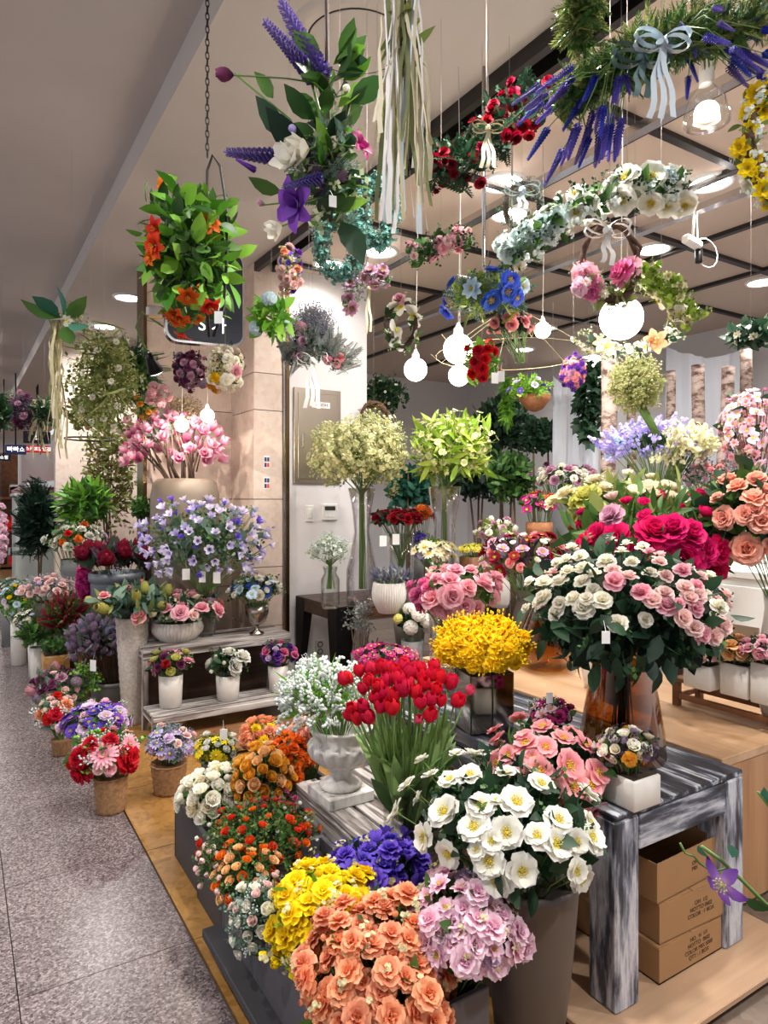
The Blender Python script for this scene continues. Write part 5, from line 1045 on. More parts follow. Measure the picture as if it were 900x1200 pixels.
for px, d, col, lb, w in [(200, 4.55, [('gerb', 'pink', 7, 17), ('ranun', 'lime', 7, 13), ('rose', 'plum', 5, 12), ('carn', 'darkred', 2, 12)], 'white pot of pink gerberas and lime buds on the lower step, first from the left', 50), (267, 4.72, [('peony', 'white', 7, 18), ('bud', 'white', 4, 8)], 'white pot of round white peonies in dark leaves on the lower step', 48), (326, 4.92, [('rose', 'rosepink', 14, 12), ('rose', 'purple', 9, 13), ('ranun', 'lilac', 6, 9)], 'white pot of pink and purple roses at the right end of the lower step', 42)]:
    A('white_flower_pot', lb, 'potted flowers', D(px, 776 if px < 300 else 766, d, w, 28), col, [('oval', 'leaf_dark', 80, 14), ('sprig', 'leaf', 30, 14)], pot=('round', 'white_ceramic', px, 790 if px < 300 else 779, 28 if px < 300 else 24, 25 if px < 300 else 21, .17), tags=[])
A('bellflower_bouquet', 'tall airy bunch of lavender bellflowers in front of the taupe urn', 'bouquet', D(238, 634, 5.0, 140, 100), [('bell', 'bellflower', 84, 12), ('bell', 'violet', 24, 9), ('bell', 'lavender', 30, 11), ('bud', 'lavender', 20, 6)], [('oval', 'leaf_blue', 160, 14), ('sprig', 'leaf', 110, 22), ('lance', 'leaf_dark', 80, 20, .2, .8)], stem=(240, 700, 5.0), zmin=-.7, up=.1, tags=[(218, 673, 4.7), (237, 676, 4.7), (254, 677, 4.7)])
# ------------------------------------------------------------------ baskets and buckets on the floor, left
A('gerbera_basket', 'woven basket of pink gerberas and red carnations standing nearest on the floor edge', 'flower basket', D(123, 880, 3.40, 70, 50), [('gerb', 'pink', 7, 26), ('carn', 'red', 9, 22), ('carn', 'darkred', 4, 18), ('daisy', 'pink', 5, 13), ('rose', 'pink', 5, 12)], [('oval', 'leaf', 140, 18), ('sprig', 'leaf_bright', 50, 22), ('gyp', 'whitegyp', 30, 20)], picks=[('gerb', 'pink', 120, 882, 32), ('carn', 'red', 92, 908, 30), ('carn', 'red', 152, 888, 32), ('rose', 'pink', 129, 902, 14), ('gerb', 'pink', 155, 870, 26), ('carn', 'red', 130, 865, 20), ('carn', 'red', 90, 888, 24), ('carn', 'red', 155, 900, 26), ('rose', 'blush', 116, 903, 12)], pot=('basket', 'basket', 130, 908, 38, 32, 0))
A('violet_basket', 'bunch of deep purple and lavender sweet peas in a basket behind the gerbera basket', 'flower basket', D(112, 846, 3.85, 74, 46), [('anem', 'purple', 14, 17), ('anem', 'violet', 18, 15), ('anem', 'lilac', 14, 17), ('carn', 'pinklilac', 7, 15)], [('oval', 'leaf', 90, 14), ('gyp', 'whitegyp', 50, 16)], pot=('basket', 'basket', 114, 868, 32, 28, 0))
A('lavender_daisy_basket', 'woven basket of lavender daisies and baby breath in front of the stepped stand', 'flower basket', D(198, 872, 3.62, 56, 42), [('daisy', 'lavender', 20, 15), ('carn', 'lilac', 9, 13), ('rose', 'blush', 8, 11)], [('gyp', 'greygyp', 90, 18), ('oval', 'leaf_blue', 90, 14), ('broad', 'leaf_dark', 8, 20)], pot=('basket', 'basket', 198, 893, 41, 33, 0))
A('mixed_wild_basket', 'slim basket of red, peach and cream flowers at the left, behind the purple one', 'flower basket', D(66, 838, 4.15, 40, 50), [('carn', 'red', 3, 17), ('carn', 'peach', 5, 15), ('ranun', 'cream', 12, 11), ('rose', 'blush', 7, 11)], [('sprig', 'leaf', 70, 16), ('oval', 'leaf_blue', 60, 12), ('gyp', 'whitegyp', 30, 16)], pot=('basket', 'basket', 72, 866, 22, 18, 0))
A('protea_mix_pot', 'pale pink protea, mauve roses and grey foliage in a basket on the floor', 'flower basket', D(66, 806, 4.6, 56, 46), [('protea', 'protea_pink', 3, 24), ('rose', 'mauve', 8, 13), ('carn', 'plum', 6, 14), ('hydr', 'dusty', 4, 16), ('ranun', 'blush', 8, 9)], [('oval', 'leaf_grey', 90, 14), ('sprig', 'leaf_blue', 60, 18), ('fern', 'leaf', 20, 24)], pot=('basket', 'basket', 70, 828, 24, 20, 0))
A('banksia_bucket', 'grey bucket of dusty purple banksia heads left of the woven planter', 'bouquet', D(113, 752, 4.98, 66, 56), [('leafspike', 'dusty', 52, 20), ('leafspike', 'lavgrey', 14, 18)], [('lance', 'leaf_grey', 150, 22), ('oval', 'leaf_plum', 60, 16, .3, .8)], pot=('rim', 'grey_pot', 131, 796, 48, 40, 0), zmin=-.5, up=.5, tags=[(109, 780, 4.6)], stem_mat='stem_brown')
A('king_protea_bucket', 'galvanised bucket of dark maroon proteas on the low plinth', 'bouquet', D(134, 652, 5.25, 76, 28), [('protea', 'maroon', 12, 28)], [('oval', 'leaf_dark', 90, 22), ('lance', 'leaf_plum', 60, 22), ('fern', 'leaf_plum', 20, 24)], pot=('rim', 'galvanised', 138, 670, 62, 54, .4), zmin=-.2, up=.55)
A('artichoke_arrangement', 'green artichoke heads and blue green foliage in the pale woven planter', 'flower arrangement', D(160, 704, 4.7, 92, 42), [('artich', 'banksia', 7, 19), ('rose', 'salmon', 4, 15)], [('oval', 'leaf_blue', 130, 22), ('round', 'leaf_dark', 80, 14), ('lance', 'leaf_olive', 60, 24)], picks=[('artich', 'banksia', 122, 714, 26), ('artich', 'banksia', 160, 700, 24), ('rose', 'salmon', 162, 722, 19)], stem=(160, 745, 4.72), zmin=-.3, up=.5)
A('magenta_cascade', 'magenta carnation cluster hanging beside the galvanised bucket', 'bouquet', D(99, 682, 5.3, 16, 36), [('carn', 'magenta', 20, 13)], [('oval', 'leaf_dark', 20, 10)], stem=(110, 675, 5.4), zmin=-1, up=0)
A('white_anemone_pot', 'bunch of white roses with orange and red touches behind the maroon proteas', 'bouquet', D(92, 632, 6.1, 66, 38), [('rose', 'white', 16, 12), ('anem', 'white', 8, 12), ('carn', 'orange', 3, 10), ('carn', 'red', 2, 10), ('anem', 'lilac', 4, 9)], [('oval', 'leaf', 80, 14), ('sprig', 'leaf', 50, 16)], pot=('rim', 'grey_pot', 90, 655, 34, 30, 0))
A('blush_rose_pot', 'bunch of blush pink roses with airy filler in a dark pot at the left', 'bouquet', D(55, 690, 5.75, 56, 30), [('rose', 'blush', 36, 10), ('ranun', 'lilac', 10, 7)], [('gyp', 'greygyp', 50, 16), ('oval', 'leaf_grey', 60, 12)], pot=('rim', 'dark_pot', 55, 705, 24, 20, 0))
A('heather_pot', 'dark red heather spikes in green leaves at the left', 'bouquet', D(78, 722, 5.5, 48, 44), [('spike', 'heather', 48, 36)], [('sprig', 'leaf_rust', 50, 20), ('fern', 'leaf', 30, 22)], pot=('rim', 'dark_pot', 80, 742, 30, 26, 0), up=.3)
A('fern_pot', 'bushy dark green fern in a white pot at the left edge of the display', 'potted plant', D(50, 742, 5.6, 48, 34), [], [('fern', 'leaf', 90, 26, .3, .9), ('broad', 'leaf', 60, 12)], pot=('round', 'white_ceramic', 44, 758, 17, 14, 0))
A('green_white_pot', 'low white and blue flowers spilling over at the far left of the display', 'potted flowers', D(22, 706, 6.4, 44, 50), [('ranun', 'white', 18, 8), ('anem', 'paleblue', 8, 9), ('ranun', 'yellow', 5, 6), ('five', 'lilac', 8, 8)], [('sprig', 'leaf', 70, 16), ('fern', 'leaf_bright', 30, 18)], pot=('round', 'white_ceramic', 22, 728, 18, 16, 0))
A('pale_blue_pot', 'pale teal foliage with small peach flowers at the left edge, furthest down the corridor', 'potted flowers', D(10, 688, 7.2, 34, 22), [('ranun', 'peach', 6, 6), ('ranun', 'white', 10, 6)], [('round', 'leaf_blue', 80, 9), ('sprig', 'leaf_blue', 40, 12)], pot=('round', 'grey_pot', 10, 698, 16, 14, 0))
A('wild_daisy_pot', 'white and lilac daisies with green buds on the floor left of the fern', 'potted flowers', D(38, 726, 6.0, 40, 28), [('daisy', 'white', 14, 8), ('daisy', 'lavender', 10, 8), ('ranun', 'cream', 8, 6)], [('sprig', 'leaf', 60, 14), ('oval', 'leaf', 40, 9)], pot=('round', 'white_ceramic', 42, 745, 18, 15, 0))
A('ochre_basket', 'square ochre basket of green stems beside the banksia bucket', 'flower basket', D(66, 758, 5.25, 36, 16), [], [('sprig', 'leaf', 50, 16), ('broad', 'leaf', 30, 10)], pot=('square', 'tan_stone', 65, 766, 28, 26, 0))
A('lavender_sprig_pot', 'grey lavender sprigs and small green leaves behind the purple sweet peas', 'potted flowers', D(98, 800, 4.7, 30, 44), [('spike', 'lavgrey', 14, 24)], [('sprig', 'leaf_bright', 60, 18), ('lance', 'leaf', 40, 14)], pot=('round', 'grey_pot', 100, 820, 20, 18, 0))
# shrubs behind
def shrub(name, label, px, py, d, w, h, leaves, zb, potw, mat='dark_pot', trunks=3, cat='shrub', tw=.012, pots=True, hh=.3):
    def ex(root, base, S, rn):
        for i in range(trunks):
            p0 = Vector((rn.uniform(-.04, .04), rn.uniform(-.04, .04), hh*.8)); p1 = S.c-base+Vector((rn.uniform(-.5, .5)*S.a, rn.uniform(-.5, .5)*S.a, S.h*.6)); mb = MB(); mb.tube([p0, p0.lerp(p1, .4)+Vector((rn.uniform(-.03, .03), 0, 0)), p1], [tw, tw*.8, tw*.3], 6); part('trunk', mb, ['stem_brown'], root)
    zt = zb+hh; c = PZ(px, d, zt); pyt = HZ+(EYE-zt)*F/d
    return A(name, label, cat, D(px, py, d, w, h), [], leaves, pot=('round', mat, px, pyt, potw, potw*.8, zb), zmin=-.9, stems=0, extra=ex)
shrub('evergreen_shrub', 'tall dark evergreen shrub in front of the pale grey counter', 43, 610, 6.6, 40, 92, [('needle', 'leaf_deep', 260, 30), ('lance', 'leaf_deep', 420, 16)], 0, 26)
shrub('leafy_plant', 'bright green leafy plant right of the dark evergreen shrub', 98, 590, 6.35, 56, 56, [('lance', 'leaf_bright', 260, 26), ('lance', 'leaf', 180, 24)], 0, 28, 'grey_pot')
shrub('wispy_tree', 'slender olive brown bamboo-like tree behind the leafy plant', 128, 555, 7.3, 62, 150, [('lance', 'leaf_rust', 420, 13), ('sprig', 'leaf_olive', 160, 24)], 0, 26, 'dark_pot', 5)
shrub('box_bush', 'small round green bush between the wispy tree and the taupe urn', 166, 596, 5.5, 26, 32, [('oval', 'leaf', 200, 9)], 0, 18, 'grey_pot')
# ------------------------------------------------------------------ magnolia branches
def branches(root, base, S, rn):
    for i in range(13):
        p0 = Vector((rn.uniform(-.08, .08), rn.uniform(-.08, .08), -.25)); a = i/13*6.283; p1 = S.c-base+RT*(S.a*rn.uniform(.4, 1.0)*math.cos(a))+FW*(S.a*.8*math.sin(a)*rn.random())+Vector((0, 0, S.h*rn.uniform(-.1, .95))); mb = MB(); mb.tube([p0, p0.lerp(p1, .5)+Vector((rn.uniform(-.06, .06), rn.uniform(-.06, .06), .05)), p1], [.012, .009, .004], 6); br = part('branch', mb, ['twig'], root)
        q = p0.lerp(p1, .6); mb = MB(); mb.tube([q, q.lerp(p1, .6)+Vector((rn.uniform(-.12, .12), rn.uniform(-.1, .1), .12))], [.006, .003], 5); part('twig', mb, ['twig'], br)
A('magnolia_branches', 'pink magnolia blossoms on bare brown branches in the tall taupe urn', 'flowers', D(202, 520, 5.35, 120, 78, .5), [('magn', 'mag', 54, 21), ('bud', 'rosepink', 14, 9)], [], stem=(217, 562, 5.42), zmin=-.55, up=.45, stems=0, extra=branches)
# ------------------------------------------------------------------ on the dark worktable and under it
A('cream_spray_bouquet', 'large airy bunch of cream florets in the waisted glass vase by the electric cabinet', 'bouquet', D(424, 530, 5.1, 118, 84), [('five', 'greengyp', 60, 8)], [('gypball', 'creamgyp', 420, 13, .6, 1.05), ('gyp', 'greengyp', 160, 24, .5, 1.05), ('blade', 'leaf_olive', 90, 30, .2, .8)], stem=(424, 580, 5.1, 690), zmin=-.6, lz=-.9)
A('green_spray_bouquet', 'large bunch of pale yellow florets in long green leaves in the flared glass vase', 'bouquet', D(530, 525, 5.0, 100, 84), [('five', 'greengyp', 60, 8)], [('gypball', 'creamgyp', 110, 12, .6, 1.0), ('lance', 'leaf_lime', 330, 26, .5, 1.05), ('blade', 'leaf_olive', 120, 34, .2, .8)], stem=(521, 575, 5.0, 690), zmin=-.7, lz=-.9)
A('baby_breath_jar', 'small bunch of white baby breath in the glass jar on the worktable', 'bouquet', D(387, 645, 4.95, 44, 34), [('five', 'whitegyp', 30, 5)], [('gyp', 'whitegyp', 110, 14, .6, 1.05), ('sprig', 'leaf_pale', 50, 14)], stem=(387, 664, 4.95, 690))
A('dark_red_rose_bouquet', 'flat row of dark red velvet roses in the glass cylinder on the worktable', 'bouquet', D(468, 607, 5.15, 60, 16), [('rose', 'darkred', 34, 14)], [('oval', 'leaf_dark', 110, 16, .3, 1, .6)], stem=(470, 665, 5.15), zmin=-.2, tags=[(449, 634, 5.0), (464, 632, 5.0)])
A('lavender_trough', 'white oval pot of grey lavender on the front of the worktable', 'potted flowers', D(460, 675, 4.75, 48, 20), [('spike', 'lavgrey', 44, 22)], [('lance', 'leaf_grey', 90, 12)], pot=('bowl', 'white_stone', 456, 682, 40, 32, WT), up=.55)
A('orange_protea_bouquet', 'small rust orange pincushion flowers behind the dark red roses', 'bouquet', D(495, 601, 5.5, 26, 22), [('gerb', 'orange', 10, 11)], [('lance', 'leaf_dark', 30, 12)], pot=('round', 'dark_pot', 495, 625, 18, 15, WT))
A('cream_daisy_bouquet', 'bunch of cream yellow daisies with a few violet ones behind the pink roses', 'bouquet', D(508, 646, 4.85, 50, 34), [('daisy', 'cream', 26, 15), ('anem', 'lavender', 6, 12)], [('oval', 'leaf', 70, 12)], pot=('round', 'dark_pot', 510, 665, 24, 20, WT))
A('violet_bunch', 'little violet iris bunch left of the cream daisies', 'bouquet', D(490, 631, 5.3, 20, 16), [('lily', 'violet', 12, 9)], [('lance', 'leaf', 20, 12)], pot=('round', 'grey_pot', 490, 642, 14, 12, WT))
A('yellow_button_pot', 'flat pot of small yellow button flowers right of the flared glass vase', 'potted flowers', D(556, 643, 4.95, 40, 10), [('carn', 'lemon', 30, 7)], [('oval', 'leaf', 50, 8)], pot=('square', 'brown_x', 556, 652, 26, 26, WT))
A('white_tulip_bouquet', 'white tulips with dusty pink buds above the pink roses', 'bouquet', D(582, 622, 5.0, 50, 30), [('tulip', 'ivory', 7, 9), ('rose', 'mauve', 10, 11), ('rose', 'ivory', 6, 10)], [('oval', 'leaf_olive', 60, 14)], stem=(585, 672, 5.0))
A('hellebore_bouquet', 'bunch of burgundy and dusty pink hellebores behind the pink roses', 'bouquet', D(612, 655, 4.4, 104, 68), [('anem', 'darkred', 24, 15), ('anem', 'mauve', 20, 14), ('rose', 'salmon', 10, 13), ('ranun', 'ivory', 10, 10)], [('oval', 'leaf_plum', 130, 16), ('oval', 'leaf_olive', 90, 16)], stem=(618, 715, 4.4), zmin=-.4)
A('magenta_daisy_pot', 'low mound of magenta daisies on the floor under the worktable', 'potted flowers', D(450, 768, 4.35, 80, 30), [('daisy', 'magenta', 56, 12), ('daisy', 'rosepink', 16, 11)], [('oval', 'leaf_dark', 80, 10)], pot=('rim', 'dark_pot', 450, 785, 46, 40, 0))
A('white_hydrangea_pot', 'white hydrangea heads under the worktable, right of its black leg', 'potted flowers', D(483, 728, 4.7, 38, 42), [('hydr', 'white', 7, 20), ('hydr', 'lime', 3, 14)], [('oval', 'leaf_dark', 40, 14)], pot=('round', 'grey_pot', 483, 750, 26, 22, 0))
A('bare_twig_bunch', 'bunch of grey bare stems standing under the worktable', 'bouquet', D(422, 728, 4.9, 30, 50), [], [('sprig', 'leaf_grey', 50, 16)], pot=('round', 'grey_pot', 422, 765, 22, 18, 0), extra=lambda root, base, S, rn: [part('stem', (lambda b: b.tube([(rn.uniform(-.03, .03), rn.uniform(-.03, .03), .1), (rn.uniform(-.12, .12), rn.uniform(-.08, .08), rn.uniform(.5, .68))], .004, 4))(MB()), ['stem_brown'], root) for i in range(16)])
# ------------------------------------------------------------------ deep in the shop
A('bird_of_paradise_pot', 'orange bird of paradise and magenta blooms in a brown pot deep in the shop', 'potted flowers', D(632, 590, 5.6, 44, 34), [('lily', 'orange', 5, 14), ('orchid', 'magenta', 14, 14)], [('lance', 'leaf', 40, 18)], pot=('rim', 'terracotta', 632, 612, 30, 26, .6))
A('pink_white_garland', 'low bank of white and dusty pink roses in front of the hanging bluish cloth', 'bouquet', D(662, 560, 6.0, 76, 34), [('rose', 'ivory', 22, 10), ('rose', 'mauve', 14, 12), ('carn', 'plum', 6, 11)], [('oval', 'leaf', 80, 10)], pot=('rim', 'grey_pot', 662, 580, 40, 36, .6))
A('lilac_plume_bouquet', 'large bunch of lilac blue and creamy white plumes on the white cabinet', 'bouquet', D(770, 520, 4.05, 122, 52), [('plume', 'lavender', 60, 44), ('plume', 'paleblue', 10, 36)], [('oval', 'leaf_dark', 80, 14, .2, .7), ('gypball', 'lavender', 90, 14, .7, 1.05)], picks=[('plume', 'creamgyp', 790+6*i, 510+4*(i % 5), 46) for i in range(9)]+[('plume', 'creamgyp', 765+8*i, 538, 34) for i in range(5)], stem=(770, 605, 4.1), zmin=-.5)
A('white_plume_bouquet', 'creamy white plumes beside the lilac blue ones', 'bouquet', D(806, 520, 3.95, 56, 44), [('plume', 'creamgyp', 44, 36)], [('gypball', 'creamgyp', 90, 13, .7, 1.05), ('oval', 'leaf_dark', 30, 12, .2, .7)], stem=(780, 605, 4.1), zmin=-.6)
A('dried_mix_bouquet', 'bunch of small red and orange flowers among grey twigs right of the white plumes', 'bouquet', D(832, 560, 3.95, 60, 40), [('carn', 'salmon', 12, 9), ('carn', 'orange', 4, 11), ('ranun', 'mauve', 12, 7)], [('sprig', 'leaf_grey', 70, 18), ('lance', 'leaf_dark', 40, 14)], pot=('round', 'grey_pot', 832, 588, 24, 20, 1.18))
A('pink_blossom_branches', 'pink cherry blossom branches at the right edge in a white vase', 'flowers', D(876, 505, 3.9, 66, 104), [('orchid', 'pinklilac', 46, 15), ('lotus', 'pink', 36, 12), ('bud', 'rosepink', 14, 7)], [('sprig', 'dry', 50, 24)], stem=(885, 615, 3.95), zmin=-.9, up=.1, stem_mat='stem_brown', leafparts=[('oval', 'leaf_dark', 14, 22)])
for px, py, w, h, d, lv, lb in [(592, 500, 84, 96, 8.0, 'leaf_dark', 'tall dark green fig tree against the back of the shop'), (560, 560, 90, 70, 7.0, 'leaf_deep', 'dense dark green tree behind the green sprays'), (480, 572, 60, 60, 7.2, 'leaf_teal', 'blue green shrub behind the glass vases'), (600, 560, 60, 70, 6.2, 'leaf', 'bushy green plant left of the clipped topiaries'),
                             (628, 430, 60, 40, 8.0, 'leaf_dark', 'dark foliage high against the back wall')][:4]:
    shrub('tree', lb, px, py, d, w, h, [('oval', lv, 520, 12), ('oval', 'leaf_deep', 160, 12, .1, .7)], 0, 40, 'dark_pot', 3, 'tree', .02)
for px, dd, lb in ((627, 6.8, 'clipped topiary tree on a bare stem, left of two'), (645, 7.25, 'clipped topiary tree on a bare stem beside the bluish cloth')):
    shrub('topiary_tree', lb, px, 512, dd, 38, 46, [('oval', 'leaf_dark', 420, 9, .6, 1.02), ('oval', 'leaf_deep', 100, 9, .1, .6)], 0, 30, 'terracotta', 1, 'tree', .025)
for px, py, w, h, d, lv, lb in [(690, 470, 34, 110, 6.2, 'leaf_dark', 'trailing ivy hanging down beside the birch trunk')]:
    A('hanging_ivy', lb, 'ivy', D(px, py, d, w, h), [], [('ivy', lv, 160, 12, .5, 1, .5)], hang='wire_black', zmin=-1, leafparts=[('ivy', lv, 110, 14, .6, 1, .7)])
A('green_moss_strands', 'bright green trailing strands hanging left of the basket', 'hanging plant', D(594, 470, 6.4, 14, 80), [], [('needle', 'leaf_bright', 120, 20, .2, 1, .8)], hang='wire_black', zmin=-1)
def hbasket(root, base, S, rn):
    b = MB(); r = S.a*.75; b.lathe([(.02, -r*1.0), (r*.5, -r*.85), (r*.9, -r*.35), (r, 0), (r*.92, 0), (r*.8, -r*.3)], 24, fn=lambda i, a, r_, z: r_*(1+.02*math.cos(a*24))); part('basket', b, ['terracotta'], root, loc=S.c-base+Vector((.08, 0, -S.h*.3)))
A('hanging_basket', 'brown coir hanging basket of blue flowers and ferns deep in the shop', 'hanging basket', D(618, 458, 5.6, 50, 32), [('five', 'lavender', 10, 9), ('anem', 'violet', 4, 9)], [('fern', 'leaf_bright', 36, 22), ('sprig', 'leaf_lime', 40, 16)], hang='wire_black', zmin=-.3, extra=hbasket)
A('white_leaf_spray', 'dark green leafy spray with white blossoms hanging at the right edge', 'hanging flowers', D(880, 392, 3.3, 56, 28), [('lotus', 'white', 18, 11)], [('oval', 'leaf_dark', 90, 18, .4, 1)], hang='wire_black', zmin=-1, leafparts=[('oval', 'leaf_dark', 26, 20)])
# ------------------------------------------------------------------ hanging flowers
def circ(px, py, rx, ry, d, n=20, a0=0, a1=360, dd=.12):
    return [(px+rx*math.cos(math.radians(a0+(a1-a0)*i/n)), py-ry*math.sin(math.radians(a0+(a1-a0)*i/n)), d+dd*math.sin(math.radians(a0+(a1-a0)*i/n))*0) for i in range(n+1)]
def ring_part(name, mat, pts, r, k=6, wob=0):
    def ex(root, base, S, rn):
        for j in range(4 if wob else 1):
            mb = MB(); mb.tube([P(*q)-base+Vector((rn.uniform(-wob, wob), rn.uniform(-wob, wob), rn.uniform(-wob, wob))) for q in pts], r, k); part(name, mb, [mat], root)
    return ex
def bow(root, base, c, sz, mat, tails=2, drop=2.5, seed=1):
    rn = random.Random(seed); n = 10; o0 = None
    b = MB(); b.ball((0, 0, 0), sz*.16, 8, 6); knot = part('bow', b, [mat], root, loc=c-base)
    for sg in (-1, 1):
        for up in (.5, -.05):
            mb = MB(); pts = []
            for i in range(n+1):
                a = i/n*2*math.pi; pts.append(RT*(sg*sz*.42*(1-math.cos(a))*.9)+Vector((0, 0, sz*.24*math.sin(a)+sz*up*.45*(1-math.cos(a))*.5))-FW*(.1*sz*up))
            mb.strip(pts, sz*.26, FW+Vector((0, 0, .25))); part('bow_loop', mb, [mat], knot)
    for k in range(tails):
        mb = MB(); sx = (k-(tails-1)/2)*sz*.35; pts = [RT*(sx*i/8+sz*.05*math.sin(i*1.2+k))+Vector((0, 0, -sz*drop*i/8*rn.uniform(.95, 1.05)))-FW*(.03*sz*math.cos(i)) for i in range(9)]
        mb.strip(pts, sz*.2, (RT+FW*.35).normalized()); part('ribbon_tail', mb, [mat], knot)
# orange flowers on a black hoop
def hoop(root, base, S, rn):
    d = S.d; pts = [(245, 395, d), (241, 320, d), (242, 250, d), (243, 200, d), (249, 182, d), (258, 195, d), (265, 240, d), (266, 300, d), (262, 360, d), (250, 395, d)]
    mb = MB(); mb.tube([P(*q)-base for q in pts], .005, 6); part('wire_hoop', mb, ['wire_black'], root)
    x0 = P(243, 180, d); n = int((ceil_z(x0.x)-x0.z)/.022); lk = None
    mb = MB()
    for i in range(n):
        z = x0.z+.022*i; t_ = [(Vector((math.cos(a)*.006, 0, math.sin(a)*.015)) if i % 2 else Vector((0, math.cos(a)*.006, math.sin(a)*.015)))+Vector((x0.x, x0.y, z))-base for a in [j*math.pi/4 for j in range(9)]]; mb.tube(t_, .002, 4, 0, False)
    part('chain', mb, ['wire_black'], root)
OF = Q(0, 300, 3, [(660,145,70),(740,185,80),(605,230,80),(635,225,60),(690,230,60),(640,285,60),(520,5,50)])
A('orange_lily_hanger', 'hanging spray of orange red blossoms in bright green leaves on a black wire hoop', 'hanging flowers', D(222, 295, 2.3, 116, 178), [('lily', 'orange', 4, 24)], [('oval', 'leaf', 160, 24, .2, .9), ('blade', 'leaf', 60, 40, .2, .9)], [('lily', 'redorange' if i % 2 else 'orange', x, y, s*1.1) for i, (x, y, s) in enumerate(OF)]+[('lily', 'redorange', 180, 268, 28), ('lily', 'redorange', 178, 288, 26), ('lily', 'orange', 205, 372, 28)], zmin=-1, up=-.2, extra=hoop, tags=[(256, 372, 1.95)],
  leafparts=[('oval', 'leaf_bright', 150, 32, .55, 1.05), ('oval', 'leaf', 80, 30, .5, 1.0, .3)])
# the tall swag of veronica and magnolia
def swag(root, base, S, rn):
    d = S.d
    for pts, mt, r in (([(383, 0, d), (384, 120, d), (388, 260, d)], 'twig', .006), ([(392, 250, d), (380, 150, d), (355, 60, d)], 'stem_green', .004), ([(385, 240, d), (340, 140, d), (275, 86, d)], 'stem_green', .003), ([(388, 250, d), (400, 170, d), (410, 120, d)], 'stem_brown', .004)):
        mb = MB(); mb.tube([P(*q)-base for q in pts], r, 5); part('stem', mb, [mt], root)
    mb = MB(); p = P(382, 40, d); mb.tube([P(388, 200, d)-base, P(382, 40, d)-base, Vector((p.x-base.x, p.y-base.y, ZC-base.z))], .0035, 5); part('hanging_cord', mb, ['wire_white'], root)
    for (a, b, mt, n) in [((372, 95, d), (308, 22, d-.1), 'veronica', 0), ((380, 95, d), (328, 0, d), 'veronica', 0), ((335, 185, d), (262, 178, d-.1), 'veronica', 0), ((300, 200, d), (276, 186, d), 'purple', 0), ((378, 208, d-.1), (330, 220, d-.15), 'veronica', 0)]:
        me, ce = bloom_mesh('spike', mt, 0); p0, p1 = P(*a), P(*b); v = p1-p0; obj('flower_spike', me, root, p0-base, frame(v).to_quaternion(), (v.length*.95, v.length*.95, v.length))
    for px, py, k_, mt, sz, dr in [(274, 88, 'tulip', 'plum', 20, (-1, 0, .1)), (350, 240, 'lily', 'purple', 54, (-.6, -.6, -.3)), (345, 190, 'magn', 'white', 48, (-.5, -.7, .1)), (420, 172, 'lily', 'magenta', 34, (.7, -.5, .3)), (362, 175, 'magn', 'ivory', 50, (-.8, -.5, -.2)), (330, 265, 'magn', 'ivory', 34, (-.7, -.4, -.4)), (310, 240, 'bud', 'mauve', 14, (-.8, 0, .3)), (345, 158, 'bud', 'lavender', 18, (-.2, -.5, .8)), (405, 110, 'bud', 'ivory', 16, (.2, -.3, 1))]:
        me, ce = bloom_mesh(k_, mt, 0); dv = RT*dr[0]+FW*(-dr[1]*-1)+Vector((0, 0, dr[2])); r = sz/2*d/F; o = obj(me.name, me, root, P(px, py, d-.08)-base, frame(dv).to_quaternion(), r); pp = P(px, py, d-.08)-base; ax = P(387, min(250, max(100, py-10)), d)-base; mb = MB(); mb.tube([ax, ax.lerp(pp, .55)-dv*.02+Vector((0, 0, .006)), pp], .0022, 5); part('stem', mb, ['stem_green'], root)
    lf = {m_: leaf_mesh('oval', m_) for m_ in ('leaf', 'leaf_dark', 'leaf_bright')}
    for i in range(100):
        s = i/100; c = P(386+8*math.sin(i), 70+200*s, d); a = rn.random()*6.283; dr = RT*math.cos(a)*1.1+FW*math.sin(a)*.8+Vector((0, 0, rn.uniform(.0, 1.0))); ln = rn.uniform(.05, .10)
        obj('leaf', lf[rn.choice(['leaf', 'leaf_dark', 'leaf', 'leaf_bright'])], root, c-base+dr.normalized()*.02, frame(dr, rn.random()*6.28).to_quaternion(), ln)
    for px, py, L, dr in [(322, 150, 60, (-1, -.3, .7)), (345, 175, 70, (-.7, -.5, .4)), (300, 105, 34, (-.5, 0, .9)), (415, 60, 40, (.8, 0, .8)), (310, 215, 40, (-1, -.4, .1)), (420, 250, 60, (.6, -.5, -1)), (430, 110, 50, (.9, -.2, .5)), (350, 130, 50, (-.8, -.4, .5))]:
        obj('leaf', leaf_mesh('oval', 'leaf_dark' if L > 50 else 'leaf'), root, P(px+20*(1 if dr[0] < 0 else -1), py+10, d-.03)-base, frame(RT*dr[0]+FW*dr[1]*1.0+Vector((0, 0, dr[2])), 1.2).to_quaternion(), L*d/F)
A('veronica_swag', 'tall hanging swag of purple veronica spikes, white magnolias and large leaves', 'hanging flowers', D(385, 205, 1.75, 90, 130), [], [('fern', 'leaf_blue', 24, 44, .2, .9), ('sprig', 'leaf_pale', 30, 40, .3, 1), ('oval', 'leaf_plum', 40, 30, .1, .7)], zmin=-1, extra=swag, tags=[(390, 236, 1.58)])
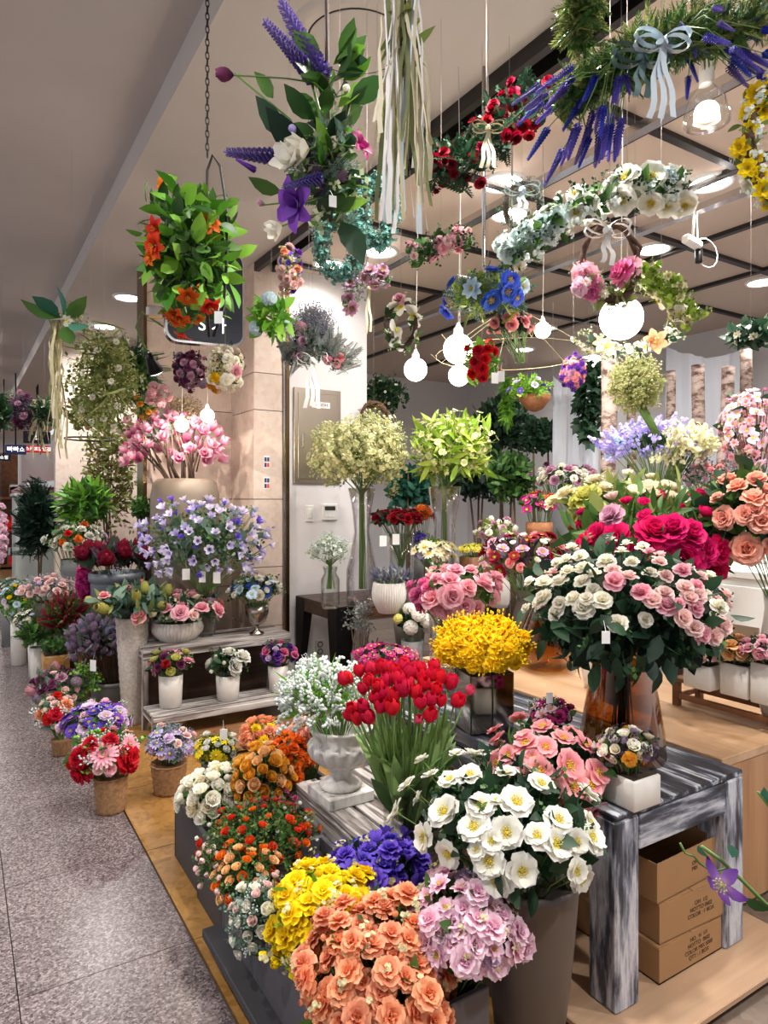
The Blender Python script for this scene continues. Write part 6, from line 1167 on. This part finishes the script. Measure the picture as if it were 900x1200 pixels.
# bundle of ribbon and raffia at the top
def strips(specs, d, spread, mats, n, length_px, wpx, seed):
    def ex(root, base, S, rn):
        rr = random.Random(seed)
        for i in range(n):
            x0 = rr.uniform(-.35, .35)*spread; x1 = rr.uniform(-1, 1)*spread*.6; L = length_px*rr.uniform(.5, 1.0); dep = rr.uniform(-.04, .04); pts = []
            for j in range(11):
                s = j/10; pts.append(P(specs[0]+x0+(x1-x0)*s+rr.uniform(-2, 2)+4*math.sin(s*5+i), specs[1]+L*s, d+dep*(1+s))-base)
            mb = MB(); w = wpx*rr.uniform(.5, 1.2)*d/F; sd = (RT*math.cos(i*.9)+FW*math.sin(i*.9)); mb.strip(pts, w, [(RT*math.cos(i*.9+j*.12)+FW*math.sin(i*.9+j*.12)) for j in range(11)]); part('strip', mb, [mats[i % len(mats)]], root)
    return ex
def h3(root, base, S, rn):
    strips((472, -40), 1.35, 58, ['ribbon_cream', 'straw', 'ribbon_white', 'grass_olive', 'ribbon_white', 'ribbon_cream', 'ribbon_pale'], 50, 335, 7, 3)(root, base, S, rn)
    mb = MB(); mb.tube([P(472, -40, 1.35)-base, Vector((P(472, -40, 1.35).x-base.x, P(472, -40, 1.35).y-base.y, ZC-base.z))], .004); part('hanging_cord', mb, ['wire_white'], root)
A('raffia_bundle', 'long bundle of cream ribbons and dried grass strips hanging from the top of the photo', 'hanging decoration', D(472, 60, 1.35, 40, 200), [], [('lance', 'leaf_olive', 14, 70, .2, .9, 1.2)], zmin=-1, extra=h3)
# red rose swag
RS = [(600, 110, 20), (598, 95, 16), (608, 120, 18), (588, 133, 14), (613, 148, 18), (620, 160, 15), (605, 162, 16), (626, 145, 16), (528, 190, 14), (522, 178, 13), (516, 172, 12), (553, 185, 14), (532, 205, 13), (563, 215, 15), (598, 150, 14), (505, 198, 13)]
A('red_rose_swag', 'hanging swag of small red roses in dark leaves with pale ribbons', 'hanging flowers', Tube([(505, 195, 2.45), (545, 190, 2.42), (585, 150, 2.42), (632, 110, 2.45)], 28), [('rose', 'crimson', 30, 15)], [('fern', 'leaf_dark', 70, 34), ('sprig', 'leaf_dark', 100, 26), ('oval', 'leaf_dark', 150, 16)], [('rose', 'crimson', x, y, s) for x, y, s in RS], hang=('wire_white', (570, 160)), up=0,
  extra=lambda root, base, S, rn: bow(root, base, P(572, 150, 2.3), .07, 'ribbon_cream', 3, 1.9, 2))
# lavender swag with a bow
def lav(root, base, S, rn):
    d = 1.75
    for side, n in ((-1, 34), (1, 26)):
        for i in range(n):
            a = rn.uniform(.1, 1.0); 
            if side < 0: p0 = P(735+rn.uniform(-15, 10), 62+rn.uniform(-14, 22), d+rn.uniform(-.1, .1)); e = P(rn.uniform(632, 735), rn.uniform(90, 168)+30*rn.random()-20, d+rn.uniform(-.2, .1))
            else: p0 = P(800+rn.uniform(-10, 20), 40+rn.uniform(-20, 20), d+rn.uniform(-.1, .1)); e = P(rn.uniform(800, 915), rn.uniform(-10, 100), d+rn.uniform(-.2, .1))
            v = e-p0; m_ = 'lavspike' if i % 3 else 'bluespike'; m_ = 'veronica' if i % 5 == 0 else m_; me, ce = bloom_mesh('spike', m_, 0); L = .105*rn.uniform(.8, 1.2); u = v.normalized()
            q = (u+Vector((0, 0, -.35 if side < 0 else -.2))).normalized(); o = obj('flower_spike', me, root, e-base, frame(q).to_quaternion(), (L*.62, L*.62, L)); mb = MB(); mb.tube([p0-base, p0.lerp(e, .5)+Vector((0, 0, .02))-base, e-base], .0013, 3); part('stem', mb, ['stem_green'], o if False else root)
    bow(root, base, P(752, 68, 1.6), .09, 'ribbon_teal', 2, 1.0, 3); bow(root, base, P(776, 50, 1.58), .085, 'ribbon_pale', 3, 2.0, 4)
A('lavender_swag', 'wide hanging swag of blue and purple lavender spikes tied with teal and pale ribbons', 'hanging flowers', Tube([(655, 120, 1.78), (710, 88, 1.75), (760, 60, 1.72), (820, 40, 1.75), (895, 25, 1.8)], 24), [], [('needle', 'leaf', 380, 42, .3, 1.1), ('needle', 'leaf_olive', 200, 44, .4, 1.1), ('needle', 'leaf_blue', 80, 40, .3, 1.0)], hang=('wire_white', (775, 40)), extra=lav)
A('fern_hanger', 'feathery green fern fronds hanging at the top, left of the lavender', 'hanging plant', D(680, 22, 1.7, 40, 76), [], [('needle', 'leaf_olive', 60, 50, .3, 1, .8), ('fern', 'leaf', 20, 44, .3, 1, .8)], hang='wire_black', zmin=-1)
YF = [(872, 130, 26), (866, 172, 26), (885, 110, 28), (893, 205, 26), (897, 130, 30), (880, 150, 22), (888, 185, 22), (896, 222, 26)]
A('yellow_wreath', 'vine wreath of bright yellow blossoms and white berries cut by the right edge', 'wreath', Tube(circ(925, 165, 48, 70, 1.6), 18, True), [('lotus', 'yellow', 30, 24), ('carn', 'white', 10, 18)], [('gypball', 'whitegyp', 90, 15, .8, 1.1), ('oval', 'leaf_olive', 120, 16), ('sprig', 'leaf_pale', 50, 20)], [('lotus', 'yellow', x, y, s) for x, y, s in YF], up=0, hang=('wire_black', (925, 90)), extra=ring_part('vine_ring', 'bark_twist', circ(925, 165, 48, 70, 1.6), .01, 6, .008))
WA = [(790, 205, 32), (762, 206, 30), (732, 205, 28), (728, 235, 28), (762, 240, 26), (800, 240, 26), (782, 243, 26), (690, 240, 22), (672, 225, 20), (675, 250, 18)]
A('white_anemone_wreath', 'arched wreath of white anemones with icy hydrangea at its left end', 'wreath', Tube([(592, 300, 2.2), (625, 285, 2.18), (660, 250, 2.15), (710, 225, 2.15), (760, 215, 2.15), (800, 225, 2.2)], 22), [('anem', 'white', 22, 24), ('ruff', 'icewhite', 8, 20)], [('oval', 'leaf', 160, 20), ('gypball', 'whitegyp', 70, 16, .8, 1.15), ('sprig', 'leaf_dark', 90, 24)], [('liz', 'white', x, y, s*1.2) for x, y, s in WA]+[('liz', 'cream', 803, 243, 26)]+[('ruff', 'icewhite', x, y, 26) for x, y in ((598, 296), (612, 288), (628, 280), (642, 272), (606, 278), (632, 262), (652, 258))], up=0, hang=('wire_white', (735, 205)))
def vine(root, base, S, rn):
    ring_part('vine_ring', 'bark_twist', circ(715, 308, 33, 44, 2.1), .006, 6, .012)(root, base, S, rn); bow(root, base, P(712, 270, 2.02), .09, 'ribbon_white', 2, 1.1, 7)
A('vine_wreath', 'round grapevine wreath with large pink peonies and a pale ribbon', 'wreath', Tube(circ(715, 312, 32, 40, 2.1, 12, 190, 350), 14), [('lotus', 'ivory', 8, 13)], [('oval', 'leaf_olive', 40, 18), ('sprig', 'leaf_pale', 30, 20)], [('carn', 'pink', 686, 322, 36), ('carn', 'rosepink', 694, 340, 32), ('carn', 'rosepink', 725, 318, 36), ('carn', 'pinklilac', 678, 338, 26), ('carn', 'pink', 738, 312, 28)], up=0, hang=('wire_white', (715, 268)), extra=vine)
A('hop_garland', 'trailing pale green garland with small white blossoms right of the vine wreath', 'hanging flowers', Tube([(735, 325, 2.25), (770, 325, 2.25), (790, 350, 2.25), (815, 378, 2.25)], 18), [('lotus', 'creamgyp', 18, 13), ('orchid', 'ivory', 6, 22)], [('round', 'leaf_lime', 220, 10), ('sprig', 'leaf_olive', 90, 20)], up=-.2, hang=('wire_black', (775, 320)))
A('orchid_garland', 'garland of peach and white orchid blossoms under the large globe bulb', 'hanging flowers', Tube([(676, 392, 2.85), (700, 408, 2.85), (735, 412, 2.85), (770, 402, 2.85), (795, 385, 2.85)], 11), [('lotus', 'white', 24, 10), ('orchid', 'white', 10, 14)], [('sprig', 'leaf_pale', 40, 16), ('oval', 'leaf_dark', 30, 14)], [('lily', 'peach', 768, 400, 28), ('lily', 'apricot', 708, 403, 26)], up=-.1, hang=('wire_white', (735, 396)))
A('green_dried_bunch', 'upside-down dried bunch of pale green filler flowers with thick stems', 'hanging flowers', D(744, 450, 3.3, 60, 62), [], [('gypball', 'greengyp', 300, 13, .5, 1.05), ('gyp', 'creamgyp', 100, 20, .5, 1.05), ('sprig', 'leaf_olive', 40, 18)], hang='wire_black', zmin=-1, stem=(768, 508, 3.3), extra=lambda root, base, S, rn: [part('stem', (lambda b: b.tube([S.c-base+Vector((.02*i, 0, -S.h*.5)), P(768+2*i, 508, 3.3)-base], .008, 6))(MB()), ['stem_green'], root) for i in range(-1, 3)])
for px, py, rx, ry, d, lb in [(398, 288, 22, 34, 2.35, 'teal baby breath wreath hanging left of the raffia bundle'), (442, 250, 17, 38, 2.6, 'second teal baby breath wreath, half behind the raffia bundle')]:
    c_ = circ(px, py, rx, ry, d); A('teal_wreath', lb, 'wreath', Tube(c_, 9, True), [], [('gypball', 'tealgyp', 330, 11, .4, 1.05), ('gyp', 'leaf_blue', 110, 14, .4, 1.05)], hang=('wire_black', (px, py-ry)), extra=ring_part('ring', 'moss', c_, .008, 6), group=None)
A('violet_pink_hanger', 'slim hanging cluster of pink and violet small blossoms near the pillar', 'hanging flowers', D(339, 314, 2.6, 30, 60), [('rose', 'blush', 20, 12), ('rose', 'purple', 8, 12), ('five', 'violet', 8, 8), ('carn', 'peach', 3, 11)], [('gypball', 'creamgyp', 40, 10), ('oval', 'leaf_olive', 40, 10)], hang='wire_black', zmin=-1, up=0)
A('pink_ball_hanger', 'small hanging half wreath of round pink roses in green leaves', 'hanging flowers', Tube([(480, 300, 2.7), (500, 290, 2.7), (525, 285, 2.7), (552, 275, 2.7)], 15), [('carn', 'pink', 7, 15), ('rose', 'blush', 5, 10)], [('oval', 'leaf', 120, 13), ('sprig', 'leaf_dark', 60, 18)], [('carn', 'pink', x, y, 17) for x, y in ((535, 270), (527, 283), (520, 292), (538, 280), (515, 285))], up=0, hang=('wire_black', (517, 280)))
A('mauve_lotus_wreath', 'hanging wreath of mauve pink lotus blossoms with cream ribbon tails', 'wreath', Tube([(410, 358, 2.5), (412, 340, 2.5), (425, 326, 2.5), (445, 322, 2.5), (455, 330, 2.5)], 11), [('lotus', 'mauve', 10, 17)], [('oval', 'leaf', 30, 13), ('sprig', 'leaf_grey', 40, 16)], [('lotus', 'mauve', x, y, 20) for x, y in ((433, 315), (445, 325), (440, 334), (427, 326), (449, 315), (410, 330), (408, 350), (412, 362))], up=0, hang=('wire_white', (430, 318)), extra=lambda root, base, S, rn: bow(root, base, P(432, 338, 2.46), .05, 'ribbon_cream', 2, 3.2, 8))
A('white_orchid_ring', 'dark twig ring with large white orchids and a pink rose', 'wreath', Tube(circ(470, 380, 17, 28, 2.6), 7, True), [('orchid', 'white', 6, 18)], [('oval', 'leaf', 26, 16), ('sprig', 'leaf_pale', 20, 16)], [('orchid', 'white', 470, 362, 32), ('orchid', 'white', 468, 385, 28), ('orchid', 'white', 482, 372, 26), ('rose', 'pink', 467, 350, 16)], up=0, hang=('wire_white', (470, 352)), extra=ring_part('twig_ring', 'twig', circ(470, 380, 17, 28, 2.6), .008, 6, .006))
A('blue_anemone_hanger', 'hanging bunch of vivid blue anemones with pale green ferns', 'hanging flowers', D(572, 345, 2.7, 96, 62), [('anem', 'blue', 4, 22), ('anem', 'paleblue', 3, 20)], [('fern', 'leaf_blue', 60, 30), ('fern', 'leaf_lime', 50, 28), ('sprig', 'leaf_teal', 60, 20), ('gyp', 'creamgyp', 40, 20)], [('anem', 'blue', x, y, s) for x, y, s in ((600, 328, 26), (597, 342, 28), (577, 354, 28), (608, 350, 22), (521, 368, 24), (520, 355, 16))]+[('lotus', 'paleblue', 551, 338, 26)], hang='wire_black', zmin=-.9, up=0)
A('red_rose_hanger', 'upside-down bunch of bright red roses with a price card', 'hanging flowers', D(565, 424, 2.85, 44, 52), [('rose', 'red', 8, 13)], [('oval', 'leaf_bright', 50, 18), ('sprig', 'leaf', 50, 16)], [('rose', 'red', x, y, 15) for x, y in ((560, 410), (568, 420), (556, 424), (565, 432), (572, 408), (552, 438), (566, 443))], hang='wire_white', zmin=-1, up=0, tags=[(580, 443, 2.75), (587, 441, 2.75)])
A('pink_rosebud_hanger', 'upside-down bunch of coral pink rosebuds with pale stems', 'hanging flowers', D(597, 382, 2.8, 54, 28), [('bud', 'salmon', 10, 11), ('rose', 'salmon', 9, 15)], [('oval', 'leaf_dark', 60, 16)], hang='wire_white', zmin=-.6, up=.1, stem=(610, 425, 2.8))
A('pink_lavender_swag', 'hanging swag of dusty pink roses and grey lavender with white ribbon tails on the pillar', 'hanging flowers', Tube([(335, 420, 3.4), (355, 408, 3.4), (375, 402, 3.4), (410, 428, 3.4)], 16), [('rose', 'mauve', 6, 13)], [('spike', 'leaf', 0, 1)] if False else [('needle', 'leaf_grey', 110, 34), ('sprig', 'leaf_dark', 50, 18)], [('rose', 'pink', 384, 423, 14), ('rose', 'pink', 394, 427, 13), ('rose', 'salmon', 398, 420, 12), ('rose', 'mauve', 343, 412, 13), ('rose', 'mauve', 350, 418, 12), ('rose', 'lilac', 353, 408, 12)], up=0, hang=('wire_white', (362, 405)), extra=lambda root, base, S, rn: bow(root, base, P(366, 422, 3.3), .1, 'ribbon_white', 3, 2.3, 9))
A('grey_lavender_ball', 'airy grey lavender ball with one pink rose above the pillar swag', 'hanging flowers', D(366, 385, 3.5, 48, 46), [('carn', 'pink', 1, 15)], [('gyp', 'greygyp', 190, 18, .4, 1.05), ('sprig', 'leaf_grey', 50, 16)], [('carn', 'pink', 351, 386, 18)], hang='wire_black', zmin=-1, up=0)
A('green_leaf_hanger', 'bright green leaf spray with pale blue florets hanging at the corner of the pillar', 'hanging flowers', D(318, 372, 3.2, 48, 50), [('hydr', 'paleblue', 3, 18)], [('sprig', 'leaf_bright', 24, 20)], hang='wire_black', zmin=-1, up=0, leafparts=[('oval', 'leaf_bright', 38, 26)])
A('bow_wreath', 'small grey ring wreath with a pale bow under a ceiling light', 'wreath', Tube(circ(612, 243, 20, 28, 3.0), 5, True), [], [('sprig', 'leaf_blue', 130, 12, .3, 1.1), ('lance', 'leaf_grey', 90, 9, .3, 1)], hang=('wire_black', (612, 216)), extra=lambda root, base, S, rn: (ring_part('ring', 'twig', circ(612, 243, 20, 28, 3.0), .012, 6)(root, base, S, rn), bow(root, base, P(612, 222, 2.9), .1, 'ribbon_pale', 2, .8, 11)))
A('violet_wreath', 'round wreath of tiny violet and pink flowers deep in the shop', 'wreath', D(672, 436, 4.6, 28, 38), [('carn', 'purple', 30, 9), ('carn', 'salmon', 24, 8), ('carn', 'mauve', 20, 8)], [('oval', 'leaf', 20, 8)], hang='wire_black', zmin=-1, up=0)
# left: hanging things in front of the corridor
def strawb(root, base, S, rn):
    strips((68, 375), 3.9, 16, ['straw', 'ribbon_cream', 'grass_olive', 'straw'], 24, 165, 3.2, 21)(root, base, S, rn)
    for k, (x, y, dx, dz) in enumerate([(72, 372, -1.3, .25), (74, 370, .15, 1), (78, 372, .8, .5), (80, 378, 1.0, -.5), (76, 380, .3, -.9), (70, 372, -.6, .6)]):
        obj('leaf', leaf_mesh('oval', 'leaf_teal' if k % 2 else 'leaf'), root, P(x, y, 3.85)-base, frame(RT*dx-FW*.3+Vector((0, 0, dz)), k).to_quaternion(), .17 if k else .22)
A('straw_hanger', 'hanging bundle of long pale straw strips with broad leaves and white orchids', 'hanging decoration', D(84, 372, 3.9, 30, 26), [('orchid', 'white', 8, 13)], [('sprig', 'leaf_pale', 20, 18)], hang='wire_black', zmin=-.8, extra=strawb)
A('white_orchid_willow', 'hanging weeping spray of tiny white blossoms right of the straw bundle', 'hanging flowers', D(122, 446, 4.2, 78, 140), [('lotus', 'white', 30, 9), ('orchid', 'white', 8, 13)], [('sprig', 'leaf_olive', 190, 26, .3, 1.05, .9), ('blade', 'leaf_olive', 160, 40, .2, 1, .9), ('gyp', 'creamgyp', 60, 20)], hang='wire_black', zmin=-1, up=0)
A('olive_fruit_hanger', 'hanging olive green shrubby spray in a black ring holder, under the white willow spray', 'hanging plant', D(106, 485, 4.6, 56, 56), [('ranun', 'apricot', 6, 6)], [('oval', 'leaf_olive', 240, 11), ('sprig', 'leaf_rust', 90, 18)], hang='wire_black', zmin=-.8, extra=lambda root, base, S, rn: part('ring_holder', (lambda b: b.tube([(.16*math.cos(i*.3142), .16*math.sin(i*.3142), -.17) for i in range(21)], .006, 6))(MB()), ['wire_black'], root))
A('dark_green_hanger', 'dense grassy green bunch hanging beside the gooseneck spot', 'hanging plant', D(158, 440, 5.3, 44, 72), [], [('needle', 'leaf', 170, 34, .3, 1, .6), ('blade', 'leaf_dark', 160, 34, .3, 1, .6), ('sprig', 'leaf_teal', 60, 20)], hang='wire_black', zmin=-1)
A('dried_purple_bunch', 'dusky purple dried bunch hanging at the far left', 'hanging flowers', D(27, 482, 6.5, 44, 44), [('carn', 'plum', 12, 9), ('carn', 'mauve', 10, 8)], [('gyp', 'leaf_plum', 130, 14), ('sprig', 'leaf_plum', 60, 14)], hang='wire_black', zmin=-1)
A('green_edge_bunch', 'dark green leafy bunch hanging at the left edge', 'hanging plant', D(2, 482, 6.2, 22, 46), [], [('oval', 'leaf_dark', 150, 10), ('sprig', 'leaf', 40, 14)], hang='wire_black', zmin=-1)
def strawc(root, base, S, rn): strips((45, 468), 6.4, 14, ['straw', 'ribbon_cream', 'grass_olive'], 14, 70, 2.6, 31)(root, base, S, rn)
A('straw_tassel', 'short tassel of dry grass with green leaves left of the long straw bundle', 'hanging decoration', D(52, 482, 6.4, 30, 34), [], [('lance', 'leaf_dark', 70, 16), ('sprig', 'leaf', 30, 14)], hang='wire_black', zmin=-1, extra=strawc)
A('cream_dried_bunch', 'dried bunch of cream, pink and yellow flowers hanging on the pillar under the sign', 'hanging flowers', D(264, 432, 4.3, 44, 54), [('carn', 'ivory', 24, 11), ('ranun', 'cream', 14, 9)], [('sprig', 'leaf_dark', 50, 16), ('gypball', 'creamgyp', 40, 11)], [('carn', 'gold', 246, 452, 14), ('carn', 'freesia', 251, 443, 13), ('carn', 'gold', 252, 458, 13), ('peony', 'pink', 277, 436, 15), ('carn', 'ivory', 268, 420, 14), ('carn', 'ivory', 264, 446, 15)], hang='wire_black', zmin=-1, up=-.1)
A('plum_dried_bunch', 'dried bunch of plum and dusty pink flowers hanging under the sign', 'hanging flowers', D(222, 434, 4.5, 40, 44), [('carn', 'plum', 20, 10), ('carn', 'mauve', 12, 10), ('hydr', 'dusty', 4, 13)], [('sprig', 'leaf_plum', 50, 14), ('oval', 'leaf_dark', 40, 11)], hang='wire_black', zmin=-1, up=-.1)
A('dry_hydrangea_bunch', 'faded mauve hydrangea bunch hanging above the magnolias', 'hanging flowers', D(186, 462, 5.0, 30, 26), [('hydr', 'protea_pink', 7, 13)], [('sprig', 'leaf_grey', 20, 12)], hang='wire_black', zmin=-1)
A('beige_pampas_bunch', 'beige feathery dried bunch hanging behind the magnolia branches', 'hanging flowers', D(215, 484, 5.4, 36, 36), [], [('gyp', 'dry', 150, 18), ('blade', 'dry', 60, 22)], hang='wire_black', zmin=-1)
A('yellow_mimosa_bunch', 'small hanging bunch of yellow mimosa left of the magnolia branches', 'hanging flowers', D(168, 478, 5.2, 26, 30), [('carn', 'gold', 9, 8)], [('oval', 'leaf', 60, 9), ('sprig', 'leaf_olive', 30, 12)], hang='wire_black', zmin=-1)
A('white_hydrangea_bunch', 'white hydrangea bunch hanging just above the magnolia blossoms', 'hanging flowers', D(186, 498, 5.5, 38, 30), [('hydr', 'icewhite', 9, 15)], [('oval', 'leaf_blue', 20, 10)], hang='wire_black', zmin=-1)
A('wisteria_hanger', 'pale lilac pink wisteria hanging at the left edge beside the grey counter', 'hanging flowers', D(2, 625, 7.6, 12, 66), [('carn', 'pinklilac', 40, 7)], [('sprig', 'leaf_grey', 20, 10)], hang='wire_black', zmin=-1)
A('ficus_hanger', 'dark green leafy hanging plant with white lights behind the cream sprays', 'hanging plant', D(450, 462, 6.6, 56, 44), [('five', 'white', 24, 4)], [('oval', 'leaf_dark', 260, 10), ('sprig', 'leaf', 60, 14)], hang='wire_black', zmin=-1)
A('twig_basket_hanger', 'rusty brown twig wreath hanging behind the cream sprays', 'wreath', Tube(circ(438, 488, 14, 16, 5.9), 5, True), [], [('sprig', 'leaf_rust', 60, 12)], hang=('wire_white', (438, 472)), extra=ring_part('twig_ring', 'bark_twist', circ(438, 488, 14, 16, 5.9), .012, 6, .015))
# clematis vine in front, lower right, rising from a pot on the floor
d = 1.0; pb = PZ(945, d, 0)
def clem(root, base, S, rn):
    for pts, r in (([(1070, 1200, d), (1010, 1130, d), (900, 1062, d), (868, 1030, d), (845, 1008, d), (822, 992, d)], .0028), ([(1010, 1130, d), (960, 1000, d), (905, 950, d), (888, 928, d)], .0022), ([(868, 1030, d), (850, 1018, d), (835, 1022, d), (820, 1012, d), (814, 1004, d), (803, 1000, d), (797, 988, d)], .0016)):
        mb = MB(); mb.tube([P(*q)-base for q in pts], r, 6); part('stem', mb, ['stem_green'], root)
    for px, py, L, dx, dz in [(905, 945, 30, -.7, .8), (830, 1005, 24, -.8, .6), (872, 1052, 34, 1, -.5), (858, 1005, 26, -.1, 1), (845, 1022, 24, -1, -.1), (910, 940, 30, .2, -1)]:
        obj('leaf', leaf_mesh('oval', 'leaf_teal' if dz > .5 else 'leaf'), root, P(px, py, d)-base, frame(RT*dx-FW*.4+Vector((0, 0, dz)), 1.0).to_quaternion(), L*d/F)
    me = MB(); ring(me, 5, 1.15, .3, 20, -30, .25, .08, 0, 'ovate', .04, rn=random.Random(4), nu=4); me2 = me.mesh('clematis_bloom', ['clem']); c = P(848, 1036, d-.03); o = obj('clematis_bloom', me2, root, c-base, frame(-FW*.45-RT*.9+Vector((0, 0, -.05)), .6).to_quaternion(), 25*d/F)
    c2 = MB(); stamens(c2, 22, .3, .3, 0, rn); obj('flower_centre', c2.mesh('flower_centre', ['creamgyp']), o)
petal('clem', (190, 150, 200), (112, 66, 160), (140, 96, 180))
A('clematis_vine', 'purple clematis on a green vine reaching in from the lower right edge', 'flower', D(1000, 1150, d, 20, 20), [], [('oval', 'leaf', 12, 20)], pot=('round', 'dark_pot', 1070, 1180, 150, 120, 0), stems=0, extra=clem)
